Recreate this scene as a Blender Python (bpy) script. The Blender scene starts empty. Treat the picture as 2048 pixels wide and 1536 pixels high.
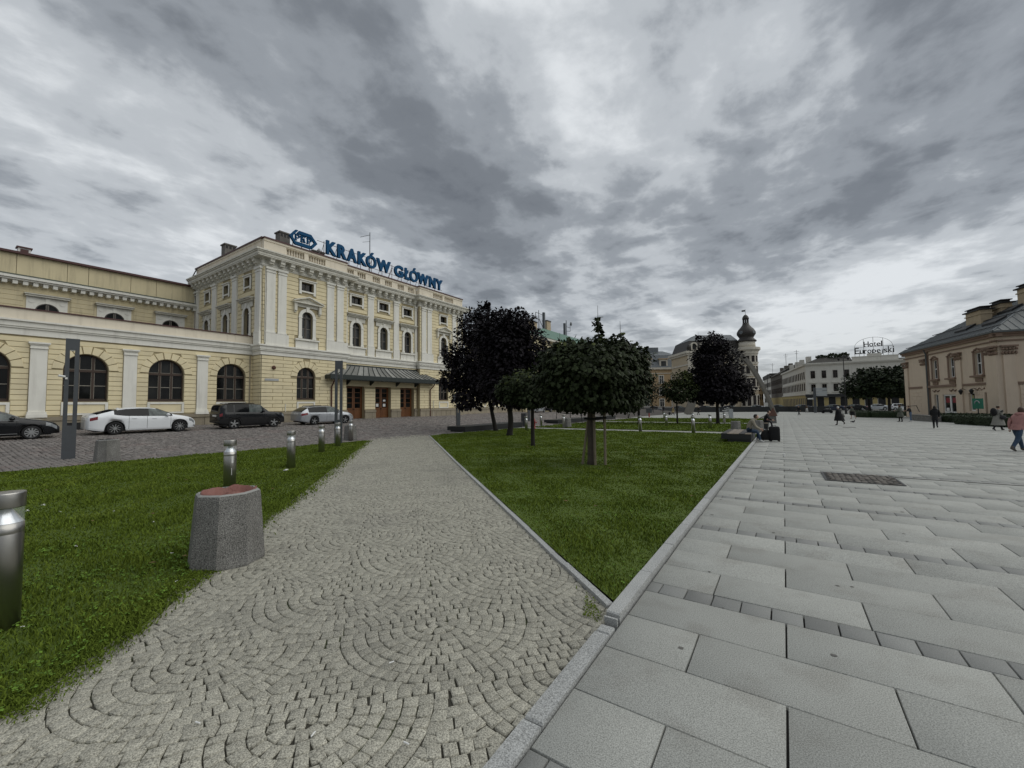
import bpy, math, random
import numpy as np
from mathutils import Matrix, Vector
from mathutils.geometry import tessellate_polygon
R = math.radians
rnd = random.Random(7)
rng = np.random.default_rng(7)
sc = bpy.context.scene
C = sc.collection

# Square before the old railway station under a heavy overcast sky
SKY = dict(s1=0.7, w1=2.0, s2=3.0, w2=5.0, w3=1.0, w4=2.4, a=(0.44, 0.44, 0.14, 0.20, 0.22), bias=-0.125, con=1.3, str=1.04, exp=0.0,
           stops=[(0.28, (0.74, 0.77, 0.795)), (0.44, (0.50, 0.53, 0.56)), (0.56, (0.30, 0.325, 0.355)), (0.68, (0.19, 0.208, 0.232)), (0.86, (0.115, 0.128, 0.148))],
           bumps=[(-0.561, 0.809, 0.475, 0.158, 2.003, -0.13), (-0.467, 1.159, 0.518, 0.15, 2.003, -0.13), (-1.711, 0.432, 0.828, 0.378, 2.003, -0.06), (-1.663, 0.825, 0.737, 0.369, 2.003, -0.08), (-0.958, 0.543, 0.51, 0.272, 2.003, -0.02), (-1.197, 0.252, 0.729, 0.237, 2.003, 0.1), (-0.95, 0.75, 0.543, 0.217, 2.003, 0.15), (-0.978, 1.396, 0.807, 0.277, 2.003, 0.12), (-0.681, 1.122, 0.478, 0.115, 2.003, 0.10), (-0.003, 2.265, 1.289, 0.458, 2.003, 0.13), (0.43, 1.891, 1.016, 0.406, 2.003, 0.13), (-0.262, 1.078, 0.513, 0.171, 2.003, 0.10), (0.168, 1.247, 0.743, 0.297, 2.003, 0.07), (-1.667, 0.169, 0.683, 0.273, 2.003, 0.0), (-0.173, 3.361, 1.983, 0.793, 1.622, -0.12), (0.456, 4.078, 2.352, 0.705, 1.459, -0.1), (-1.444, 1.594, 1.1, 0.385, 2.003, 0.05), (0.908, 3.267, 1.596, 0.599, 1.3, -0.02), (-2.374, 0.304, 1.197, 0.599, 2.003, -0.03)])
# ------------------------------------------------------------------ camera
YAW, PITCH, ROLL = R(-33.595), R(2.909), R(-0.738)
fwd0 = Vector((math.sin(YAW), math.cos(YAW), 0)); right0 = Vector((math.cos(YAW), -math.sin(YAW), 0)); up0 = Vector((0, 0, 1))
f_ = fwd0 * math.cos(PITCH) + up0 * math.sin(PITCH); u_ = up0 * math.cos(PITCH) - fwd0 * math.sin(PITCH)
r_ = right0 * math.cos(ROLL) + u_ * math.sin(ROLL); u2_ = u_ * math.cos(ROLL) - right0 * math.sin(ROLL)
cd = bpy.data.cameras.new('camera'); cam = bpy.data.objects.new('camera', cd); C.objects.link(cam)
cam.matrix_world = Matrix(((r_.x, u2_.x, -f_.x, 0), (r_.y, u2_.y, -f_.y, 0), (r_.z, u2_.z, -f_.z, 1.8), (0, 0, 0, 1)))
cd.sensor_width = 36; cd.lens = 814.6 / 2048 * 36; cd.clip_start = 0.05; cd.clip_end = 3000
sc.camera = cam

# ------------------------------------------------------------------ world: overcast sky
W = bpy.data.worlds.new('World'); sc.world = W; W.use_nodes = True
nt = W.node_tree; nt.nodes.clear()
def N(t, **k):
    n = nt.nodes.new(t)
    for a, b in k.items(): setattr(n, a, b)
    return n
def L(a, b): nt.links.new(a, b)
def mth(op, a, b=None, c=None, clamp=False):
    n = N('ShaderNodeMath', operation=op); n.use_clamp = clamp
    for i, x in enumerate((a, b, c)):
        if x is None: continue
        if isinstance(x, (int, float)): n.inputs[i].default_value = x
        else: L(x, n.inputs[i])
    return n.outputs[0]
SUN_EL, SUN_AZ = R(46), R(60)
out = N('ShaderNodeOutputWorld'); tc = N('ShaderNodeTexCoord'); sep = N('ShaderNodeSeparateXYZ'); L(tc.outputs['Generated'], sep.inputs[0])
zz = mth('ADD', mth('MAXIMUM', sep.outputs[2], 0.0), 0.10)
px_ = mth('DIVIDE', sep.outputs[0], zz); py_ = mth('DIVIDE', sep.outputs[1], zz)
comb = N('ShaderNodeCombineXYZ'); L(px_, comb.inputs[0]); L(py_, comb.inputs[1])
def noise(vec, scale, detail, rough, dist=0.0, w=0.0):
    n = N('ShaderNodeTexNoise'); n.noise_dimensions = '4D'
    n.inputs['W'].default_value = w
    n.inputs['Scale'].default_value = scale; n.inputs['Detail'].default_value = detail
    n.inputs['Roughness'].default_value = rough; n.inputs['Distortion'].default_value = dist
    L(vec, n.inputs['Vector']); return n.outputs['Fac']
mp = N('ShaderNodeMapping'); L(comb.outputs[0], mp.inputs[0])
mp.inputs['Rotation'].default_value = (0, 0, R(-22)); mp.inputs['Scale'].default_value = (1.0, 0.62, 1)
n1 = noise(mp.outputs[0], SKY['s1'], 7, 0.50, 0.35, SKY['w1'])
n2 = noise(mp.outputs[0], SKY['s2'], 9, 0.55, 0.2, SKY['w2'])
n3 = noise(comb.outputs[0], 0.55, 4, 0.5, 0.2, SKY['w3'])
n4 = noise(comb.outputs[0], 5.2, 9, 0.6, 0.3, SKY['w4'])
bil = mth('MULTIPLY', mth('ABSOLUTE', mth('SUBTRACT', noise(comb.outputs[0], 2.9, 7, 0.55, 0.3, 8.0), 0.5)), 2.0)     # billowing undersides
# large cloud banks and gaps, each an elongated soft patch of the cloud layer: (x, y, length, width, heading, weight)
acc = None
warp = noise(comb.outputs[0], 1.4, 6, 0.55, 0.3, 3.3)
wx = mth('MULTIPLY_ADD', warp, 0.9, -0.45)
for (bx_, by_, bl, bw, ba, wt) in SKY['bumps']:
    dx = mth('ADD', mth('SUBTRACT', px_, bx_), wx); dy = mth('SUBTRACT', mth('SUBTRACT', py_, by_), wx)
    ca, sa = math.cos(ba), math.sin(ba)
    a1 = mth('DIVIDE', mth('ADD', mth('MULTIPLY', dx, ca), mth('MULTIPLY', dy, sa)), bl)
    a2 = mth('DIVIDE', mth('SUBTRACT', mth('MULTIPLY', dy, ca), mth('MULTIPLY', dx, sa)), bw)
    r2 = mth('ADD', mth('MULTIPLY', a1, a1), mth('MULTIPLY', a2, a2))
    g = mth('MULTIPLY', mth('DIVIDE', 1.0, mth('ADD', mth('MULTIPLY', r2, r2), 1.0)), wt)
    acc = g if acc is None else mth('ADD', acc, g)
dens = mth('ADD', mth('MULTIPLY', n1, SKY['a'][0]), mth('ADD', mth('MULTIPLY', n2, SKY['a'][1]), mth('ADD', mth('MULTIPLY', n3, SKY['a'][2]), mth('ADD', mth('MULTIPLY', n4, SKY['a'][3]), mth('MULTIPLY', bil, SKY['a'][4])))))
dens = mth('MULTIPLY_ADD', mth('ADD', dens, SKY['bias'] - 0.5), SKY['con'], 0.5)
if acc is not None: dens = mth('ADD', dens, acc)
ramp = N('ShaderNodeValToRGB'); L(dens, ramp.inputs[0]); cr = ramp.color_ramp
cr.interpolation = 'EASE'
stops = SKY['stops']
cr.elements[0].position = stops[0][0]; cr.elements[0].color = (*stops[0][1], 1)
cr.elements[1].position = stops[-1][0]; cr.elements[1].color = (*stops[-1][1], 1)
for p_, c_ in stops[1:-1]:
    e = cr.elements.new(p_); e.color = (*c_, 1)
# paler, warmer air towards the horizon
hz = N('ShaderNodeMapRange'); hz.interpolation_type = 'SMOOTHSTEP'; L(sep.outputs[2], hz.inputs[0])
hz.inputs[1].default_value = -0.02; hz.inputs[2].default_value = 0.22; hz.inputs[3].default_value = 0.55; hz.inputs[4].default_value = 0.0
mixh = N('ShaderNodeMixRGB'); L(hz.outputs[0], mixh.inputs[0]); L(ramp.outputs[0], mixh.inputs[1]); mixh.inputs[2].default_value = (0.56, 0.58, 0.57, 1)
sky = N('ShaderNodeTexSky'); sky.sky_type = 'NISHITA'; sky.sun_disc = False; sky.sun_elevation = SUN_EL; sky.sun_rotation = SUN_AZ
b1 = N('ShaderNodeBackground'); L(sky.outputs[0], b1.inputs[0]); b1.inputs[1].default_value = 0.08
b2 = N('ShaderNodeBackground'); L(mixh.outputs[0], b2.inputs[0]); b2.inputs[1].default_value = SKY['str']
mx = N('ShaderNodeMixShader'); mx.inputs[0].default_value = 0.94; L(b1.outputs[0], mx.inputs[1]); L(b2.outputs[0], mx.inputs[2]); L(mx.outputs[0], out.inputs[0])

# ------------------------------------------------------------------ sun behind the clouds
sd = bpy.data.lights.new('sun', 'SUN'); so = bpy.data.objects.new('sun', sd); C.objects.link(so)
sd.energy = 1.5; sd.angle = R(70); sd.color = (1.0, 0.985, 0.92)
sdir = Vector((math.sin(SUN_AZ) * math.cos(SUN_EL), math.cos(SUN_AZ) * math.cos(SUN_EL), math.sin(SUN_EL)))
so.rotation_euler = sdir.to_track_quat('Z', 'Y').to_euler()
sc.view_settings.view_transform = 'Standard'; sc.view_settings.look = 'None'; sc.view_settings.exposure = SKY['exp']; sc.view_settings.gamma = 1
sc.view_settings.use_curve_mapping = False

# ------------------------------------------------------------------ materials
def mat(name, col, rough=0.75, col2=None, var=0.5, scale=2.0, detail=5, bump=0.0, bscale=30.0, metal=0.0, isl=0.0, obj=0.0, spec=0.4,
        speck=0.0, sscale=200.0, streak=0.0, streakcol=(0.05, 0.045, 0.04), coat=0.0, patch=None):
    m = bpy.data.materials.new(name); m.use_nodes = True; t = m.node_tree; b = t.nodes['Principled BSDF']
    def nn(ty, **k):
        n = t.nodes.new(ty)
        for a, c in k.items(): setattr(n, a, c)
        return n
    lk = t.links.new
    b.inputs['Roughness'].default_value = rough; b.inputs['Metallic'].default_value = metal
    b.inputs['Specular IOR Level'].default_value = spec
    if coat: b.inputs['Coat Weight'].default_value = coat; b.inputs['Coat Roughness'].default_value = 0.04
    geo = nn('ShaderNodeNewGeometry'); pos = geo.outputs['Position']
    if col2 is None: col2 = tuple(c * 0.72 for c in col)
    nz = nn('ShaderNodeTexNoise'); nz.inputs['Scale'].default_value = scale; nz.inputs['Detail'].default_value = detail; nz.inputs['Roughness'].default_value = 0.6
    lk(pos, nz.inputs['Vector'])
    mr = nn('ShaderNodeMapRange'); mr.inputs[1].default_value = 0.35; mr.inputs[2].default_value = 0.68; mr.inputs[3].default_value = 0; mr.inputs[4].default_value = var
    lk(nz.outputs['Fac'], mr.inputs[0])
    mix = nn('ShaderNodeMixRGB'); lk(mr.outputs[0], mix.inputs[0]); mix.inputs[1].default_value = (*col, 1); mix.inputs[2].default_value = (*col2, 1)
    cur = mix.outputs[0]
    if patch:
        pc, ps, pa = patch
        n2 = nn('ShaderNodeTexNoise'); n2.inputs['Scale'].default_value = ps; n2.inputs['Detail'].default_value = 6; lk(pos, n2.inputs['Vector'])
        m2 = nn('ShaderNodeMapRange'); m2.inputs[1].default_value = 0.52; m2.inputs[2].default_value = 0.66; m2.inputs[4].default_value = pa; lk(n2.outputs['Fac'], m2.inputs[0])
        x2 = nn('ShaderNodeMixRGB'); lk(m2.outputs[0], x2.inputs[0]); lk(cur, x2.inputs[1]); x2.inputs[2].default_value = (*pc, 1); cur = x2.outputs[0]
    if streak:
        mpn = nn('ShaderNodeMapping'); mpn.inputs['Scale'].default_value = (1.7, 1.7, 0.16); lk(pos, mpn.inputs[0])
        n3 = nn('ShaderNodeTexNoise'); n3.inputs['Scale'].default_value = 1.6; n3.inputs['Detail'].default_value = 8; n3.inputs['Roughness'].default_value = 0.65; lk(mpn.outputs[0], n3.inputs['Vector'])
        m3 = nn('ShaderNodeMapRange'); m3.inputs[1].default_value = 0.5; m3.inputs[2].default_value = 0.78; m3.inputs[4].default_value = streak; lk(n3.outputs['Fac'], m3.inputs[0])
        x3 = nn('ShaderNodeMixRGB'); lk(m3.outputs[0], x3.inputs[0]); lk(cur, x3.inputs[1]); x3.inputs[2].default_value = (*streakcol, 1); cur = x3.outputs[0]
    if speck:
        n4 = nn('ShaderNodeTexNoise'); n4.inputs['Scale'].default_value = sscale; n4.inputs['Detail'].default_value = 2; lk(pos, n4.inputs['Vector'])
        m4 = nn('ShaderNodeMapRange'); m4.inputs[1].default_value = 0.3; m4.inputs[2].default_value = 0.7; m4.inputs[3].default_value = 1 - speck; m4.inputs[4].default_value = 1 + speck; lk(n4.outputs['Fac'], m4.inputs[0])
        x4 = nn('ShaderNodeMixRGB', blend_type='MULTIPLY'); x4.inputs[0].default_value = 1; lk(cur, x4.inputs[1]); lk(m4.outputs[0], x4.inputs[2]); cur = x4.outputs[0]
    if isl or obj:
        s = None
        if isl:
            m5 = nn('ShaderNodeMapRange'); m5.inputs[3].default_value = 1 - isl; m5.inputs[4].default_value = 1 + isl; lk(geo.outputs['Random Per Island'], m5.inputs[0]); s = m5.outputs[0]
        if obj:
            oi = nn('ShaderNodeObjectInfo')
            m6 = nn('ShaderNodeMapRange'); m6.inputs[3].default_value = 1 - obj; m6.inputs[4].default_value = 1 + obj; lk(oi.outputs['Random'], m6.inputs[0])
            if s is None: s = m6.outputs[0]
            else:
                q = nn('ShaderNodeMath', operation='MULTIPLY'); lk(s, q.inputs[0]); lk(m6.outputs[0], q.inputs[1]); s = q.outputs[0]
        x5 = nn('ShaderNodeMixRGB', blend_type='MULTIPLY'); x5.inputs[0].default_value = 1; lk(cur, x5.inputs[1]); lk(s, x5.inputs[2]); cur = x5.outputs[0]
    lk(cur, b.inputs['Base Color'])
    if bump:
        n6 = nn('ShaderNodeTexNoise'); n6.inputs['Scale'].default_value = bscale; n6.inputs['Detail'].default_value = 4; lk(pos, n6.inputs['Vector'])
        bp = nn('ShaderNodeBump'); bp.inputs['Strength'].default_value = bump; bp.inputs['Distance'].default_value = 0.02; lk(n6.outputs['Fac'], bp.inputs['Height']); lk(bp.outputs[0], b.inputs['Normal'])
    return m
M = {}
def mk(n, *a, **k): M[n] = mat(n, *a, **k)
mk('plaster', (0.775, 0.68, 0.45), 0.9, (0.70, 0.61, 0.40), scale=1.2, bump=0.25, bscale=60, isl=0.05, obj=0.04, streak=0.22, streakcol=(0.42, 0.35, 0.23), patch=((0.60, 0.53, 0.37), 0.45, 0.5))
mk('plaster_dark', (0.66, 0.575, 0.375), 0.9, (0.55, 0.475, 0.31), scale=0.7, bump=0.25, bscale=60, streak=0.5, streakcol=(0.2, 0.17, 0.12))
mk('joint', (0.40, 0.34, 0.21), 0.95, (0.3, 0.25, 0.155), scale=3)
mk('stucco', (0.78, 0.765, 0.70), 0.9, (0.69, 0.675, 0.61), scale=1.5, bump=0.2, bscale=40, streak=0.35, streakcol=(0.3, 0.28, 0.24))
mk('cornice', (0.70, 0.68, 0.60), 0.9, (0.56, 0.54, 0.47), scale=1.8, streak=0.42, streakcol=(0.26, 0.24, 0.2))
mk('parapet', (0.70, 0.635, 0.52), 0.9, (0.60, 0.54, 0.44), scale=1.2, streak=0.35, streakcol=(0.28, 0.24, 0.19))
mk('plinth', (0.31, 0.27, 0.20), 0.85, (0.22, 0.19, 0.14), scale=2.5, speck=0.2, sscale=60, obj=0.12, streak=0.4, streakcol=(0.13, 0.11, 0.085))
mk('red_metal', (0.075, 0.028, 0.026), 0.5, scale=2)
mk('dark_roof', (0.055, 0.05, 0.05), 0.6, scale=2)
mk('green_roof', (0.10, 0.19, 0.145), 0.65, (0.07, 0.135, 0.105), scale=1.5, streak=0.3, streakcol=(0.07, 0.12, 0.09))
mk('dull_green', (0.055, 0.075, 0.062), 0.7, scale=2)
mk('glass', (0.005, 0.0055, 0.006), 0.05, (0.02, 0.021, 0.02), var=1, scale=0.9, spec=0.22, obj=0.6)
mk('glass_sky', (0.035, 0.04, 0.045), 0.04, spec=0.7)
mk('glass_grey', (0.07, 0.074, 0.075), 0.12, (0.03, 0.033, 0.036), var=1, scale=1.2, spec=0.3, obj=0.5)
mk('wood_dark', (0.055, 0.034, 0.024), 0.55, (0.035, 0.022, 0.016), scale=6)
mk('wood_grey', (0.075, 0.068, 0.060), 0.6, scale=6)
mk('bar_light', (0.30, 0.275, 0.23), 0.6, scale=6)
mk('wood_door', (0.165, 0.066, 0.022), 0.4, (0.10, 0.038, 0.014), scale=5, streak=0.5, streakcol=(0.07, 0.026, 0.01))
mk('grey_metal', (0.085, 0.092, 0.10), 0.45, (0.07, 0.075, 0.082), scale=4, metal=0.3)
mk('steel', (0.40, 0.39, 0.37), 0.33, (0.33, 0.32, 0.30), scale=5, metal=1.0, bump=0.05, bscale=120)
mk('reflector', (0.85, 0.88, 0.92), 0.28, metal=0.85, spec=0.6)
mk('clear', (0.8, 0.85, 0.85), 0.03)
g = M['clear'].node_tree; bs = g.nodes['Principled BSDF']; bs.inputs['Alpha'].default_value = 0.16; bs.inputs['Specular IOR Level'].default_value = 0.9
mk('canopy', (0.022, 0.030, 0.028), 0.5, scale=3, spec=0.4)
mk('canopy_glass', (0.25, 0.25, 0.235), 0.3, (0.16, 0.165, 0.155), scale=2, obj=0.3)
mk('sign_blue', (0.006, 0.068, 0.165), 0.6, (0.006, 0.055, 0.13), scale=2, spec=0.12)
mk('white', (0.72, 0.72, 0.70), 0.6)
mk('grey_board', (0.40, 0.42, 0.43), 0.55)
mk('black', (0.012, 0.012, 0.013), 0.6)
mk('rust', (0.10, 0.045, 0.03), 0.7)
mk('chimney', (0.17, 0.16, 0.145), 0.9, (0.11, 0.10, 0.09), scale=2, streak=0.4)
mk('sett', (0.36, 0.346, 0.288), 0.8, (0.275, 0.263, 0.217), scale=9, isl=0.13, obj=0.11, speck=0.6, sscale=130, bump=0.25, bscale=70, patch=((0.25, 0.24, 0.205), 0.8, 0.45))
mk('grate_sett', (0.125, 0.112, 0.098), 0.85, (0.09, 0.08, 0.07), scale=8, isl=0.15)
mk('sett_base', (0.05, 0.046, 0.036), 0.95, (0.03, 0.03, 0.018), scale=5, patch=((0.05, 0.07, 0.02), 2.2, 0.6))
mk('street_sett', (0.19, 0.172, 0.16), 0.75, (0.115, 0.107, 0.102), scale=1.6, isl=0.30, speck=0.2, sscale=70, patch=((0.185, 0.145, 0.135), 0.7, 0.5))
mk('street_base', (0.062, 0.055, 0.05), 0.95, scale=3)
mk('slab', (0.328, 0.332, 0.308), 0.75, (0.27, 0.273, 0.252), var=0.8, scale=0.9, detail=8, isl=0.07, obj=0.07, speck=0.42, sscale=140, patch=((0.215, 0.207, 0.185), 2.3, 0.4), bump=0.12, bscale=150)
mk('slab_dark', (0.205, 0.208, 0.198), 0.7, (0.165, 0.168, 0.16), scale=2, isl=0.2, obj=0.2, speck=0.25, sscale=150, patch=((0.255, 0.255, 0.245), 1.2, 0.75))
mk('slab_base', (0.03, 0.029, 0.027), 0.95, scale=6)
mk('granite', (0.36, 0.365, 0.355), 0.7, (0.27, 0.275, 0.27), scale=4, speck=0.5, sscale=120, obj=0.08, isl=0.06, bump=0.3, bscale=80)
mk('concrete', (0.205, 0.20, 0.188), 0.85, (0.135, 0.131, 0.122), var=0.9, scale=3, speck=0.75, sscale=95, bump=0.5, bscale=110, streak=0.45, streakcol=(0.09, 0.085, 0.07))
mk('gum', (0.13, 0.125, 0.115), 0.9)
mk('fallen_leaf', (0.16, 0.10, 0.035), 0.8, (0.10, 0.06, 0.03), scale=9, isl=0.4)
mk('concrete_rim', (0.30, 0.30, 0.285), 0.85, scale=10, speck=0.2)
mk('liner', (0.24, 0.105, 0.085), 0.5, (0.15, 0.065, 0.055), scale=12, bump=0.5, bscale=25)
mk('soil', (0.055, 0.048, 0.028), 0.95, (0.03, 0.045, 0.012), scale=5)
mk('lawn', (0.082, 0.122, 0.016), 0.95, (0.052, 0.082, 0.012), scale=2.5, detail=8, bump=0.6, bscale=40)
mk('blade', (0.110, 0.152, 0.020), 0.85, (0.078, 0.115, 0.016), scale=1.6, isl=0.22, spec=0.1, patch=((0.150, 0.190, 0.030), 0.7, 0.5))
mk('clover', (0.105, 0.185, 0.024), 0.8, (0.07, 0.13, 0.018), scale=3, isl=0.4, spec=0.2)
mk('leaf_purple', (0.013, 0.0105, 0.0135), 0.65, (0.008, 0.007, 0.0085), scale=1.5, isl=0.5, spec=0.16)
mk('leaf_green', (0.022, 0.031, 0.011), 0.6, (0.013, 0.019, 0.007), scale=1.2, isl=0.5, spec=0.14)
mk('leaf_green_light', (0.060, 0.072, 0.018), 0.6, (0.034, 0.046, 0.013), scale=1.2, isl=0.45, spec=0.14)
mk('leaf_dark', (0.020, 0.030, 0.013), 0.65, (0.012, 0.019, 0.008), scale=1.0, isl=0.5, spec=0.2)
mk('hedge', (0.018, 0.034, 0.010), 0.7, (0.012, 0.023, 0.007), scale=2, isl=0.5)
mk('bark', (0.085, 0.070, 0.055), 0.9, (0.045, 0.037, 0.03), scale=6, detail=8, bump=0.8, bscale=25, streak=0.5, streakcol=(0.04, 0.033, 0.028))
mk('bark_dark', (0.022, 0.019, 0.016), 0.9, scale=6, bump=0.6, bscale=25)
mk('stake', (0.22, 0.185, 0.13), 0.85, (0.14, 0.115, 0.08), scale=4, streak=0.4)
mk('bench', (0.020, 0.022, 0.023), 0.55, (0.014, 0.016, 0.016), scale=2)
mk('bench_top', (0.05, 0.047, 0.043), 0.6, scale=4)
mk('tile_pale', (0.30, 0.25, 0.19), 0.6, scale=4)
mk('hydrant', (0.28, 0.03, 0.03), 0.45)
mk('tyre', (0.014, 0.014, 0.015), 0.8)
mk('alloy', (0.55, 0.56, 0.57), 0.3, metal=0.9)
mk('alloy_dark', (0.05, 0.05, 0.052), 0.4, metal=0.6)
mk('car_white', (0.72, 0.74, 0.76), 0.35, (0.68, 0.70, 0.72), coat=0.6)
mk('car_black', (0.006, 0.007, 0.009), 0.25, coat=0.25, spec=0.3)
mk('car_silver', (0.44, 0.46, 0.49), 0.35, metal=0.4, coat=0.6)
mk('car_blue', (0.018, 0.028, 0.055), 0.35, coat=0.6)
mk('car_grey', (0.12, 0.125, 0.13), 0.35, coat=0.6)
mk('car_glass', (0.008, 0.009, 0.010), 0.04, spec=0.22)
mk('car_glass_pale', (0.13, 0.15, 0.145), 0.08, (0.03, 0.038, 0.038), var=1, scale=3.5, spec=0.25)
mk('tail_red', (0.16, 0.006, 0.010), 0.2, coat=0.5)
mk('lamp_white', (0.22, 0.235, 0.245), 0.12, (0.08, 0.085, 0.09), scale=14, coat=0.5)
mk('rb_wall', (0.60, 0.495, 0.385), 0.9, (0.54, 0.445, 0.345), scale=1.2, streak=0.2, streakcol=(0.28, 0.2, 0.15))
mk('rb_trim', (0.22, 0.15, 0.11), 0.85, (0.17, 0.115, 0.085), scale=2)
mk('rb_roof', (0.105, 0.115, 0.115), 0.55, (0.08, 0.088, 0.088), scale=1.5, streak=0.3)
mk('rb_chim', (0.44, 0.36, 0.25), 0.9, (0.33, 0.25, 0.16), scale=2)
mk('hotel', (0.62, 0.60, 0.54), 0.9, (0.53, 0.51, 0.455), scale=0.5, streak=0.3, streakcol=(0.3, 0.28, 0.24))
mk('hotel_yellow', (0.46, 0.37, 0.17), 0.9, scale=0.6)
mk('house_dark', (0.14, 0.125, 0.105), 0.9, scale=0.6, streak=0.4)
mk('house_ochre', (0.44, 0.32, 0.19), 0.9, (0.37, 0.27, 0.165), scale=0.5)
mk('dome_wall', (0.50, 0.42, 0.30), 0.9, (0.43, 0.355, 0.255), scale=0.4, streak=0.3, streakcol=(0.3, 0.25, 0.18))
mk('dome_trim', (0.58, 0.54, 0.46), 0.9, scale=0.5)
mk('onion', (0.035, 0.031, 0.027), 0.55, (0.025, 0.022, 0.02), scale=1)
mk('slate', (0.13, 0.145, 0.155), 0.6, (0.10, 0.11, 0.12), scale=0.6, streak=0.3)
mk('tree_roof', (0.055, 0.052, 0.045), 0.8, scale=0.8)
mk('arch_metal', (0.17, 0.16, 0.14), 0.7)
mk('skin', (0.50, 0.32, 0.24), 0.6)
mk('hair_dark', (0.018, 0.012, 0.010), 0.6)
mk('hair_brown', (0.06, 0.032, 0.02), 0.6)
def cloth(n, c): mk('cl_' + n, c, 0.9, tuple(x * 0.7 for x in c), scale=12, bump=0.5, bscale=18)
cloth('pink', (0.36, 0.185, 0.17)); cloth('jeans', (0.03, 0.055, 0.095)); cloth('jeans_light', (0.10, 0.14, 0.21)); cloth('black', (0.010, 0.010, 0.011))
cloth('grey', (0.235, 0.23, 0.205)); cloth('greygreen', (0.10, 0.105, 0.085)); cloth('beige', (0.26, 0.235, 0.185)); cloth('white', (0.6, 0.6, 0.58))
cloth('dark', (0.022, 0.022, 0.025)); cloth('yellow', (0.34, 0.27, 0.14)); cloth('brown', (0.09, 0.06, 0.04)); cloth('tan', (0.32, 0.27, 0.22))
mk('shop_red', (0.24, 0.02, 0.03), 0.5)
mk('sign_green', (0.01, 0.16, 0.10), 0.5)
mk('iron', (0.018, 0.018, 0.018), 0.5)
mk('lamp_glass', (0.55, 0.55, 0.52), 0.2)
mk('daisy', (0.7, 0.7, 0.66), 0.7)
mk('paper', (0.8, 0.8, 0.78), 0.7)
mk('ground_far', (0.2, 0.2, 0.19), 0.9, scale=0.3)
mk('asphalt', (0.06, 0.06, 0.06), 0.9, scale=1)
mk('yellow_card', (0.42, 0.42, 0.2), 0.7)

# ------------------------------------------------------------------ geometry helpers
def sstep(a, b, x):
    t = np.clip((np.asarray(x, float) - a) / (b - a), 0, 1); return t * t * (3 - 2 * t)
def gz(X, Y):
    w = 1 - sstep(-29, -19, X)
    p = -0.0095 * np.clip(np.asarray(Y, float) - 5, 0, 90)
    s = .56 * np.clip(-20 - np.asarray(X, float), -2, 24) / 15
    return s * w + (1 - w) * p
def gzf(x, y): return float(gz(x, y))

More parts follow.
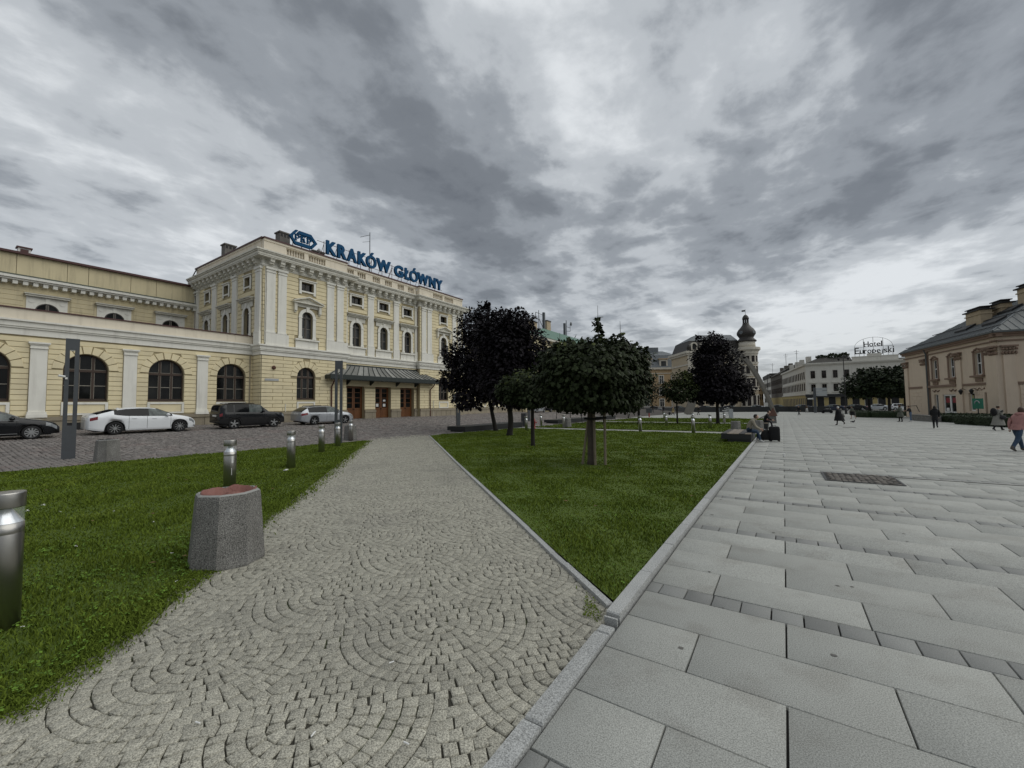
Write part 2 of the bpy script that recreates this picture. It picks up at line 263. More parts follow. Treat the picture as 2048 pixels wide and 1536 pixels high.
class MB:
    def __init__(s): s.v = []; s.f = []; s.m = []
    def add(s, vs, fs, mi=0):
        o = len(s.v); s.v.extend([tuple(p) for p in vs]); s.f.extend([tuple(i + o for i in f) for f in fs]); s.m.extend([mi] * len(fs)); return s
    def box(s, x0, x1, y0, y1, z0, z1, mi=0):
        return s.add([(x0, y0, z0), (x1, y0, z0), (x1, y1, z0), (x0, y1, z0), (x0, y0, z1), (x1, y0, z1), (x1, y1, z1), (x0, y1, z1)],
                     [(0, 3, 2, 1), (4, 5, 6, 7), (0, 1, 5, 4), (1, 2, 6, 5), (2, 3, 7, 6), (3, 0, 4, 7)], mi)
    def hexa(s, b, t, mi=0):            # bottom quad and top quad, same winding
        return s.add(list(b) + list(t), [(0, 3, 2, 1), (4, 5, 6, 7), (0, 1, 5, 4), (1, 2, 6, 5), (2, 3, 7, 6), (3, 0, 4, 7)], mi)
    def prism(s, pts, c0, c1, mi=0, holes=()):   # outline in local a,b; extruded along c
        loops = [list(pts)] + [list(h) for h in holes]
        flat = [p for l in loops for p in l]; n = len(flat)
        tri = tessellate_polygon([[Vector((p[0], p[1], 0)) for p in l] for l in loops])
        vs = [(p[0], p[1], c0) for p in flat] + [(p[0], p[1], c1) for p in flat]
        fs = []
        for t in tri:
            a, b, c = [flat[i] for i in t]
            ar = (b[0] - a[0]) * (c[1] - a[1]) - (b[1] - a[1]) * (c[0] - a[0])
            if abs(ar) < 1e-10: continue
            if ar < 0: t = (t[0], t[2], t[1])
            fs.append((t[0] + n, t[1] + n, t[2] + n)); fs.append((t[0], t[2], t[1]))
        o = 0
        for li, l in enumerate(loops):
            k = len(l); ar = sum(l[i][0] * l[(i + 1) % k][1] - l[(i + 1) % k][0] * l[i][1] for i in range(k))
            flip = (ar < 0) != (li > 0)
            for i in range(k):
                j = (i + 1) % k; q = (o + i, o + j, o + j + n, o + i + n)
                fs.append(q[::-1] if flip else q)
            o += k
        return s.add(vs, fs, mi)
    def stone(s, q, c0, c1, ch=0.015, mi=0):     # block with chamfered face; q is a quad in a,b
        cx = sum(p[0] for p in q) / 4; cy = sum(p[1] for p in q) / 4
        def ins(p): return (p[0] + (ch if p[0] < cx else -ch), p[1] + (ch if p[1] < cy else -ch))
        vs = [(p[0], p[1], c0) for p in q] + [(p[0], p[1], c1 - ch) for p in q] + [(*ins(p), c1) for p in q]
        fs = [(8, 9, 10, 11)]
        for i in range(4):
            j = (i + 1) % 4; fs += [(i, j, j + 4, i + 4), (i + 4, j + 4, j + 8, i + 8)]
        return s.add(vs, fs, mi)
    def tube(s, path, rad, n=8, mi=0, caps=True):
        path = [Vector(p) for p in path]
        if not hasattr(rad, '__len__'): rad = [rad] * len(path)
        rings = []; o = len(s.v); ref = None
        for i, p in enumerate(path):
            d = (path[min(i + 1, len(path) - 1)] - path[max(i - 1, 0)]).normalized()
            if ref is None: ref = Vector((1, 0, 0)) if abs(d.x) < 0.8 else Vector((0, 1, 0))
            a = (ref - d * ref.dot(d)).normalized(); b = d.cross(a); ref = a
            for k in range(n):
                t = 2 * math.pi * k / n; s.v.append(tuple(p + (a * math.cos(t) + b * math.sin(t)) * rad[i]))
        for i in range(len(path) - 1):
            for k in range(n):
                k2 = (k + 1) % n; s.f.append((o + i * n + k, o + i * n + k2, o + (i + 1) * n + k2, o + (i + 1) * n + k)); s.m.append(mi)
        if caps:
            s.f.append(tuple(o + k for k in reversed(range(n)))); s.m.append(mi)
            s.f.append(tuple(o + (len(path) - 1) * n + k for k in range(n))); s.m.append(mi)
        return s
    def lathe(s, prof, n=16, c=(0, 0, 0), mi=0, sx=1.0, sy=1.0, ax='z', ph=0.0, caps=True):
        o = len(s.v)
        for r, z in prof:
            for k in range(n):
                t = 2 * math.pi * k / n + ph; p = (r * math.cos(t) * sx, r * math.sin(t) * sy, z)
                if ax == 'y': p = (p[0], -p[2], p[1])
                elif ax == 'x': p = (p[2], p[0], p[1])
                s.v.append((p[0] + c[0], p[1] + c[1], p[2] + c[2]))
        for i in range(len(prof) - 1):
            for k in range(n):
                k2 = (k + 1) % n; s.f.append((o + i * n + k, o + i * n + k2, o + (i + 1) * n + k2, o + (i + 1) * n + k)); s.m.append(mi)
        if caps:
            s.f.append(tuple(o + k for k in reversed(range(n)))); s.m.append(mi)
            s.f.append(tuple(o + (len(prof) - 1) * n + k for k in range(n))); s.m.append(mi)
        return s
    def ell(s, c, rx, ry, rz, n=12, m=8, mi=0):
        prof = [(math.sin(math.pi * i / m) + 1e-4, -math.cos(math.pi * i / m)) for i in range(m + 1)]
        o = len(s.v)
        s.lathe(prof, n, (0, 0, 0), mi)
        for i in range(o, len(s.v)):
            p = s.v[i]; s.v[i] = (p[0] * rx + c[0], p[1] * ry + c[1], p[2] * rz + c[2])
        return s
    def mesh(s, name, mats, smooth=False):
        me = bpy.data.meshes.new(name); me.from_pydata(s.v, [], s.f)
        if not isinstance(mats, (list, tuple)): mats = [mats]
        for m in mats: me.materials.append(M[m] if isinstance(m, str) else m)
        if len(mats) > 1: me.polygons.foreach_set('material_index', s.m)
        if smooth: me.polygons.foreach_set('use_smooth', [True] * len(me.polygons))
        me.update(); return me
def npmesh(name, V, F, mats, mi=None, smooth=False):
    V = np.asarray(V, np.float32); F = np.asarray(F, np.int32); k = F.shape[1]
    me = bpy.data.meshes.new(name); me.vertices.add(len(V)); me.vertices.foreach_set('co', V.ravel())
    me.loops.add(F.size); me.loops.foreach_set('vertex_index', F.ravel())
    me.polygons.add(len(F)); me.polygons.foreach_set('loop_start', np.arange(len(F), dtype=np.int32) * k)
    if not isinstance(mats, (list, tuple)): mats = [mats]
    for m in mats: me.materials.append(M[m])
    if mi is not None: me.polygons.foreach_set('material_index', np.asarray(mi, np.int32))
    if smooth: me.polygons.foreach_set('use_smooth', np.ones(len(F), bool))
    me.update(calc_edges=True); return me
WROOT = {}
def ob(name, me, parent=None, mw=None, label=None, kind=None):
    o = bpy.data.objects.new(name, me); C.objects.link(o)
    if parent is not None:
        o.parent = parent
        if parent.name in WROOT: o.matrix_parent_inverse = WROOT[parent.name]
    if mw is not None: o.matrix_basis = mw
    if label: o['label'] = label
    if kind: o['kind'] = kind
    return o
def thing(name, label, cat, loc=(0, 0, 0), rz=0.0, group=None, world=False):
    o = bpy.data.objects.new(name, None); C.objects.link(o); o.location = loc; o.rotation_euler = (0, 0, rz); o.empty_display_size = 0.2
    o['label'] = label; o['category'] = cat
    if group: o['group'] = group
    if world: WROOT[o.name] = Matrix.Translation(-Vector(loc))
    return o
def tag(o, label, cat, group=None):
    o['label'] = label; o['category'] = cat
    if group: o['group'] = group
    return o
def struct(name, me, parent=None):
    o = ob(name, me, parent)
    if parent is None: o['kind'] = 'structure'
    return o
def dup(r0, loc, rz=None, label=None, group=None):
    r = r0.copy(); C.objects.link(r); r.location = loc
    if rz is not None: r.rotation_euler = (0, 0, rz)
    if label: r['label'] = label
    if group: r['group'] = group
    for ch in list(r0.children):
        c = ch.copy(); C.objects.link(c); c.parent = r
        for g in ch.children:
            d = g.copy(); C.objects.link(d); d.parent = c
    return r
def frame(o, u):
    u = Vector(u).normalized(); v = Vector((0, 0, 1)); n = u.cross(v)
    return Matrix(((u.x, v.x, n.x, o[0]), (u.y, v.y, n.y, o[1]), (u.z, v.z, n.z, o[2]), (0, 0, 0, 1)))
def rect(a0, a1, b0, b1): return [(a0, b0), (a1, b0), (a1, b1), (a0, b1)]
def archpoly(ac, r, zb, zs, n=14, rr=None):
    return [(ac - r, zb), (ac + r, zb)] + [(ac + r * math.cos(t), zs + r * math.sin(t)) for t in [math.pi * i / n for i in range(n + 1)]]
# ------------------------------------------------------------------ station building
st = thing('station_building', 'long cream and white railway station with arched windows and a dark entrance canopy', 'building', (-42, 28, 0.5), world=True)
def fr_front(X): return frame((X, 0, 0), (0, 1, 0))
FL = fr_front(-36.4); FP = fr_front(-35.0); FC = fr_front(-35.5); FB = fr_front(-48.5)
FS = frame((0, 16.1, 0), (1, 0, 0))      # side wall of the main block, faces -Y
YC = 28.57
def mir(y): return 2 * YC - y

def subtract(z0, z1, a0, a1, ops):
    """free spans of a course between openings: list of (left bottom, left top, right bottom, right top)"""
    cuts = []
    for o in ops:
        if o[0] == 'r':
            _, p, q, b, t = o
            if t <= z0 + .02 or b >= z1 - .02: continue
            cuts.append((p, p, q, q))
        else:
            _, ac, r, Rr, zb, zs = o
            if zb >= z1 - .02 or zs + Rr <= z0 + .02: continue
            if z1 <= zs + .05: hb = ht = r
            else:
                Rq = Rr - .04; f = lambda z: math.sqrt(max(0.0, Rq * Rq - max(0, z - zs) ** 2)); hb = f(z0); ht = f(z1) if z1 < zs + Rq - .08 else hb * .86
            cuts.append((ac - hb, ac - ht, ac + hb, ac + ht))
    cuts.sort(); res = []; lb = lt = a0
    for c in cuts:
        if c[0] - lb > .06: res.append((lb, lt, c[0], c[1]))
        lb, lt = max(lb, c[2]), max(lt, c[3])
    if a1 - lb > .06: res.append((lb, lt, a1, a1))
    return res
def courses(zs, a0, a1, ops, blen, g=.030, c1=.045, sink=None, F=None, name='stone_block', mat_='plaster', single=True):
    big = MB()
    for i, (z0, z1) in enumerate(zip(zs[:-1], zs[1:])):
        for (lb, lt, rb, rt) in subtract(z0, z1, a0, a1, ops):
            l, r = max(lb, lt), min(rb, rt); js = []
            if blen and r - l > blen * 1.3:
                off = (i % 2) * blen / 2; k = math.ceil((l + .25 - off) / blen)
                while off + k * blen < r - .25: js.append(off + k * blen); k += 1
            ed = [(lb, lt)] + [(j, j) for j in js] + [(rb, rt)]
            for (p, q) in zip(ed[:-1], ed[1:]):
                quad = [(p[0] + g / 2, z0 + g / 2), (q[0] - g / 2, z0 + g / 2), (q[1] - g / 2, z1 - g / 2), (p[1] + g / 2, z1 - g / 2)]
                if single: ob(name, MB().stone(quad, 0, c1).mesh(name, mat_), st, F)
                else: big.stone(quad, 0, c1, 0.012)
    if not single and big.v: ob(name, big.mesh(name, mat_), st, F, kind='stuff')
def voussoirs(F, ac, r, Rr, zs, n=9, c1=.075):
    for i in range(n):
        t0, t1 = math.pi * i / n + .018, math.pi * (i + 1) / n - .018
        q = [(ac + r * math.cos(t0), zs + r * math.sin(t0)), (ac + Rr * math.cos(t0), zs + Rr * math.sin(t0)), (ac + Rr * math.cos(t1), zs + Rr * math.sin(t1)), (ac + r * math.cos(t1), zs + r * math.sin(t1))]
        ob('voussoir', MB().stone(q, 0, c1 + (.02 if i == n // 2 else 0)).mesh('voussoir', 'plaster'), st, F)
def big_window(F, ac, r, zb, zs, c, fm='wood_dark', gm='glass', cols=3):
    """arched window with mullions, transom and its panes"""
    m = MB(); m.prism(archpoly(ac, r, zb, zs), c, c + .09, 0, [archpoly(ac, r - .07, zb + .12, zs)])
    tz = zs - .02; mb = [ac - r / 3, ac + r / 3] if cols == 3 else [ac]
    for a in mb:
        top = zs + math.sqrt(max(.01, (r - .06) ** 2 - (a - ac) ** 2)); m.box(a - .055, a + .055, zb + .1, top, c + .005, c + .115)
        for s_ in (-1, 1): m.box(a + s_ * .07 - .012, a + s_ * .07 + .012, zb + .12, top - .04, c + .01, c + .085, 1)
    m.box(ac - r + .04, ac + r - .04, tz - .085, tz + .065, c + .008, c + .13)
    m.box(ac - r + .06, ac + r - .06, tz + .067, tz + .09, c + .01, c + .08, 1)
    hb = (zb + tz) / 2; m.box(ac - r + .06, ac + r - .06, hb - .02, hb + .02, c + .004, c + .07, 1)
    m.box(ac - r - .03, ac + r + .03, zb - .12, zb + .02, c - .05, c + .22)
    w = ob('window', m.mesh('window', [fm, 'bar_light']), st, F)
    ed = [ac - r + .07] + mb + [ac + r - .07]
    for k in range(len(ed) - 1):
        a0, a1 = ed[k], ed[k + 1]
        for (z0, z1) in ((zb + .1, hb), (hb, tz)):
            ob('pane', MB().box(a0, a1, z0, z1, c + .02 + .002 * (k % 2), c + .035 + .002 * (k % 2)).mesh('pane', gm), w)
        rr = r - .06; pts = [(a0, tz + .05), (a1, tz + .05)] + [(a1 + (a0 - a1) * i / 6, max(tz + .06, zs + math.sqrt(max(0, rr * rr - (a1 + (a0 - a1) * i / 6 - ac) ** 2)))) for i in range(7)]
        ob('pane', MB().prism(pts, c + .02, c + .034).mesh('pane', gm), w)
    return w
def small_window(F, a0, a1, z0, z1, c, gm='glass', fm='wood_grey'):
    m = MB(); m.prism(rect(a0, a1, z0, z1), c, c + .07, 0, [rect(a0 + .06, a1 - .06, z0 + .06, z1 - .06)]); ac = (a0 + a1) / 2
    m.box(ac - .04, ac + .04, z0 + .05, z1 - .05, c + .004, c + .085)
    w = ob('window', m.mesh('window', fm), st, F)
    for p, q in ((a0 + .05, ac - .03), (ac + .03, a1 - .05)): ob('pane', MB().box(p, q, z0 + .05, z1 - .05, c + .02, c + .03).mesh('pane', gm), w)
def win_surround(F, a0, a1, z0, z1, w=.2):
    m = MB(); m.prism(rect(a0 - w, a1 + w, z0 - .13, z1 + .14), 0.056, .11, 0, [rect(a0, a1, z0, z1)])
    m.box(a0 - w - .08, a1 + w + .08, z1 + .14, z1 + .22, .056, .19); m.box(a0 - w, a0 - w + .22, z0 - .3, z0 - .13, .056, .105); m.box(a1 + w - .22, a1 + w, z0 - .3, z0 - .13, .056, .105)
    ob('window_surround', m.mesh('window_surround', 'stucco'), st, F)
def upper_window(F, ac, r, ped, c, narrow=False):
    zb, zs = 7.8, 10.25 - r
    big_window(F, ac, r, zb, zs, c, 'wood_grey', 'glass_grey', cols=2)
    R2 = r + .27; m = MB()
    m.prism(archpoly(ac, R2, 7.83, zs), .056, .125, 0, [archpoly(ac, r, 7.82, zs)])
    for s in (-1, 1):
        m.box(ac + s * (r + .14) - .17, ac + s * (r + .14) + .17, zs - .1, zs, .056, .155)
        m.box(ac + s * (r + .14) - .17, ac + s * (r + .14) + .17, 7.83, 8.02, .056, .15)
    m.prism([(ac - .11, zs + r - .03), (ac + .11, zs + r - .03), (ac + .15, zs + r + .42), (ac - .15, zs + r + .42)], .056, .18)
    ob('window_surround', m.mesh('window_surround', 'stucco'), st, F)
    m = MB(); m.box(ac - r - .6, ac + r + .6, 7.66, 7.79, 0, .24); m.box(ac - r - .52, ac + r + .52, 6.98, 7.658, 0, .10)
    ob('window_sill', m.mesh('window_sill', 'stucco'), st, F)
    h = MB(); wd = 1.27
    if ped:
        h.prism([(ac - wd, 10.98), (ac + wd, 10.98), (ac, 11.46)], .02, .16, 0); h.box(ac - wd - .06, ac + wd + .06, 10.9, 10.979, .02, .40)
        for s in (-1, 1):
            p = [(ac + s * (wd + .12), 11.0), (ac + s * (wd + .12), 11.1), (ac, 11.58), (ac, 11.47)]
            h.prism(p if s < 0 else p[::-1], .16, .45)
            h.box(ac + s * (wd - .16) - .11, ac + s * (wd - .16) + .11, 10.2, 10.9, .05, .28); h.box(ac + s * (wd - .16) - .08, ac + s * (wd - .16) + .08, 10.05, 10.2, .05, .18)
        h.box(ac - wd + .1, ac + wd - .1, 10.62, 10.9, .056, .10)
    else:
        h.box(ac - wd, ac + wd, 10.98, 11.04, .02, .46); h.box(ac - wd + .07, ac + wd - .07, 10.88, 10.98, .02, .36); h.box(ac - wd + .15, ac + wd - .15, 10.76, 10.88, .02, .22)
        h.box(ac - wd + .28, ac + wd - .28, 10.3, 10.76, .03, .075)
    ob('window_hood', h.mesh('window_hood', 'cornice'), st, F)
def pilaster(F, a0, a1, ped=True):
    m = MB(); m.box(a0, a1, 8.05, 12.98, 0, .15); m.box(a0 - .04, a1 + .04, 7.93, 8.05, 0, .21); m.box(a0 - .05, a1 + .05, 12.98, 13.06, 0, .2); m.box(a0 - .0, a1 + .0, 13.06, 13.22, 0, .165); m.box(a0 - .09, a1 + .09, 13.22, 13.4, 0, .25)
    ob('pilaster', m.mesh('pilaster', 'stucco'), st, F)
def pedestal(F, a0, a1):
    ob('pedestal', MB().box(a0, a1, 6.98, 7.925, 0, .2).mesh('pedestal', 'stucco'), st, F)

zl = [1.5 + .306 * i for i in range(16)]         # lower courses up to 6.09
zu = [6.98 + .3585 * i for i in range(19)]       # upper courses to 13.43
PANEL = lambda ac, w: ('r', ac - w, ac + w, 1.5, 2.34)
def panel(F, ac, w):
    m = MB(); m.prism(rect(ac - w, ac + w, 1.5, 2.30), 0, .085, 0, [rect(ac - w + .14, ac + w - .14, 1.62, 2.16)])
    ob('panel_frame', m.mesh('panel_frame', 'stucco'), st, F)
    ob('panel', MB().box(ac - w + .15, ac + w - .15, 1.63, 2.15, 0, .03).mesh('panel', 'plaster'), st, F)

# ---- left wing and its mirrored twin
def wing(a0, a1, centers, pils, vis=True):
    holes = [archpoly(c, 1.0, 2.33, 4.3) for c in centers]
    m = MB(); m.prism(rect(a0, a1, .2, 7.05), -.55, 0, 0, holes); ob('wall', m.mesh('wall', 'joint'), st, FL)
    ops = [('a', c, 1.0, 1.5, 2.33, 4.3) for c in centers] + [PANEL(c, 1.03) for c in centers] + [('r', p - .345, p + .345, 1.4, 5.74) for p in pils]
    courses(zl, a0, a1, ops, 0, F=FL, single=vis)
    for c in centers:
        big_window(FL, c, 1.0, 2.4, 4.3, -.32); panel(FL, c, 1.03)
        if vis: voussoirs(FL, c, 1.02, 1.49, 4.31)
    for p in pils:
        m = MB(); m.box(p - .335, p + .335, 1.74, 5.44, 0, .13); m.box(p - .41, p + .41, 1.40, 1.6, -.0, .25); m.box(p - .38, p + .38, 1.6, 1.74, 0, .2)
        m.box(p - .36, p + .36, 5.44, 5.5, 0, .2); m.box(p - .345, p + .345, 5.5, 5.65, 0, .15); m.box(p - .38, p + .38, 5.65, 5.72, 0, .2); m.box(p - .43, p + .43, 5.72, 5.82, 0, .27)
        ob('pilaster', m.mesh('pilaster', 'stucco'), st, FL)
    m = MB()
    for z0, z1, c in ((6.18, 6.56, .10), (6.56, 6.60, .19), (6.60, 6.66, .14), (6.66, 6.95, .22), (6.95, 7.05, .34)): m.box(a0, a1, z0, z1, -.1, c)
    ob('belt_course', m.mesh('belt_course', 'stucco'), st, FL)
    m = MB(); m.box(a0, a1, 7.05, 7.70, -.35, -.02); ob('parapet', m.mesh('parapet', 'parapet'), st, FL)
    ob('parapet_cap', MB().box(a0, a1, 7.70, 7.77, -.42, .06).mesh('parapet_cap', 'red_metal'), st, FL)
    ob('flat_roof', MB().box(-48.4, -36.7, a0, a1, 6.9, 7.05).mesh('flat_roof', 'dark_roof'), st)
    # plinth stones
    k = a0
    while k < a1 - .1:
        e = min(k + 1.34, a1); ob('plinth_stone', MB().stone(rect(k + .01, e - .01, .1, 1.2), 0, .13).mesh('plinth_stone', 'plinth'), st, FL); k = e
    ob('plinth_cap', MB().box(a0, a1, 1.2, 1.44, -.02, .2).mesh('plinth_cap', 'plinth'), st, FL)
wing(-10.0, 16.1, [-5.62, -1.6, 2.43, 6.46, 10.47, 14.55], [-7.6, -3.6, .42, 4.46, 8.5, 12.58])
wing(41.05, 57.0, [42.6, 46.67, 50.7, 54.7], [44.6, 48.65, 52.7])
b_ = MB(); b_.box(5.5, 7.4, .35, 1.05, .06, .135); ob('basement_window', b_.mesh('basement_window', 'black'), st, FL)

# ---- upper back hall behind the left wing
m = MB(); m.box(-12, 16.1, 6.9, 12.05, -.5, 0); ob('wall', m.mesh('wall', 'plaster_dark'), st, FB)
bwc = [-1.7, 2.27, 6.27, 10.18, 14.1]
ops = [('r', c - 1.22, c + 1.22, 7, 10.75) for c in bwc]
courses([7.3 + .37 * i for i in range(12)], -12, 16.05, ops, 0, F=FB, single=False, name='rusticated_course', mat_='plaster_dark', c1=.03)
for c in bwc:
    m = MB(); m.prism(rect(c - 1.1, c + 1.1, 7.0, 10.70), 0, .06, 0, [archpoly(c, .66, 7.2, 9.6)]); m.prism(archpoly(c, .84, 7.1, 9.6), .062, .12, 0, [archpoly(c, .66, 7.09, 9.6)])
    m.box(c - .12, c + .12, 10.25, 10.7, .062, .14)
    for s in (-1, 1): m.lathe([(.17, 0), (.17, .03)], 12, (c + s * .82, 10.38, .062))
    ob('window_surround', m.mesh('window_surround', 'stucco'), st, FB)
    m = MB(); m.box(c - 1.25, c + 1.25, 10.86, 10.92, 0, .42); m.box(c - 1.18, c + 1.18, 10.72, 10.86, 0, .32); ob('window_hood', m.mesh('window_hood', 'cornice'), st, FB)
    big_window(FB, c, .66, 7.2, 9.6, .005, 'wood_grey', 'glass', 2)
m = MB(); m.box(-12, 16.1, 11.62, 11.75, 0, .12); m.box(-12, 16.1, 11.75, 11.88, 0, .55); m.box(-12, 16.1, 11.88, 12.08, 0, .68); ob('cornice', m.mesh('cornice', 'stucco'), st, FB)
dm = MB().box(-.13, .13, 11.46, 11.73, 0, .46).mesh('dentil', 'stucco')
k = -11.6
while k < 15.9:
    ob('dentil', dm, st, FB @ Matrix.Translation((k + .22, 0, 0))); k += .514
ob('ledge', MB().hexa([(-12, 12.08, -.1), (16.1, 12.08, -.1), (16.1, 12.08, .7), (-12, 12.08, .7)], [(-12, 12.34, -.1), (16.1, 12.34, -.1), (16.1, 12.30, .05), (-12, 12.30, .05)]).mesh('ledge', 'dull_green'), st, FB)
k = -12.0
for e in (-8.2, -6.9, -2.4, .6, 4.62, 7.29, 8.52, 11.2, 13.0, 16.1):
    ob('wall_panel', MB().box(k + .015, e - .015, 12.3, 13.86, -.4, -.05).mesh('wall_panel', 'plaster_dark'), st, FB); k = e
ob('roof_edge', MB().box(-12, 16.3, 13.86, 14.03, -3.5, .22).mesh('roof_edge', 'red_metal'), st, FB)
m = MB(); m.box(4.72, 5.38, 14.03, 14.58, -1.3, -.75); m.box(4.64, 5.46, 14.58, 14.68, -1.4, -.65, 1); m.box(4.84, 5.26, 14.18, 14.5, -.75, -.73, 1)
ob('roof_vent', m.mesh('roof_vent', ['white', 'red_metal']), st, FB)

# ---- main block
def pav(a0, a1, wc, side, x=0):
    F = FP
    hl = [archpoly(wc, .83, 2.46, 4.46)]; sq = rect(wc - .56, wc + .56, 12.1, 12.88); hu = [archpoly(wc, .5, 7.8, 9.75), sq]
    m = MB(); m.prism(rect(a0, a1, .2, 13.9), -.5, 0, 0, hl + hu); ob('wall', m.mesh('wall', 'joint'), st, F)
    courses(zl, a0, a1, [('a', wc, .83, 1.40, 2.4, 4.46), PANEL(wc, .82)], 1.62, F=F)
    voussoirs(F, wc, .84, 1.38, 4.47); big_window(F, wc, .83, 2.5, 4.46, -.3, 'wood_dark', 'glass'); panel(F, wc, .82)
    pl = [(a0 + .25, a0 + .95), (a0 + 1.18, a0 + 1.87), (a1 - 2.12, a1 - 1.42), (a1 - 1.1, a1 - .42)]
    ops = [('r', p, q, 6, 14) for p, q in pl] + [('r', a0 + .2, a0 + 2.1, 6, 7.93), ('r', a1 - 2.16, a1 - .0, 6, 7.93), ('r', wc - .8, wc + .8, 7.7, 10.5), ('r', wc - 1.1, wc + 1.1, 6.9, 7.8), ('r', wc - .8, wc + .8, 11.9, 13.2), ('r', wc - 1.2, wc + 1.2, 10.5, 11.2)]
    courses(zu, a0, a1, ops, 0, F=F, single=False, name='rusticated_course', c1=.05)
    for p, q in pl: pilaster(F, p, q)
    pedestal(F, a0 + .22, a0 + 2.08); pedestal(F, a1 - 2.16, a1 - .02)
    upper_window(F, wc, .5, True, -.28); win_surround(F, wc - .56, wc + .56, 12.1, 12.88); small_window(F, wc - .56, wc + .56, 12.1, 12.88, -.3)
pav(16.1, 23.8, 19.84, 0); pav(mir(23.8), mir(16.1), mir(19.84), 1)
wc3 = [25.23, YC, mir(25.23)]
m = MB(); m.prism(rect(23.8, mir(23.8), .2, 13.9), -.5, 0, 0, [rect(c - 1.0, c + 1.0, .25, 3.84) for c in wc3] + [archpoly(c, .5, 7.8, 9.75) for c in wc3] + [rect(c - .62, c + .62, 12.1, 12.88) for c in wc3])
ob('wall', m.mesh('wall', 'joint'), st, FC)
dops = [('r', c - 1.01, c + 1.01, .2, 3.9) for c in wc3] + [('r', 23.8, mir(23.8), 3.84, 4.42)]
courses(zl, 23.82, mir(23.82), dops, 0, F=FC)
ob('lintel', MB().box(23.82, mir(23.82), 3.85, 4.40, 0, .07).mesh('lintel', 'plaster'), st, FC)
cp = [(26.53, 27.25), (mir(27.25), mir(26.53)), (23.83, 24.15), (mir(24.15), mir(23.83))]
ops = [('r', p, q, 6, 14) for p, q in cp]
for c in wc3: ops += [('r', c - .8, c + .8, 7.7, 10.5), ('r', c - 1.1, c + 1.1, 6.9, 7.8), ('r', c - .86, c + .86, 11.9, 13.2), ('r', c - 1.2, c + 1.2, 10.5, 11.05)]
courses(zu, 23.82, mir(23.82), ops, 0, F=FC, single=False, name='rusticated_course', c1=.05)
for p, q in cp: pilaster(FC, p, q); pedestal(FC, p - .06, q + .06)
for c in wc3: upper_window(FC, c, .5, False, -.28); win_surround(FC, c - .62, c + .62, 12.1, 12.88); small_window(FC, c - .62, c + .62, 12.1, 12.88, -.3)
# side wall
sw = [-45.62, -41.55, -37.5]
m = MB(); m.prism(rect(-48.6, -35.0, .2, 13.9), -.5, 0, 0, [archpoly(c, .5, 7.8, 9.75) for c in sw] + [rect(c - .48, c + .48, 12.1, 12.88) for c in sw]); ob('wall', m.mesh('wall', 'joint'), st, FS)
sp = [(-48.45, -47.55), (-44.4, -43.5), (-40.2, -39.3), (-35.95, -35.1)]
ops = [('r', p, q, 6, 14) for p, q in sp]
for c in sw: ops += [('r', c - .8, c + .8, 7.7, 10.5), ('r', c - 1.1, c + 1.1, 6.9, 7.8), ('r', c - .75, c + .75, 11.9, 13.2), ('r', c - 1.2, c + 1.2, 10.5, 11.05)]
courses(zu, -48.6, -35.02, ops, 0, F=FS, single=False, name='rusticated_course', c1=.05)
courses(zl, -36.38, -35.02, [], 0, F=FS)
for p, q in sp: pilaster(FS, p, q); pedestal(FS, p - .05, q + .05)
for c in sw: upper_window(FS, c, .5, False, -.28); win_surround(FS, c - .48, c + .48, 12.1, 12.88); small_window(FS, c - .48, c + .48, 12.1, 12.88, -.3)
ob('wall', MB().box(-48.6, -35.5, mir(16.1) - .5, mir(16.1), .2, 13.9).mesh('wall', 'plaster'), st)
ob('wall', MB().box(-49.0, -48.6, 16.1, mir(16.1), .2, 15.2).mesh('wall', 'plaster_dark'), st)
ob('flat_roof', MB().box(-48.6, -36.0, 16.6, mir(16.6), 14.7, 15.57).mesh('flat_roof', 'dark_roof'), st)
# belt course, plinth, cornice wrap round the block
def run(name, mt, prof, off=0.0, smooth=False):
    """profile of (out, z0, z1) rows laid along side wall, pavilions and centre"""
    Y0, Y1, Y2, Y3 = 16.1, 23.8, mir(23.8), mir(16.1)
    m = MB()
    for c, z0, z1 in prof:
        e = .002 * (z0 * 7 % 1)
        m.box(-35.3, -35.0 + c, Y0 - c, Y1 + c, z0, z1); m.box(-35.3, -35.0 + c, Y2 - c, Y3 + c, z0, z1)
        m.box(-35.8, -35.5 + c, Y1 + c, Y2 - c, z0, z1); m.box(-48.6, -35.3, Y0 - c, Y0 + .2, z0, z1); m.box(-48.6, -35.3, Y3 - .2, Y3 + c, z0, z1)
    return ob(name, m.mesh(name, mt), st)
run('belt_course', 'stucco', [(.10, 6.13, 6.46), (.20, 6.46, 6.51), (.14, 6.51, 6.57), (.22, 6.57, 6.84), (.33, 6.84, 6.96)])
run('architrave', 'stucco', [(.10, 13.42, 13.50), (.16, 13.50, 13.56), (.06, 13.56, 13.95)])
run('cornice', 'cornice', [(.16, 13.95, 14.06), (.66, 14.06, 14.16), (.70, 14.16, 14.36), (.78, 14.36, 14.46), (.86, 14.46, 14.58)])
mod = MB(); mod.box(-.17, .17, 13.78, 14.05, .06, .54); mod.box(-.17, .17, 13.62, 13.78, .06, .42); mod.box(-.15, .15, 13.52, 13.62, .06, .24); mod.box(-.2, .2, 13.985, 14.055, .06, .6)
modm = mod.mesh('modillion', 'cornice')
def mods(F, a0, a1):
    n = max(1, round((a1 - a0) / .876))
    for i in range(n): ob('modillion', modm, st, F @ Matrix.Translation((a0 + (i + .5) * (a1 - a0) / n, 0, 0)))
mods(FP, 16.2, 23.7); mods(FP, mir(23.7), mir(16.2)); mods(FC, 23.95, mir(23.95)); mods(FS, -48.5, -35.1)
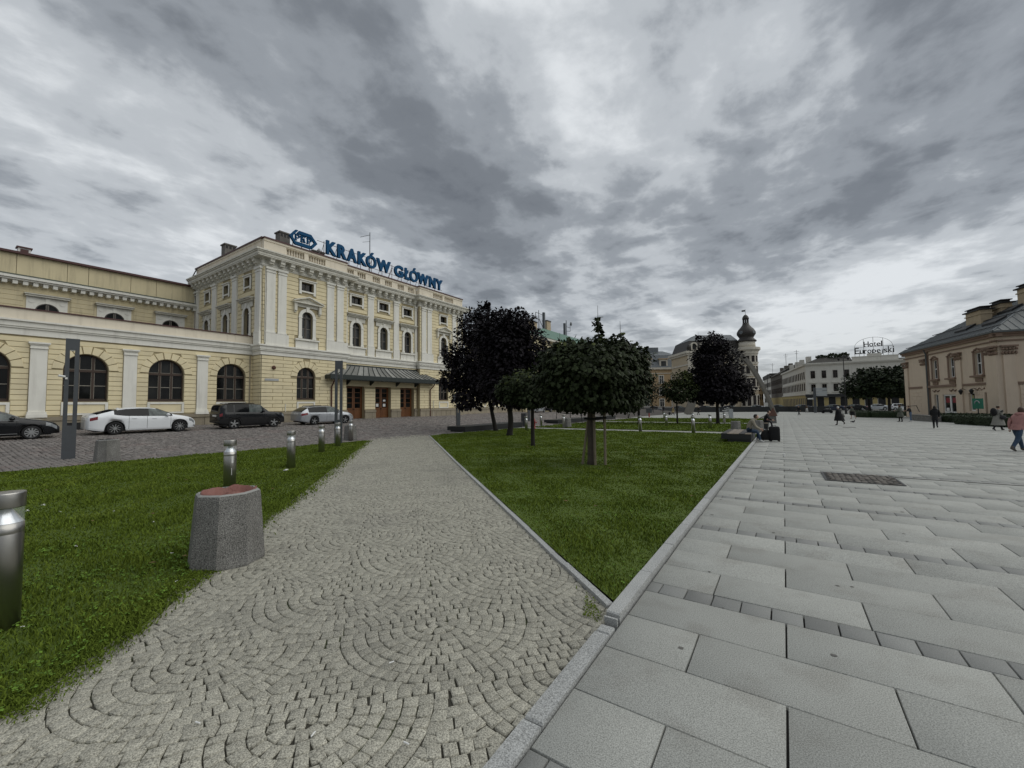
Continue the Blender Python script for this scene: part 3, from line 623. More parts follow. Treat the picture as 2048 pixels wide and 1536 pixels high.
# parapet with baluster openings
def balustrade(F, a0, a1, panels, c=0.0):
    m = MB(); m.prism(rect(a0, a1, 14.58, 15.58), -.42 + c, 0 + c, 0, [rect(p, q, 14.92, 15.5) for p, q in panels]); m.box(a0, a1, 15.58, 15.76, -.48 + c, .06 + c)
    ob('parapet', m.mesh('parapet', 'parapet'), st, F)
    ob('parapet_cap', MB().box(a0 - .05, a1 + .05, 15.76, 15.88, -.75 + c, .12 + c).mesh('parapet_cap', 'red_metal'), st, F)
    for p, q in panels:
        n = round((q - p) / .24); ob('parapet_back', MB().box(p - .05, q + .05, 14.9, 15.52, -.419 + c, -.36 + c).mesh('parapet_back', 'parapet'), st, F)
        for i in range(n):
            a = p + (i + .5) * (q - p) / n
            ob('baluster', balm, st, F @ Matrix.Translation((a, 0, -.2 + c)))
balm = MB(); balm.box(-.075, .075, 14.90, 14.98, -.075, .075); balm.box(-.075, .075, 15.42, 15.52, -.075, .075)
bl = MB().lathe([(.05, 14.96), (.085, 15.1), (.06, 15.25), (.045, 15.34), (.06, 15.43)], 6)
balm.add([(x, z, -y) for x, y, z in bl.v], bl.f); balm = balm.mesh('baluster', 'parapet')
balustrade(FP, 16.15, 23.8, [(17.95, 19.55), (19.9, 21.55)]); balustrade(FP, mir(23.8), mir(16.15), [(mir(21.55), mir(19.9)), (mir(19.55), mir(17.95))])
balustrade(FC, 23.8, mir(23.8), [(23.98, 24.9), (25.3, 26.3), (27.15, 28.1), (28.75, 29.7), (30.5, 31.4), (32.0, 32.9)], .02)
m = MB(); m.prism(rect(-48.6, -35.42, 14.58, 15.6), -.4, 0); ob('parapet', m.mesh('parapet', 'parapet'), st, FS)
ob('parapet_cap', MB().box(-48.7, -35.1, 15.76, 15.88, -.6, .12).mesh('parapet_cap', 'red_metal'), st, FS); ob('parapet', MB().box(-48.6, -35.42, 15.6, 15.76, -.45, .05).mesh('parapet', 'parapet'), st, FS)
# plinth of the block
def plinthrow(F, a0, a1, gaps=()):
    k = a0
    while k < a1 - .05:
        e = min(k + .86, a1)
        for g in gaps:
            if k < g[0] < e: e = g[0]
            if g[0] - .01 <= k < g[1]: k = g[1]; e = min(k + .86, a1)
        if e - k > .05:
            ob('plinth_stone', MB().stone(rect(k + .008, e - .008, .1, 1.22), 0, .13).mesh('plinth_stone', 'plinth'), st, F)
            ob('plinth_cap', MB().box(k, e, 1.22, 1.46, 0, .18).mesh('plinth_cap', 'plinth'), st, F)
        k = e
plinthrow(FP, 16.1, 23.8); plinthrow(FP, mir(23.8), mir(16.1)); plinthrow(FC, 23.8, mir(23.8), [(c - 1.0, c + 1.0) for c in wc3]); plinthrow(FS, -36.25, -34.88)
# doors
for i, c in enumerate(wc3):
    m = MB(); m.prism(rect(c - 1.0, c + 1.0, .45, 3.84), -.48, -.38, 0, [rect(c - .92, c + .92, .44, 3.76)])
    fr_ = ob('door_frame', m.mesh('door_frame', 'wood_door'), st, FC)
    for s in (-1, 1):
        a0, a1 = (c - .92, c - .015) if s < 0 else (c + .015, c + .92)
        m = MB(); hz_ = [1.62, 2.15, 2.68, 3.2, 3.66]; m.prism(rect(a0, a1, .46, 3.76), -.46, -.39, 0, [rect(a0 + .13, a1 - .13, z0 + .05, z1) for z0, z1 in zip(hz_[:-1], hz_[1:])])
        m.box(a0 + .16, a1 - .16, .62, 1.42, -.39, -.365); m.box(a0 + .04, a1 - .04, 1.5, 1.58, -.39, -.35)
        d = ob('door', m.mesh('door', 'wood_door'), st, FC)
        for z0, z1 in zip(hz_[:-1], hz_[1:]): ob('pane', MB().box(a0 + .12, a1 - .12, z0 + .04, z1 + .01, -.43, -.42).mesh('pane', 'glass'), d)
        ob('handle', MB().box(c + s * .07 - .015, c + s * .07 + .015, 1.48, 1.62, -.38, -.32).mesh('handle', 'iron'), d)
    ob('door_step', MB().box(c - 1.0, c + 1.0, .2, .47, -.5, -.02).mesh('door_step', 'plinth'), st, FC)
for a, z, w, h in ((28.1, 1.78, .33, .30), (29.02, 1.78, .33, .30), (29.02, 2.32, .3, .2)):
    ob('notice', MB().box(a - w / 2, a + w / 2, z, z + h, -.385, -.378).mesh('notice', 'white'), st, FC)
for c in wc3: ob('transom_grille', MB().box(c - .95, c + .95, 4.46, 4.78, 0, .065).mesh('transom_grille', 'black'), st, FC)
# entrance canopy
cw = (23.64, mir(23.64), 5.9); ce = (21.58, mir(21.58), 4.78)
def cpt(t, s):     # t: 0..1 along the width, s: 0 wall .. 1 eave; the slope flares out towards the eave
    a0 = cw[0] + (ce[0] - cw[0]) * s; a1 = cw[1] + (ce[1] - cw[1]) * s
    z = cw[2] + (ce[2] - cw[2]) * (s ** .82); x = -35.44 + 1.36 * s
    return (x, a0 + (a1 - a0) * t, z)
can = MB(); can.box(-34.16, -34.04, ce[0], ce[1], 4.40, 4.76); can.box(-35.0, -34.16, ce[0], ce[0] + .08, 4.40, 4.76); can.box(-35.0, -34.16, ce[1] - .08, ce[1], 4.40, 4.76)
can.tube([cpt(0, 0), cpt(1, 0)], .09, 6); can.tube([(-34.1, ce[0] - .06, 4.78), (-34.1, ce[1] + .06, 4.78)], .06, 6)
can.box(-35.45, -34.1, 23.9, 33.2, 4.40, 4.46)
canopy = ob('canopy', can.mesh('canopy', 'canopy'), st)
NP = 20
for i in range(NP):
    t0, t1 = i / NP, (i + 1) / NP
    v = []
    for s in (0, .33, .66, 1): v += [cpt(t0, s), cpt(t1, s)]
    v += [(x, y, z - .02) for x, y, z in v]
    ob('roof_pane', MB().add(v, [(0, 2, 3, 1), (2, 4, 5, 3), (4, 6, 7, 5), (9, 11, 10, 8), (11, 13, 12, 10), (13, 15, 14, 12)]).mesh('roof_pane', 'canopy_glass'), canopy)
for i in range(NP + 1): ob('rib', MB().tube([Vector(cpt(i / NP, s)) + Vector((0, 0, .03)) for s in (0, .25, .5, .75, 1)], .045, 4).mesh('rib', 'canopy'), canopy)
for sgn, t in ((1, 0), (0, 1)):
    e = ce[0] if sgn else ce[1]
    tri = [Vector(cpt(t, 0)), Vector(cpt(t, .5)), Vector(cpt(t, 1)), Vector((-34.98, e, 4.78)), Vector((-35.2, (e + cpt(t, 0)[1]) / 2, 5.3))]
    ob('roof_pane', MB().add(tri + [p - Vector((0, 0, .02)) for p in tri], [(0, 1, 4), (1, 2, 3, 4), (5, 9, 6), (6, 9, 8, 7)]).mesh('roof_pane', 'canopy_glass'), canopy)
for a in (24.15, 26.87, mir(26.87), mir(24.15)):
    m = MB(); m.prism([(-35.45, 3.95), (-35.36, 3.95), (-34.75, 4.38), (-35.45, 4.40)], -.06, .06)
    ob('bracket', m.mesh('bracket', 'canopy'), canopy, Matrix(((1, 0, 0, 0), (0, 0, -1, a), (0, 1, 0, 0), (0, 0, 0, 1))))
v = MB(); k = ce[0]
while k < ce[1]: v.prism([(k, 4.40), (k + .11, 4.30), (k + .22, 4.40)], 0, .03); k += .22
ob('valance', v.mesh('valance', 'canopy'), canopy, fr_front(-34.1))
canopy['kind'] = 'thing'; del canopy['kind']
# downpipes, plaque, alarm lamp, wall box
def pipe(pts, r=.06, mt='rust'): ob('downpipe', MB().tube(pts, r, 8).mesh('downpipe', mt), st)
pipe([(-34.2, 22.1, 4.4), (-34.3, 22.1, 4.2), (-34.85, 22.2, 3.7), (-34.85, 22.2, .5)], .065, 'rust'); pipe([(-34.2, 35.0, 4.4), (-34.3, 35.0, 4.2), (-34.85, 34.9, 3.7), (-34.85, 34.9, .5)], .065, 'rust')
pipe([(-34.9, 16.28, 13.9), (-34.9, 16.28, 7.1)], .04, 'cornice'); pipe([(-35.3, 33.36, 14.0), (-35.42, 33.36, .6)], .05, 'rust'); pipe([(-48.2, 15.98, 11.6), (-48.2, 15.98, 7.1)], .06, 'rust'); pipe([(-36.3, 15.85, 6.1), (-36.3, 15.85, .5)], .05, 'plinth')
pipe([(-34.93, 18.05, 2.1), (-34.93, 18.05, .5)], .035, 'stucco'); pipe([(-34.9, 35.5, 2.4), (-34.9, 35.5, .5)], .035, 'stucco')
pipe([(-48.3, 16.0, 15.7), (-48.4, 15.6, 14.6), (-48.2, 15.9, 13.6), (-48.2, 15.98, 12.2)], .05, 'black')
m = MB(); m.box(16.36, 17.46, 4.02, 4.2, .056, .08); ob('name_plaque', m.mesh('name_plaque', 'grey_board'), st, FP)
m = MB(); m.lathe([(.15, 0), (.17, .05), (.12, .14), (.02, .17)], 12, (17.05, 5.12, .05)); ob('alarm_sounder', m.mesh('alarm_sounder', 'rust'), st, FP)
m = MB(); m.box(38.95, 39.85, 2.3, 3.26, .05, .13); ob('notice_board', m.mesh('notice_board', 'grey_metal'), st, FP)
# chimneys
def chimney(x, y, z0, z1, w, d):
    m = MB(); m.box(x - d / 2, x + d / 2, y - w / 2, y + w / 2, z0, z1); m.box(x - d / 2 - .08, x + d / 2 + .08, y - w / 2 - .08, y + w / 2 + .08, z1, z1 + .12)
    for i in range(3): m.box(x + d / 2 - .01, x + d / 2 + .012, y - w / 2 + w * (i + .2) / 3, y - w / 2 + w * (i + .8) / 3, z1 - .35, z1 - .08, 1)
    ob('chimney', m.mesh('chimney', ['chimney', 'black']), st)
chimney(-45, 17.5, 15.0, 17.75, .95, .8); chimney(-37.4, 18.85, 15.0, 17.55, .9, .8); chimney(-37.3, 22.0, 15, 16.75, 1.1, .8)

# ---- rooftop lettering
def text_mesh(s, mt, off=.0, ext=.1):
    cu = bpy.data.curves.new('txt', 'FONT'); cu.body = s; cu.offset = off; cu.extrude = ext; cu.resolution_u = 4
    o = bpy.data.objects.new('txt', cu); C.objects.link(o); dg = bpy.context.evaluated_depsgraph_get(); dg.update()
    me = bpy.data.meshes.new_from_object(o.evaluated_get(dg)); bpy.data.objects.remove(o); bpy.data.curves.remove(cu)
    me.materials.clear(); me.materials.append(M[mt]); return me
def fit(me, x0, x1, y0, y1, z0=0, z1=None):
    n = len(me.vertices); a = np.empty(n * 3, np.float32); me.vertices.foreach_get('co', a); a = a.reshape(-1, 3); lo, hi = a.min(0), a.max(0)
    a[:, 0] = x0 + (a[:, 0] - lo[0]) / (hi[0] - lo[0]) * (x1 - x0); a[:, 1] = y0 + (a[:, 1] - lo[1]) / (hi[1] - lo[1]) * (y1 - y0)
    if z1 is not None: a[:, 2] = z0 + (a[:, 2] - lo[2]) / max(1e-6, hi[2] - lo[2]) * (z1 - z0)
    me.vertices.foreach_set('co', a.ravel()); me.update(); return me
sg = thing('rooftop_sign', 'large blue letters reading KRAKÓW GŁÓWNY along the station roof edge', 'sign', (-35.6, 30, 15.9), world=True)
FSG = fr_front(-35.75)
for ch, (a, b) in zip('KRAKÓWGŁÓWNY', [(21.96, 23.1), (23.13, 24.2), (24.17, 25.36), (25.41, 26.55), (26.4, 27.76), (27.72, 29.64), (30.1, 31.43), (31.52, 32.4), (32.35, 33.71), (33.58, 35.42), (35.49, 36.66), (36.63, 37.9)]):
    me = fit(text_mesh('O' if ch == 'Ó' else ch, 'sign_blue', .0 if ch == 'Ó' else .045, .1), a + .03, b - .03, 16.36, 17.7, 0, .22)
    if ch == 'Ó':
        w = b - a; zc = 17.03; m = MB(); el = lambda rx, ry: [((a + b) / 2 + rx * math.cos(math.pi * i / 16), zc + ry * math.sin(math.pi * i / 16)) for i in range(32)]
        m.prism(el(w / 2 - .03, .68), 0, .22, 0, [el(w / 2 - .31, .42)]); c0 = (a + b) / 2; m.prism([(c0 - .10, 17.74), (c0 + .10, 17.74), (c0 + .30, 18.03), (c0 + .02, 18.03)], 0, .22); me = m.mesh('letter', 'sign_blue')
    ob('letter', me, sg, FSG)
m = MB()
for z in (16.5, 17.45): m.tube([(21.2, z, -.1), (38.0, z, -.1)], .025, 5)
k = 21.9
while k < 38:
    m.tube([(k, 15.85, -.1), (k, 17.6, -.1)], .03, 5); m.tube([(k, 15.85, -1.0), (k, 17.3, -.12)], .022, 5); k += 1.35
m.tube([(29.5, 15.9, -.1), (30.1, 17.3, -.1)], .03, 5)
ob('support_frame', m.mesh('support_frame', 'rust'), sg, FSG)
lg = thing('logo_sign', 'blue hexagonal emblem sign with the letters PKP on the station roof', 'sign', (-35.6, 19.7, 16.2), world=True)
m = MB(); w_, h_ = 2.66, 1.34
def lp(*p): return [(18.42 + x, 16.3 + y) for x, y in p]
m.prism(lp((.08, .67), (.62, 1.34), (.86, 1.34), (.34, .67), (.62, .3), (.5, .12)), 0, .2)
m.prism(lp((.50, .12), (.60, 0), (2.0, 0), (2.12, .3), (.62, .3)), 0, .199)
m.prism(lp((.95, 1.34), (.74, 1.04), (2.05, 1.04), (2.16, 1.22), (2.06, 1.34)), 0, .2)
m.prism(lp((2.16, 1.22), (2.66, .67), (2.14, 0.02), (1.96, .18), (2.36, .67), (2.05, 1.04)), 0, .199)
ob('emblem', m.mesh('emblem', 'sign_blue'), lg, FSG)
def slab(ch, a0, a1, z0, z1):
    m = MB(); w = a1 - a0; s = .11; q = .055
    m.box(a0 + .05, a0 + .05 + s, z0, z1, 0, .18); m.box(a0, a0 + .22, z0, z0 + q, .002, .178); m.box(a0, a0 + .22, z1 - q, z1, .002, .178)
    if ch == 'P':
        zc = z0 + (z1 - z0) * .68; n = 10; pts = [(a0 + .12, z1), (a0 + w * .6, z1)] + [(a0 + w * .6 + .2 * math.sin(t), zc + (z1 - zc) * math.cos(t)) for t in [math.pi * i / n for i in range(1, n)]] + [(a0 + w * .6, 2 * zc - z1), (a0 + .12, 2 * zc - z1)]
        hl = [(a0 + .16, z1 - .07), (a0 + w * .58, z1 - .07), (a0 + w * .58 + .1, zc), (a0 + w * .58, 2 * zc - z1 + .07), (a0 + .16, 2 * zc - z1 + .07)]
        m.prism(pts, .001, .177, 0, [hl])
    else:
        zc = (z0 + z1) / 2
        m.prism([(a0 + .15, zc - .08), (a1 - .16, z1), (a1 - .02, z1), (a0 + .15, zc + .1)], .001, .177); m.prism([(a0 + .24, zc + .06), (a1 - .15, z0), (a1, z0), (a0 + .34, zc + .14)], .003, .176)
        m.box(a1 - .24, a1 + .03, z0, z0 + q, .004, .175); m.box(a1 - .24, a1 + .02, z1 - q, z1, .004, .175)
    return m
for ch, a0 in (('P', 18.98), ('K', 19.5), ('P', 20.08)): ob('letter', slab(ch, a0, a0 + .46, 16.72, 17.28).mesh('letter', 'sign_blue'), lg, FSG)
m = MB()
for a in (18.95, 19.75, 20.5): m.tube([(a, 15.85, -.1), (a, 17.5, -.1)], .035, 5)
ob('support_frame', m.mesh('support_frame', 'rust'), lg, FSG)
m = MB(); m.tube([(-40, 30.2, 15), (-40, 30.2, 22.4)], [.07, .04], 6); m.tube([(-40, 30.2, 22.1), (-40, 28.9, 21.4)], .03, 5); m.tube([(-40, 30.2, 21.3), (-40, 29.2, 20.9)], .02, 5)
tag(ob('antenna_mast', m.mesh('antenna_mast', 'grey_metal')), 'thin grey antenna mast with one slanting arm rising behind the roof letters', 'antenna')
m = MB(); m.tube([(-36, 21.5, 15.9), (-36, 21.5, 16.5)], .03, 5); m.ell((-36, 21.5, 16.6), .1, .16, .2)
tag(ob('roof_floodlight', m.mesh('roof_floodlight', 'grey_board')), 'small pale floodlight on the roof edge beside the blue emblem', 'floodlight')

# ---- station's far block with the green roof
fb = thing('station_annex', 'yellow block with a green copper roof half hidden behind the trees beyond the station', 'building', (-41, 82, .3), world=True)
FA = fr_front(-35.2)
dc = [70.1, 74.2, 78.3, 82.4]
m = MB(); m.prism(rect(57.0, 104, .1, 13.6), -.5, 0, 0, [rect(c - 1.0, c + 1.0, .3, 4.0) for c in dc]); m.box(57, 57.5, .1, 13.6, -13, -.5); ob('wall', m.mesh('wall', 'plaster'), fb, FA)
for c in dc:
    m = MB(); m.box(c - 1, c + 1, .3, 4.0, -.4, -.3); d = ob('door', m.mesh('door', 'wood_door'), fb, FA)
    ob('pane', MB().box(c - .7, c + .7, 1.7, 3.7, -.3, -.28).mesh('pane', 'glass'), d)
m = MB(); m.box(57, 104, 6.2, 6.9, 0, .25); m.box(57, 104, 13.2, 13.6, 0, .7); m.box(56.6, 57, 13.2, 13.6, -13, .7); ob('cornice', m.mesh('cornice', 'cornice'), fb, FA)
m = MB(); m.hexa([(-49, 56.5, 13.6), (-34.4, 56.5, 13.6), (-34.4, 104, 13.6), (-49, 104, 13.6)], [(-43.5, 71, 17.0), (-39.5, 71, 17.0), (-39.5, 98, 17.0), (-43.5, 98, 17.0)]); ob('roof', m.mesh('roof', 'green_roof'), fb)
m = MB(); m.box(-42, -40, 66.2, 69.5, 13.9, 17.9); m.box(-42.1, -39.9, 66.1, 69.6, 17.9, 18.1, 1); ob('roof_house', m.mesh('roof_house', ['rb_chim', 'dark_roof']), fb)
m = MB(); m.box(-41, -40, 73.6, 75.2, 15.5, 19.0); m.box(-41.1, -39.9, 73.5, 75.3, 19, 19.2, 1); ob('chimney', m.mesh('chimney', ['rb_chim', 'dark_roof']), fb)
m = MB(); y0 = 70.2
m.tube([(-40, y0, 16), (-40, y0, 20.6)], .07, 5); m.tube([(-40, y0 - 1.2, 18.6), (-40, y0 - 1.2, 20)], .07, 5); m.tube([(-40, y0 - 1.2, 20), (-40, y0 + 2, 19.9)], .05, 5); m.tube([(-40, y0 - 1.2, 18.7), (-40, y0, 18.7)], .05, 5); m.box(-40.2, -39.8, y0 + 1.8, y0 + 2.3, 16, 20.5); m.tube([(-40, y0, 19), (-40, y0 + 2, 17)], .06, 5)
tag(ob('roof_antenna', m.mesh('roof_antenna', 'grey_metal')), 'grey antenna rack with a square bracket on the green copper roof', 'antenna')
m = MB(); y0 = 82.6
m.tube([(-40, y0, 16), (-40, y0, 20.6)], .09, 5); m.tube([(-40, y0 + 2, 18.4), (-40, y0 + 2, 20.2)], .05, 5); m.tube([(-40, y0, 19.2), (-40, y0 + 2, 19.2)], .05, 5); m.box(-40.2, -39.8, y0 - 1.1, y0 - .7, 16, 19.8); m.ell((-40, y0 + 2.5, 20.2), .15, .45, .45); m.tube([(-40, y0, 18.2), (-40, y0 + 2, 18.4)], .05, 5)
tag(ob('roof_antenna', m.mesh('roof_antenna', 'grey_metal')), 'second antenna rack with a small round dish, further right on the green roof', 'antenna')
# ------------------------------------------------------------------ ground sheets
def sheet(name, xs, ys, dz, mt, parent=None, fn=None):
    X, Y = np.meshgrid(xs, ys); Z = gz(X, Y) + dz
    V = np.stack([X.ravel(), Y.ravel(), Z.ravel()], 1); nx, ny = len(xs), len(ys)
    i = (np.arange(ny - 1)[:, None] * nx + np.arange(nx - 1)[None]).ravel()
    return struct(name, npmesh(name, V, np.stack([i, i + 1, i + 1 + nx, i + nx], 1), mt, smooth=True), parent)
far = np.array([-900, -500, -250, -120, -80, -60, -50])
sheet('ground', np.concatenate([far, np.arange(-46, 41, 2.0), -far[::-1]]), np.concatenate([[-900, -400, -150, -60, -30], np.arange(-20, 131, 3.0), [140, 160, 200, 260, 400, 900]]), -.20, 'ground_far')
def polysheet(name, poly, dz, mt, step=1.0, parent=None):
    """ground-following sheet cut to a convex-ish outline: scan lines along Y"""
    poly = np.asarray(poly, float); y0, y1 = poly[:, 1].min(), poly[:, 1].max(); n = max(2, int((y1 - y0) / step) + 1)
    V = []; F = []; K = 12
    for j in range(n + 1):
        y = y0 + (y1 - y0) * j / n; yy = min(max(y, y0 + 1e-4), y1 - 1e-4); xs = []
        for a, b in zip(poly, np.roll(poly, -1, 0)):
            if (a[1] - yy) * (b[1] - yy) < 0: xs.append(a[0] + (b[0] - a[0]) * (yy - a[1]) / (b[1] - a[1]))
        xa, xb = min(xs), max(xs)
        for k in range(K + 1):
            x = xa + (xb - xa) * k / K; V.append((x, y, gzf(x, y) + dz))
    for j in range(n):
        for k in range(K):
            a = j * (K + 1) + k; F.append((a, a + 1, a + K + 2, a + K + 1))
    return struct(name, npmesh(name, np.array(V), np.array(F), mt, smooth=True), parent)
def inside(poly, X, Y):
    r = np.zeros(X.shape, bool); n = len(poly)
    for i in range(n):
        x1, y1 = poly[i]; x2, y2 = poly[(i + 1) % n]
        c = ((y1 > Y) != (y2 > Y)); r ^= c & (X < (x2 - x1) * (Y - y1) / (y2 - y1 + 1e-12) + x1)
    return r
PD = np.array([-.7547, .6561]); PN = np.array([.6561, .7547])      # direction of the cobbled path and its normal
PATH_R = [(-1.31, 3.46), (-2.38, 4.36), (-4.27, 6.0), (-8.94, 10.05), (-19.5, 19.32)]
PATH_L = [(-3.25, -.7), (-3.85, .39), (-4.4, .98), (-4.8, 1.3), (-5.3, 1.85), (-7.2, 3.4), (-8.26, 4.55), (-19.2, 14.45)]
# ---- street of setts in front of the station
def setts(cx, cy, ang, hw, hl, h0, h1, jit, ch=.012, gzz=None, tilt=.006, hj=.006):
    """array of uneven stones: chamfered blocks, 12 verts"""
    n = len(cx); ca, sa = np.cos(ang), np.sin(ang)
    sg_ = np.array([(-1, -1), (1, -1), (1, 1), (-1, 1)], float)
    V = np.zeros((n, 12, 3)); z = gz(cx, cy) if gzz is None else gzz
    jj = rng.normal(0, 1, (n, 4, 2)) * jit; top = h1 + np.clip(rng.normal(0, 1, n), -1.8, 1.8) * hj; tl = rng.normal(0, tilt, (n, 2))
    for lev, (ins, hh) in enumerate(((0, h0), (0, None), (ch, None))):
        for k in range(4):
            u = sg_[k, 0] * (hw - ins) + jj[:, k, 0]; v = sg_[k, 1] * (hl - ins) + jj[:, k, 1]
            V[:, lev * 4 + k, 0] = cx + u * ca - v * sa; V[:, lev * 4 + k, 1] = cy + u * sa + v * ca
            if lev == 0: V[:, k, 2] = z + h0
            else: V[:, lev * 4 + k, 2] = z + top + (tl[:, 0] * sg_[k, 0] + tl[:, 1] * sg_[k, 1]) - (ch * .8 if lev == 1 else 0)
    F = [(8, 9, 10, 11)]
    for i in range(4):
        j = (i + 1) % 4; F += [(i, j, j + 4, i + 4), (i + 4, j + 4, j + 8, i + 8)]
    F = np.array(F); FF = (F[None] + (np.arange(n) * 12)[:, None, None]).reshape(-1, 4)
    return V.reshape(-1, 3), FF
sheet('street', np.arange(-36.5, -18.9, .8), np.concatenate([np.arange(-12, 70, 2.0), np.arange(70, 135, 5)]), -.03, 'street_base')
street = bpy.data.objects['street']
row = 0; CX = []; CY = []; HW = []
for y in np.arange(-6, 62, .155):
    x = -36.3 + (row % 2) * .1; row += 1
    n = 90; wd = rng.uniform(.15, .26, n); xe = x + np.concatenate([[0], np.cumsum(wd)]); c = (xe[:-1] + xe[1:]) / 2; k = c < -19.15
    CX.append(c[k]); CY.append(np.full(k.sum(), y) + rng.normal(0, .006, k.sum())); HW.append(wd[k] / 2 - .006)
CX, CY, HW = map(np.concatenate, (CX, CY, HW))
keep = ~inside(PATH_L + [(-19.2, -20)], CX, CY)
CX, CY, HW = CX[keep], CY[keep], HW[keep]
dep = CX * math.sin(YAW) + CY * math.cos(YAW); lat = CX * math.cos(YAW) - CY * math.sin(YAW)
order = np.argsort(np.where((np.abs(lat / np.maximum(dep, .1)) < 1.24) & (dep > 1) & ~inside([(-18.9, -6), (-19.2, -6), (-19.2, 14)], CX, CY), dep, 1e6)); near = order[:300]; rest = np.setdiff1d(np.arange(len(CX)), near)
V, F = setts(CX[rest], CY[rest], np.zeros(len(rest)), HW[rest], np.full(len(rest), .068), -.06, .0, .006)
ob('paving_stones', npmesh('paving_stones', V, F, 'street_sett'), street, kind='stuff')
for i in near:
    V, F = setts(CX[i:i + 1], CY[i:i + 1], np.zeros(1), HW[i:i + 1], np.full(1, .068), -.06, .0, .006); ob('paving_stone', npmesh('paving_stone', V, F, 'street_sett'), street)

# ---- cobbled path in stacked arcs
pp = PATH_R + [(-20.4, 20.1), (-20.4, 15.5)] + PATH_L[::-1] + [(-3.0, -2.2), (-1.31, -2.2)]
polysheet('cobbled_path', pp, -.011, 'sett_base', .4)
path = bpy.data.objects['cobbled_path']
RF, PT = .84, .086          # fan radius and stone pitch
CX = []; CY = []; AN = []; HW = []; HL = []; aP = math.atan2(PN[1], PN[0])
def put(n, s, ang, hw, hl): CX.append(PD[0] * s + PN[0] * n); CY.append(PD[1] * s + PN[1] * n); AN.append(aP + ang); HW.append(hw); HL.append(hl)
for j in range(-6, 34):
    for i in range(-4, 4):
        n0 = (i * 2 + (j % 2)) * RF + .30; s0 = j * RF + .18
        cov = [(n0 - RF, s0 + RF), (n0 + RF, s0 + RF), (n0, s0 + 2 * RF)]
        hid = lambda n, s: any((n - a) ** 2 + (s - b) ** 2 < (RF - .042) ** 2 for a, b in cov)
        nr = int(RF / PT); dr = RF / nr
        for q in range(nr):
            r = RF - (q + .5) * dr; cnt = max(2, round(math.pi * r / PT)); ph = rnd.uniform(0, .6)
            cuts = [0.0]
            while cuts[-1] < cnt: cuts.append(cuts[-1] + rnd.uniform(.82, 1.2))
            k = math.pi / cuts[-1]; cuts = [math.pi + c * k for c in cuts]
            for t0, t1 in zip(cuts[:-1], cuts[1:]):
                t = (t0 + t1) / 2; n, s = n0 + r * math.cos(t), s0 + r * math.sin(t)
                if not hid(n, s): put(n, s, t + math.pi / 2, (t1 - t0) * r / 2 - .0032, dr / 2 - .0036)
        for q in range(int(RF / PT)):
            s = (q + .5) * PT; hwid = RF - math.sqrt(max(0, RF ** 2 - (RF - s + .35 * PT) ** 2)) + .012
            cnt = max(1, round(2 * hwid / PT))
            if hwid < .025: continue
            for c in range(cnt): put(n0 - hwid + (c + .5) * 2 * hwid / cnt, s0 + s, 0.0, hwid / cnt - .004, PT / 2 - .0045)
CX, CY, AN, HW, HL = map(np.array, (CX, CY, AN, HW, HL))
ppi = [(-1.27, 3.50)] + [(x + .02, y + .03) for x, y in PATH_R[1:]] + [(-20.4, 20.1), (-20.4, 15.5)] + [(x - .15, y - .12) for x, y in PATH_L[::-1]] + [(-3.0, -2.2), (-1.27, -2.2)]
ok = inside(ppi, CX, CY) & (HW > .015); CX, CY, AN, HW, HL = [a[ok] for a in (CX, CY, AN, HW, HL)]
CX += rng.normal(0, .0018, len(CX)); CY += rng.normal(0, .0018, len(CX))
# the 300 that show largest: nearest to the camera and inside its view
cs, sn = math.cos(YAW), math.sin(YAW); dep = CX * math.sin(YAW) + CY * math.cos(YAW); lat = CX * math.cos(YAW) - CY * math.sin(YAW)
vis = (dep > .4) & (np.abs(lat / dep) < 1.30) & (1.8 / dep < .93)
order = np.argsort(np.where(vis, dep, 1e6)); near = order[:300]; rest = np.setdiff1d(np.arange(len(CX)), near)
V, F = setts(CX[rest], CY[rest], AN[rest], HW[rest], HL[rest], -.06, .003, .0032, .0038, tilt=.0015, hj=.0018)
ob('cobble_field', npmesh('cobble_field', V, F, 'sett'), path, kind='stuff')
for i in near:
    V, F = setts(CX[i:i + 1], CY[i:i + 1], AN[i:i + 1], HW[i:i + 1], HL[i:i + 1], -.06, .003, .0032, .0038, tilt=.0015, hj=.0018)
    ob('cobble', npmesh('cobble', V, F, 'sett'), path)

# ---- granite slab plaza
PX0, PX1 = -1.18, 24.0
xs = np.concatenate([[PX0], np.arange(0, PX1 + 1, 1.5)])
sheet('plaza', np.concatenate([[PX0], np.arange(0, 31, 1.5)]), np.concatenate([np.arange(-3, 100, 1.5)]), -.03, 'slab_base')
plaza = bpy.data.objects['plaza']
sl = []
per = 2.38
k = -2
while True:
    yb = 4.05 + per * k
    if yb > 100: break
    sl.append((yb, yb + .225, 'd', k))
    for r in range(4): sl.append((yb + .23 + r * .5375, yb + .23 + (r + 1) * .5375, 'l', k * 4 + r))
    k += 1
LB = []; 
for (y0, y1, ty, idx) in sl:
    L_ = .2265 if ty == 'd' else 1.128
    o = -1.06 if ty == 'd' else (-.05 - 1.128 if (idx % 2) else -.615 - 1.128)
    xe = 22.0 if y0 < 40 else 16.0
    if ty == 'd' and y0 > 45: L_ = 1.13
    k0 = math.floor((PX0 - o) / L_)
    while True:
        a = max(PX0, o + k0 * L_); b = o + (k0 + 1) * L_; k0 += 1
        if a > xe: break
        if b - a < .05: continue
        LB.append((a, b, y0, y1, ty))
LB_a = np.array([(a, b, y0, y1, ty == 'd') for a, b, y0, y1, ty in LB], float)
cx, cy = (LB_a[:, 0] + LB_a[:, 1]) / 2, (LB_a[:, 2] + LB_a[:, 3]) / 2
dep = cx * math.sin(YAW) + cy * math.cos(YAW); lat = cx * math.cos(YAW) - cy * math.sin(YAW)
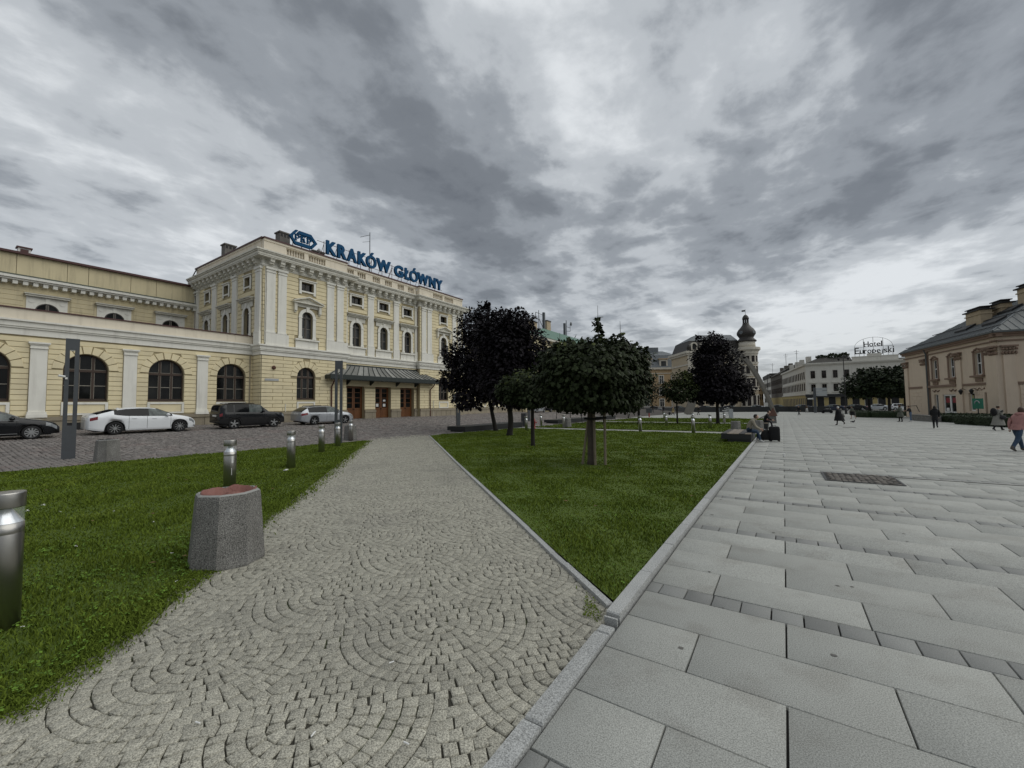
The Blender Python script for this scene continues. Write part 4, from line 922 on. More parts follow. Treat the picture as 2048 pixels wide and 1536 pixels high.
size = (LB_a[:, 1] - LB_a[:, 0]) * (LB_a[:, 3] - LB_a[:, 2]) / np.maximum(dep, .3) ** 3
size[(dep < .5) | (np.abs(lat / np.maximum(dep, .01)) > 1.45) | (1.8 / np.maximum(dep, .01) > 1.1)] = 0
L_idx = np.where(LB_a[:, 4] == 0)[0]; D_idx = np.where(LB_a[:, 4] == 1)[0]
nl = L_idx[np.argsort(-size[L_idx])][:290]; nd = D_idx[np.argsort(-size[D_idx])][:150]
def slabs(idx, mt, name, single):
    a, b, y0, y1 = LB_a[idx, 0], LB_a[idx, 1], LB_a[idx, 2], LB_a[idx, 3]
    jw = .006
    args = ((a + b) / 2, (y0 + y1) / 2, np.zeros(len(idx)), (b - a) / 2 - jw, (y1 - y0) / 2 - .0045)
    if not single:
        V, F = setts(*args, -.05, .0, .0006, .003, tilt=.0003, hj=.0007); ob(name, npmesh(name, V, F, mt), plaza, kind='stuff'); return
    for i in range(len(idx)):
        q = [x[i:i + 1] for x in args]; V, F = setts(*q, -.05, .0, .0006, .003, tilt=.0003, hj=.0007); ob(name, npmesh(name, V, F, mt), plaza)
slabs(nl, 'slab', 'slab', True); slabs(nd, 'slab_dark', 'band_slab', True)
slabs(np.setdiff1d(L_idx, nl), 'slab', 'slab_field', False); slabs(np.setdiff1d(D_idx, nd), 'slab_dark', 'band_slab_field', False)
# plaza beyond the lawns
sheet('far_plaza', np.arange(-21, -1, 2.0), np.concatenate([np.arange(66, 131, 4)]), -.005, 'slab')
sheet('far_plaza_strip', np.concatenate([np.arange(-1, 33, 3.0)]), np.arange(99, 131, 4), -.004, 'slab')
# drain line and cast-iron grate with setts
tag(ob('drain_channel', MB().box(-1.15, 14, 13.36, 13.45, gzf(0, 13.4) - .02, gzf(0, 13.4) + .004).mesh('drain_channel', 'slab_base')), 'dark drain slot running across the pale plaza slabs', 'drain')
gr = thing('manhole_cover', 'rectangular manhole cover paved with small brown setts beside the dark drain slot', 'manhole cover', (1.45, 12.75, gzf(0, 12.7) + .012))
ob('rim', MB().prism(rect(-.70, .70, -.66, .62), 0, .008, 0, [rect(-.66, .66, -.62, .58)]).mesh('rim', 'iron'), gr)
a = np.arange(-.6, .6, .115); xx, yy = np.meshgrid(a, a); V, F = setts(xx.ravel() + .05, yy.ravel() + .03, np.zeros(xx.size), np.full(xx.size, .052), np.full(xx.size, .05), -.02, .008, .003, .008, gzz=np.zeros(xx.size))
ob('small_setts', npmesh('small_setts', V, F, 'grate_sett'), gr, kind='stuff')
ob('bed', MB().box(-.67, .67, -.63, .59, -.02, .001).mesh('bed', 'slab_base'), gr)
m = MB(); m.box(3.9, 4.7, 41.4, 42.3, gzf(4, 42) - .01, gzf(4, 42) + .006); tag(ob('drain_cover', m.mesh('drain_cover', 'slab_base')), 'thin dark drain cover lying in the far plaza slabs', 'drain cover')

# ---- kerbs
kb = struct('kerb', MB().box(-1.305, -1.195, 3.30, 3.32, -.08, .04).mesh('kerb', 'granite'))
def kerbline(pts, w, h, ln, side):
    """row of kerb stones along a polyline, each its own stone"""
    for (p, q) in zip(pts[:-1], pts[1:]):
        p, q = np.array(p), np.array(q); d = q - p; l = np.hypot(*d); d /= l; n = np.array([-d[1], d[0]]) * side; k = 0
        while k < l - .02:
            e = min(k + ln, l); c = [p + d * (k + .004), p + d * (e - .004)]; c = [c[0], c[1], c[1] + n * w, c[0] + n * w]
            if side < 0: c = [c[0], c[3], c[2], c[1]]
            zb = [gzf(*x) for x in c]; t = rnd.uniform(-.004, .004); ct = []
            mid = sum(c) / 4
            b = [(x[0], x[1], z - .1) for x, z in zip(c, zb)]; tp = [(x[0], x[1], z + h + t - .012) for x, z in zip(c, zb)]
            t2 = [(*(mid + (x - mid) * (1 - .012 / max(.05, np.hypot(*(x - mid))))), z + h + t) for x, z in zip(c, zb)]
            m = MB(); m.add(b + tp + t2, [(8, 9, 10, 11)] + [f for i in range(4) for f in ((i, (i + 1) % 4, (i + 1) % 4 + 4, i + 4), (i + 4, (i + 1) % 4 + 4, (i + 1) % 4 + 8, i + 8))])
            ob('kerb_stone', m.mesh('kerb_stone', 'granite'), kb); k = e
kerbline([(-1.195, 3.36), (-1.195, 66)], .115, .055, 1.0, 1)
kerbline([(-1.185, -2.2), (-1.185, 3.22)], .115, .022, 1.06, 1)
kerbline([(-1.36, 3.50), (-2.38, 4.36), (-4.27, 6.0), (-8.94, 10.05), (-19.3, 19.15)], .07, .035, 1.0, -1)
kerbline([(-19.2, 19.3), (-19.3, 66)], .09, .04, 2.0, -1)

# ---- lawns
LL = [(-1.31, 3.46)]
lawn_left = PATH_L[1:] + [(-19.2, 10.85), (-19.15, 3.8), (-19.1, -6.0), (-6.2, -6.0), (-3.6, -.5)]
lawn_A = [(-1.32, 3.62), (-2.4, 4.5), (-4.2, 6.08), (-8.94, 10.15), (-19.1, 19.1), (-19.2, 29.6), (-1.32, 29.2)]
lawn_B = [(-1.32, 31.0), (-19.25, 31.4), (-19.3, 46.4), (-1.32, 46.4)]
lawn_C = [(-1.32, 48.6), (-19.3, 48.6), (-19.3, 65.6), (-1.32, 65.6)]
polysheet('lawn_left', lawn_left, .012, 'lawn', .5); polysheet('lawn_near', lawn_A, .02, 'lawn', .5); polysheet('lawn_middle', lawn_B, .02, 'lawn', 1.5); polysheet('lawn_far', lawn_C, .02, 'lawn', 1.5)
sheet('path_strip', np.arange(-19.3, -1.2, 1.5), [29.5, 30.3, 31.1], .006, 'slab'); sheet('path_strip_far', np.arange(-19.3, -1.2, 1.5), [46.4, 47.6, 48.7], .006, 'slab')
def grass(name, poly, n, hmin, hmax, dmin, dmax, lean=.5, wk=1.0, mt='blade', ragged=0.0):
    """tufts of single blades, thicker near the camera"""
    poly = np.asarray(poly); lo, hi = poly.min(0), poly.max(0); X = []; Y = []; tot = 0
    while tot < n:
        x = rng.uniform(lo[0], hi[0], n * 2); y = rng.uniform(lo[1], hi[1], n * 2)
        d = np.hypot(x, y); k = inside(poly.tolist(), x, y) & (d > dmin) & (d < dmax); k &= rng.random(len(x)) < np.clip((dmin + 1.2) / d, 0, 1) ** 1.3
        X.append(x[k]); Y.append(y[k]); tot += k.sum()
        if k.sum() == 0: break
    X = np.concatenate(X)[:n]; Y = np.concatenate(Y)[:n]; n = len(X); d = np.hypot(X, Y)
    if ragged:
        s = ragged * rng.normal(0, 1, (n, 2)); X, Y = X + s[:, 0] * .3, Y + s[:, 1] * .3
    lump = .75 + .5 * np.sin(X * 3.1 + 1.3 * np.sin(Y * 2.3)) * np.sin(Y * 2.7 + X) ** 1
    h = rng.uniform(hmin, hmax, n) * np.clip(lump, .45, 1.4); w = wk * (.0022 + .0011 * d) * rng.uniform(.7, 1.4, n)
    a = rng.uniform(0, 2 * np.pi, n); b = rng.uniform(0, 2 * np.pi, n); l = h * lean * rng.uniform(.3, 1.6, n); z = gz(X, Y) + .015
    V = np.zeros((n, 5, 3)); dx, dy = np.cos(a) * w, np.sin(a) * w; lx, ly = np.cos(b) * l, np.sin(b) * l
    for i, (s, t, q) in enumerate(((-1, 0, 0), (1, 0, 0), (.8, .6, .35), (-.8, .6, .35), (0, .95, 1))):
        V[:, i, 0] = X + dx * s + lx * q; V[:, i, 1] = Y + dy * s + ly * q; V[:, i, 2] = z + h * t
    o = (np.arange(n) * 5)[:, None]; F = np.concatenate([o + np.array([[0, 1, 2]]), o + np.array([[0, 2, 3]]), o + np.array([[3, 2, 4]])])
    ob(name, npmesh(name, V.reshape(-1, 3), F, mt), None, kind='stuff')
grass('grass', lawn_left, 190000, .025, .07, .5, 24, wk=.66, ragged=.05)
grass('grass', lawn_A, 150000, .025, .06, 2.6, 36, wk=.72); grass('grass', lawn_B, 16000, .04, .09, 20, 60); grass('grass', lawn_C, 9000, .04, .1, 30, 80)
# grass creeping over the path edge, moss in the joints by the kerb
edge = [(x + .10, y + .10) for x, y in PATH_L[1:]] + [(x - .12, y - .12) for x, y in PATH_L[1:]][::-1]
grass('edge_grass', edge, 12000, .015, .05, .5, 9, lean=1.0, ragged=.14, wk=.65); grass('edge_grass', edge, 5000, .02, .05, 6, 26, lean=1.0, ragged=.4, wk=.7)
ke = [(x + .05, y - .11) for x, y in PATH_R] + [(x - .01, y + .0) for x, y in PATH_R][::-1]
grass('edge_grass', ke, 2600, .008, .03, 2, 8, lean=1.2, ragged=.15); grass('edge_grass', [(-1.48, 3.26), (-1.32, 3.22), (-1.32, 3.36), (-1.6, 3.62)], 260, .006, .018, 2, 8, lean=1.0, mt='soil_grass' if 'soil_grass' in M else 'blade')
def clover(poly, n, dmax, name='clover', mt='clover', r0=.010, r1=.02, z0=.03, z1=.085):
    poly = np.asarray(poly); lo, hi = poly.min(0), poly.max(0)
    x = rng.uniform(lo[0], hi[0], n * 25); y = rng.uniform(lo[1], hi[1], n * 25); d = np.hypot(x, y)
    k = inside(poly.tolist(), x, y) & (d < dmax) & (rng.random(len(x)) < np.clip(1.6 / d, 0, 1) ** 1.2) & (np.sin(x * 2.2 + y) * np.sin(y * 1.9 - x * .7) + np.sin(x * 5.1 - y * 3.7) * .6 + rng.normal(0, .55, len(x)) > -.25); x, y = x[k][:n], y[k][:n]; n = len(x)
    r = rng.uniform(r0, r1, n) * (1 + .12 * np.hypot(x, y)); a = rng.uniform(0, 6.28, n); z = gz(x, y) + rng.uniform(z0, z1, n)
    V = np.zeros((n, 3, 4, 3)); tl = rng.normal(0, .35, (n, 3))
    for t in range(3):
        aa = a + t * 2.094
        for i, (q, s) in enumerate(((.08, 0), (.75, .62), (1.15, 0), (.75, -.62))):
            V[:, t, i, 0] = x + r * (q * np.cos(aa) - s * np.sin(aa)); V[:, t, i, 1] = y + r * (q * np.sin(aa) + s * np.cos(aa)); V[:, t, i, 2] = z + r * q * tl[:, t] - (r * .25 if i == 2 else 0)
    ob(name, npmesh(name, V.reshape(-1, 3), np.arange(n * 12).reshape(-1, 4), mt), None, kind='stuff')
clover(lawn_left, 16000, 8, r0=.006, r1=.0125); clover(lawn_A, 6000, 9, r0=.008, r1=.014, z0=.02, z1=.05)
clover(lawn_left, 160, 12, 'daisies', 'daisy', .006, .012, .06, .10)
# cigarette ends and paper scraps
for (x, y, a, lb) in ((-2.86, 1.0, .3, 'white cigarette end on the cobbles, leftmost and lowest of four'), (-2.35, 1.95, 1.2, 'white cigarette end on the cobbles farthest from the plaza kerb, uppermost of four'), (-1.75, 1.55, .1, 'white cigarette end on the cobbles nearest to the plaza kerb'), (-2.2, 1.3, 2.0, 'white cigarette end in the middle of the cobbled path, between the others')):
    m = MB(); m.tube([(0, 0, .012), (.035, 0, .012)], .004, 6); o = ob('cigarette_butt', m.mesh('cigarette_butt', 'paper')); o.location = (x, y, .006); o.rotation_euler = (0, 0, a)
    tag(o, lb, 'litter', 'cigarette ends on the cobbled path')
m = MB().lathe([(.03, 0), (.042, .11), (.044, .115)], 12); o = ob('paper_cup', m.mesh('paper_cup', 'paper')); o.location = (-.05, 16.9, gzf(0, 16.9) + .002); tag(o, 'small white paper cup standing on the plaza slabs', 'cup')
for x, y, nm in ((-9.3, 5.2, 'white scrap of litter in the grass by the third bollard'),):
    o = ob('paper_scrap', MB().hexa([(-.05, -.04, 0), (.06, -.03, .02), (.05, .05, .03), (-.04, .04, .0)], [(-.05, -.04, .03), (.05, -.03, .06), (.05, .05, .05), (-.04, .04, .04)]).mesh('paper_scrap', 'paper')); o.location = (-11.75, 6.1, gzf(-11.7, 6.1) + .03); tag(o, nm, 'litter')

# chewing-gum spots and grime on the slabs, a few fallen leaves on the grass
n = 170; x = rng.uniform(-1.1, 9, n); y = rng.uniform(1.4, 20, n) ** 1.0; r = rng.uniform(.006, .022, n); V = []; F = []
for i in range(n):
    a = np.linspace(0, 2 * np.pi, 9)[:-1]; q = r[i] * rng.uniform(.75, 1.2, 8); V += [(x[i] + q[k] * math.cos(a[k]) * 1.2, y[i] + q[k] * math.sin(a[k]), gzf(x[i], y[i]) + .0035) for k in range(8)]; F += [(i * 8, i * 8 + 1, i * 8 + 2, i * 8 + 3), (i * 8, i * 8 + 3, i * 8 + 4, i * 8 + 7), (i * 8 + 4, i * 8 + 5, i * 8 + 6, i * 8 + 7)]
ob('gum_spots', npmesh('gum_spots', np.array(V), np.array(F), 'gum'), plaza, kind='stuff')
def fallen(poly, n, dmax, sz):
    p = np.array(poly); x = rng.uniform(p[:, 0].min(), p[:, 0].max(), n * 6); y = rng.uniform(p[:, 1].min(), p[:, 1].max(), n * 6); k = inside(poly, x, y) & (np.hypot(x, y) < dmax); x, y = x[k][:n], y[k][:n]; m = len(x)
    a = rng.uniform(0, 6.28, m); s = sz * rng.uniform(.6, 1.3, m); V = np.zeros((m, 4, 3)); z = gz(x, y) + .055
    for i, (u, v, w) in enumerate(((-1, 0, 0), (0, -.5, .3), (1, 0, .1), (0, .5, .2))):
        V[:, i, 0] = x + s * (u * np.cos(a) - v * np.sin(a)); V[:, i, 1] = y + s * (u * np.sin(a) + v * np.cos(a)); V[:, i, 2] = z + s * w
    ob('fallen_leaves', npmesh('fallen_leaves', V.reshape(-1, 3), np.arange(m * 4).reshape(-1, 4), 'fallen_leaf'), None, kind='stuff')
fallen(lawn_A, 70, 22, .05); fallen(lawn_left, 40, 14, .04)
# ------------------------------------------------------------------ trees
LEAF = np.array([(0, 0), (.34, .08), (.52, .42), (.27, .46), (.31, .80), (0, 1.0), (-.31, .80), (-.27, .46), (-.52, .42), (-.34, .08)])
LEAF_F = np.array([(0, 1, 3), (1, 2, 3), (0, 3, 5), (3, 4, 5), (0, 5, 7), (5, 6, 7), (0, 7, 9), (7, 8, 9)])
def leaf_mesh(name, P, D, S, mt, mt2=None, frac2=None, droop=.35, simple=False):
    """P leaf points, D outward directions, S sizes; every leaf is a small lobed, drooping blade"""
    n = len(P); up = np.array([0, 0, 1.0])
    tip = D + np.array([0, 0, -1]) * droop * rng.uniform(.2, 1.8, n)[:, None] + rng.normal(0, .35, (n, 3)); tip /= np.linalg.norm(tip, axis=1)[:, None]
    nr = D * .6 + up * .9 + rng.normal(0, .35, (n, 3)); nr -= tip * (nr * tip).sum(1)[:, None]; nr /= np.linalg.norm(nr, axis=1)[:, None]
    sd_ = np.cross(tip, nr); cur = rng.uniform(.05, .4, n)
    lf = LEAF[[0, 2, 5, 8]] if simple else LEAF; k = len(lf)
    V = np.zeros((n, k, 3))
    for i, (x, y) in enumerate(lf):
        bend = -(abs(x) * .45 + cur * y * y)
        V[:, i] = P + S[:, None] * (sd_ * x + tip * y + nr * np.reshape(bend, (-1, 1)))
    F0 = np.array([(0, 1, 2), (0, 2, 3)]) if simple else LEAF_F
    F = (F0[None] + (np.arange(n) * k)[:, None, None]).reshape(-1, 3)
    mi = None; mats = [mt]
    if mt2: mats = [mt, mt2]; mi = np.repeat((frac2 > rng.random(n)).astype(int), len(F0))
    return npmesh(name, V.reshape(-1, 3), F, mats, mi)
def crown_points(n, blobs, shell=.55):
    """points in a union of ellipsoids (cx, cy, cz, rx, ry, rz), denser towards the surface, with lumps"""
    w = np.array([b[3] * b[4] * b[5] for b in blobs]) ** .8; w /= w.sum(); P = []; D = []
    for b, k in zip(blobs, (w * n).astype(int)):
        d = rng.normal(0, 1, (k, 3)); d /= np.linalg.norm(d, axis=1)[:, None]
        r = np.where(rng.random(k) < .7, rng.uniform(shell, 1.0, k), rng.uniform(.15, 1, k) ** .6)
        r *= 1 + .10 * np.sin(d[:, 0] * 7 + b[0]) * np.sin(d[:, 1] * 6 + b[1]) + .08 * np.sin(d[:, 2] * 9 + d[:, 0] * 5)
        P.append(np.array(b[:3]) + d * r[:, None] * np.array(b[3:6])); D.append(d)
    return np.concatenate(P), np.concatenate(D)
def limb_paths(base, top, blobs, n, r0):
    out_ = []
    for i in range(n):
        b = blobs[i % len(blobs)]; a = rnd.uniform(0, 6.28); e = Vector((b[0] + b[3] * .7 * math.cos(a), b[1] + b[4] * .7 * math.sin(a), b[2] + b[5] * rnd.uniform(-.3, .75)))
        s = Vector(base) + (Vector(top) - Vector(base)) * rnd.uniform(.75, 1.0); mid = (s + e) / 2 + Vector((rnd.uniform(-.2, .2), rnd.uniform(-.2, .2), rnd.uniform(.0, .3)))
        out_.append(([s, mid, e], [r0 * .5, r0 * .3, r0 * .08]))
    return out_
def tree(name, label, base, trunk_h, r0, r1, blobs, nleaf, ls, mt, mt2=None, lightfn=None, bark='bark_dark', group=None, lean=(0, 0), droop=.35, limbs=10, spikes=(), curve=0.0, shell=.55, simple=False, category='tree'):
    t = thing(name, label, category, base, 0, group, world=True); b = Vector(base)
    top = b + Vector((lean[0], lean[1], trunk_h)); tr = MB()
    pth = []; rr = []
    for i in range(9):
        s = i / 8; p = b.lerp(top, s) + Vector((curve * math.sin(s * math.pi), curve * .4 * math.sin(s * 5), 0)); p.z = base[2] - .1 + (trunk_h + .1) * s
        pth.append(p); rr.append((r0 * (1 + .35 * max(0, .12 - s) / .12)) * (1 - s) + r1 * s)
    tr.tube(pth, rr, 10)
    ob('trunk', tr.mesh('trunk', bark, True), t)
    lm = MB()
    for p, r in limb_paths(b.lerp(top, .6), top, blobs, limbs, r1): lm.tube(p, r, 5)
    ob('limbs', lm.mesh('limbs', bark, True), t)
    P, D = crown_points(nleaf, blobs, shell)
    for (sx, sy, z0, z1, sr) in spikes:
        k = int(60 * (z1 - z0) / .5); z = rng.uniform(z0, z1, k); a = rng.uniform(0, 6.28, k); q = sr * (1 - .6 * (z - z0) / (z1 - z0)) * rng.uniform(.2, 1, k)
        P = np.concatenate([P, np.stack([sx + q * np.cos(a), sy + q * np.sin(a), z], 1)]); D = np.concatenate([D, np.stack([np.cos(a), np.sin(a), .3 + 0 * a], 1)])
    S = ls * rng.uniform(.65, 1.25, len(P))
    fr2 = None if lightfn is None else lightfn(P)
    ob('crown', leaf_mesh('crown', P, D, S, mt, mt2, fr2, droop, simple), t)
    for (sx, sy, z0, z1, sr) in spikes:
        ob('twig', MB().tube([(sx, sy, z0 - .5), (sx, sy, z1 + .35)], [.02, .005], 4).mesh('twig', bark), t)
    return t
z_ = lambda x, y: gzf(x, y)
# big round crowned tree with stakes
bx, by = -4.93, 11.74; zb = z_(bx, by)
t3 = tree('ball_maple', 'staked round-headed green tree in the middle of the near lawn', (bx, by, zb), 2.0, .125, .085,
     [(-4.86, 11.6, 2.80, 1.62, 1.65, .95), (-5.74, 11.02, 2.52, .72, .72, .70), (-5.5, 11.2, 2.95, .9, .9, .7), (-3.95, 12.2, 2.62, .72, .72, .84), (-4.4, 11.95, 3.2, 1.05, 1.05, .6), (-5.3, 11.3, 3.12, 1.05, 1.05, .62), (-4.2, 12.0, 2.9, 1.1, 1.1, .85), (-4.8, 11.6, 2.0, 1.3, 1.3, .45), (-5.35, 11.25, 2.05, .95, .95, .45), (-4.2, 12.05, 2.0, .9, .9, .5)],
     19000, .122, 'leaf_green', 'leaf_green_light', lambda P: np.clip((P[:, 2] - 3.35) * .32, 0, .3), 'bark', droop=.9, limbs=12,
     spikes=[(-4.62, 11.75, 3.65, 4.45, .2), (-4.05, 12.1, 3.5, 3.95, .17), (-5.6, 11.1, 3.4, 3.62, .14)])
for dx, dy, lx, ly, h in ((.17, -.12, -.02, .02, 2.3), (.43, .02, .02, 0, 2.25), (-.28, -.08, .30, .12, 2.1)):
    ob('stake', MB().tube([(bx + dx, by + dy, zb - .1), (bx + dx + lx, by + dy + ly, zb + h)], [.042, .04], 8).mesh('stake', 'stake'), t3)
ob('tie', MB().tube([(bx - .1, by - .2, zb + 1.42), (bx + .2, by - .22, zb + 1.40), (bx + .5, by - .05, zb + 1.44), (bx + .2, by + .15, zb + 1.42), (bx - .12, by, zb + 1.41), (bx - .1, by - .2, zb + 1.42)], .035, 6).mesh('tie', 'black'), t3)
# two dark purple maples
bx, by = -18.37, 25.37; zb = z_(bx, by)
tree('purple_maple', 'tall dark purple maple on the left, next to the long black bench', (bx, by, zb), 2.6, .17, .12,
     [(-19.1, 24.6, 5.4, 2.1, 2.1, 2.9), (-20.5, 24.0, 4.3, 1.35, 1.4, 1.6), (-19.6, 24.3, 7.7, 1.35, 1.4, 1.5), (-19.9, 24.0, 2.6, 1.5, 1.4, 1.2), (-18.0, 25.4, 3.2, 1.8, 1.7, 1.6), (-17.9, 25.3, 6.6, 1.6, 1.6, 1.8), (-18.9, 24.6, 8.8, .75, .75, .8), (-17.7, 25.3, 8.4, .9, .9, .85), (-21.0, 23.4, 5.6, .9, .9, 1.0), (-21.2, 23.3, 3.8, .9, .9, .9), (-18.5, 25.0, 5.0, 2.0, 2.0, 2.6)],
     16000, .215, 'leaf_purple', None, None, 'bark_dark', 'purple maples', limbs=14, lean=(-.5, -.2), droop=.5, spikes=[(-18.7, 24.8, 9.2, 9.75, .25)], shell=.5)
bx, by = -14.37, 21.22; zb = z_(bx, by)
tree('purple_maple', 'dark purple maple whose thick curved trunk stands left of the small green tree', (bx, by, zb), 2.3, .19, .14,
     [(-14.2, 21.0, 5.6, 1.6, 1.6, 2.1), (-13.6, 21.3, 6.8, 1.05, 1.1, 1.0), (-12.9, 21.7, 5.3, 1.0, 1.0, 1.5), (-14.7, 20.8, 3.2, 1.45, 1.4, 1.5), (-13.7, 21.3, 2.7, 1.5, 1.4, 1.2), (-15.3, 20.5, 5.9, 1.1, 1.1, 1.4), (-13.0, 21.8, 3.6, .9, .9, 1.3), (-12.2, 22.3, 4.8, .8, .8, 1.0), (-14.2, 21.0, 4.2, 1.4, 1.4, 2.2)],
     13000, .195, 'leaf_purple', None, None, 'bark_dark', 'purple maples', limbs=12, droop=.5, curve=.12, shell=.5)
# small green ball tree
bx, by = -9.52, 15.98; zb = z_(bx, by)
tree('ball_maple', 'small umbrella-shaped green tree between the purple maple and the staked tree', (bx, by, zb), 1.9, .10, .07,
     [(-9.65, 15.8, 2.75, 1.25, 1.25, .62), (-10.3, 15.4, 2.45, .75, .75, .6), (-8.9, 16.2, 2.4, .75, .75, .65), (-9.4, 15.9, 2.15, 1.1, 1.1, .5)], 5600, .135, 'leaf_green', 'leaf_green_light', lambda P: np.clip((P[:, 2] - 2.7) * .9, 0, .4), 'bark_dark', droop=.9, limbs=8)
# round trees further back
bx, by = -12.45, 42.3
tree('ball_tree', 'dark round-crowned tree on the second lawn right of the staked tree', (bx, by, z_(bx, by)), 2.4, .15, .11, [(-12.1, 42.4, 3.1, 2.0, 2.0, 1.75), (-12.6, 42.3, 3.3, 1.6, 1.6, 1.5)], 5200, .15, 'leaf_dark', None, None, droop=.2, limbs=8, simple=True)
bx, by = -15.7, 40.94
tree('ball_tree', 'dark round tree mostly hidden behind the staked tree, thin trunk showing', (bx, by, z_(bx, by)), 2.2, .12, .09, [(-15.4, 40.9, 2.5, 2.0, 2.0, 1.35)], 3000, .17, 'leaf_dark', None, None, droop=.3, limbs=8, simple=True)
bx, by = -8.75, 42.52
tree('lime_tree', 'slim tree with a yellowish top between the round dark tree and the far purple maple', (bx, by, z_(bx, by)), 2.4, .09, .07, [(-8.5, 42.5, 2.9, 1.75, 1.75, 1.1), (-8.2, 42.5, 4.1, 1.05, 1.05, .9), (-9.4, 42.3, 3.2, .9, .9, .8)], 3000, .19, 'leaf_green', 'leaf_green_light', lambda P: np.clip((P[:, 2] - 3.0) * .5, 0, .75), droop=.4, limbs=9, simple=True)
bx, by = -5.49, 45.21
tree('purple_maple', 'broad dark purple maple in front of the building with the onion dome', (bx, by, z_(bx, by)), 2.4, .17, .13,
     [(-5.3, 45.1, 5.2, 2.3, 2.3, 2.9), (-6.6, 44.6, 3.3, 1.5, 1.5, 1.6), (-4.0, 45.6, 3.2, 1.6, 1.6, 1.5), (-5.6, 45.0, 7.4, 1.35, 1.35, 1.4), (-5.0, 45.2, 2.8, 2.2, 2.2, 1.2), (-7.5, 44.0, 4.3, 1.1, 1.1, .9), (-7.2, 44.2, 2.9, 1.3, 1.3, 1.0), (-6.6, 44.4, 6.2, 1.2, 1.2, 1.3), (-2.9, 46.0, 2.9, .75, .75, .7)], 13000, .235, 'leaf_purple', None, None, group='purple maples', limbs=14, droop=.45, spikes=[(-6.9, 44.6, 8.0, 8.6, .4)], shell=.5)
bx, by = -6.65, 68.96
tree('young_tree', 'thin tree trunk at the far lawn edge behind the broad purple maple', (bx, by, z_(bx, by)), 2.6, .10, .08, [(-6.4, 69, 3.6, 1.5, 1.5, 1.6)], 1500, .24, 'leaf_dark', None, None, limbs=6, simple=True)
bx, by = -21.3, 44.6; zb = z_(bx, by)
sp_ = tree('sapling', 'thin yellow-green sapling tied between dark stakes at the street edge', (bx, by, zb), 2.3, .05, .03, [(-21.1, 44.6, 2.75, .85, .85, .55), (-21.6, 44.5, 2.6, .5, .5, .4)], 700, .16, 'leaf_green_light', 'leaf_green', lambda P: .5 + 0 * P[:, 0], limbs=6, simple=True)
for dx in (-1.9, 1.5): ob('stake', MB().tube([(bx + dx, by, zb - .1), (bx + dx * .95, by, zb + 1.25)], .04, 6).mesh('stake', 'bark_dark'), sp_)
ob('tie', MB().tube([(bx - 1.85, by, zb + 1.2), (bx - .9, by, zb + 1.0), (bx, by, zb + .95), (bx + .8, by, zb + 1.0), (bx + 1.45, by, zb + 1.2)], .05, 5).mesh('tie', 'black'), sp_)
# trees before the hotel
for i, (x, y, r, h, lb) in enumerate(((14.9, 112, 4.6, 7.7, 'left and largest of the dark trees standing before the white hotel'), (17.7, 110, 3.9, 7.0, 'middle dark tree before the white hotel, behind the long hedge'), (20.6, 113, 3.6, 7.9, 'dark tree before the hotel nearest to the corner of the tan building'))):
    tree('plaza_tree', lb, (x, y, -.85), 3.4, .28, .2, [(x, y, 5.3, r, r, 3.0), (x - r * .5, y, 4.3, r * .6, r * .6, 2.0), (x + r * .5, y - 1, 4.4, r * .6, r * .6, 2.0), (x + .5, y, h - .6, r * .55, r * .55, 1.5)], 3600, .48, 'leaf_dark', 'leaf_green', lambda P: .25 + 0 * P[:, 0], limbs=10, group='dark trees before the hotel', simple=True)
# shrubs seen over the far roofs
# ------------------------------------------------------------------ hedges
def hedge(label, pts, w, h, n, base=None):
    """clipped box hedge along a line of points"""
    o = pts[0]; t = thing('box_hedge', label, 'hedge', (o[0], o[1], gzf(*o)), 0, 'clipped hedges before the tan building', world=True)
    V = []; P = []; D = []
    for (p, q) in zip(pts[:-1], pts[1:]):
        p, q = np.array(p, float), np.array(q, float); d = q - p; l = np.hypot(*d); d /= l; nn = np.array([-d[1], d[0]])
        m = MB(); z0, z1 = gzf(*p), gzf(*q); c = lambda b, s, z: (b[0] + nn[0] * s, b[1] + nn[1] * s, z)
        m.hexa([c(p, -w / 2 + .05, z0), c(q, -w / 2 + .05, z1), c(q, w / 2 - .05, z1), c(p, w / 2 - .05, z0)], [c(p, -w / 2 + .05, z0 + h - .05), c(q, -w / 2 + .05, z1 + h - .05), c(q, w / 2 - .05, z1 + h - .05), c(p, w / 2 - .05, z0 + h - .05)])
        ob('hedge_core', m.mesh('hedge_core', 'hedge'), t)
        k = int(n * l); s = rng.uniform(0, l, k); f = rng.random(k); top = f < .45; off = np.where(top, rng.uniform(-w / 2, w / 2, k), np.where(f < .75, -w / 2, w / 2)); zz_ = np.where(top, h, rng.uniform(.02, h, k))
        X = p[0] + d[0] * s + nn[0] * off; Y = p[1] + d[1] * s + nn[1] * off
        P.append(np.stack([X, Y, gz(X, Y) + zz_], 1) + rng.normal(0, .02, (k, 3))); D.append(np.stack([np.where(top, 0, nn[0] * np.sign(off)), np.where(top, 0, nn[1] * np.sign(off)), np.where(top, 1, .2)], 1))
    P = np.concatenate(P); D = np.concatenate(D)
    ob('foliage', leaf_mesh('foliage', P, D, rng.uniform(.07, .14, len(P)), 'hedge', 'leaf_dark', .4 + 0 * P[:, 0], .1, True), t)
hedge('nearest clipped hedge running right from its pointed corner before the tan building', [(13.4, 53.0), (14.6, 47.0), (16.8, 40.0)], 1.3, .78, 260)
hedge('clipped hedge behind the nearest one, ending by the concrete planter wall', [(13.6, 60.3), (14.3, 56.6), (15.2, 53.0)], 1.2, .72, 240)
hedge('low hedge directly under the windows of the tan building', [(14.9, 65.0), (16.6, 60.0), (18.5, 52.0)], .9, .75, 200)
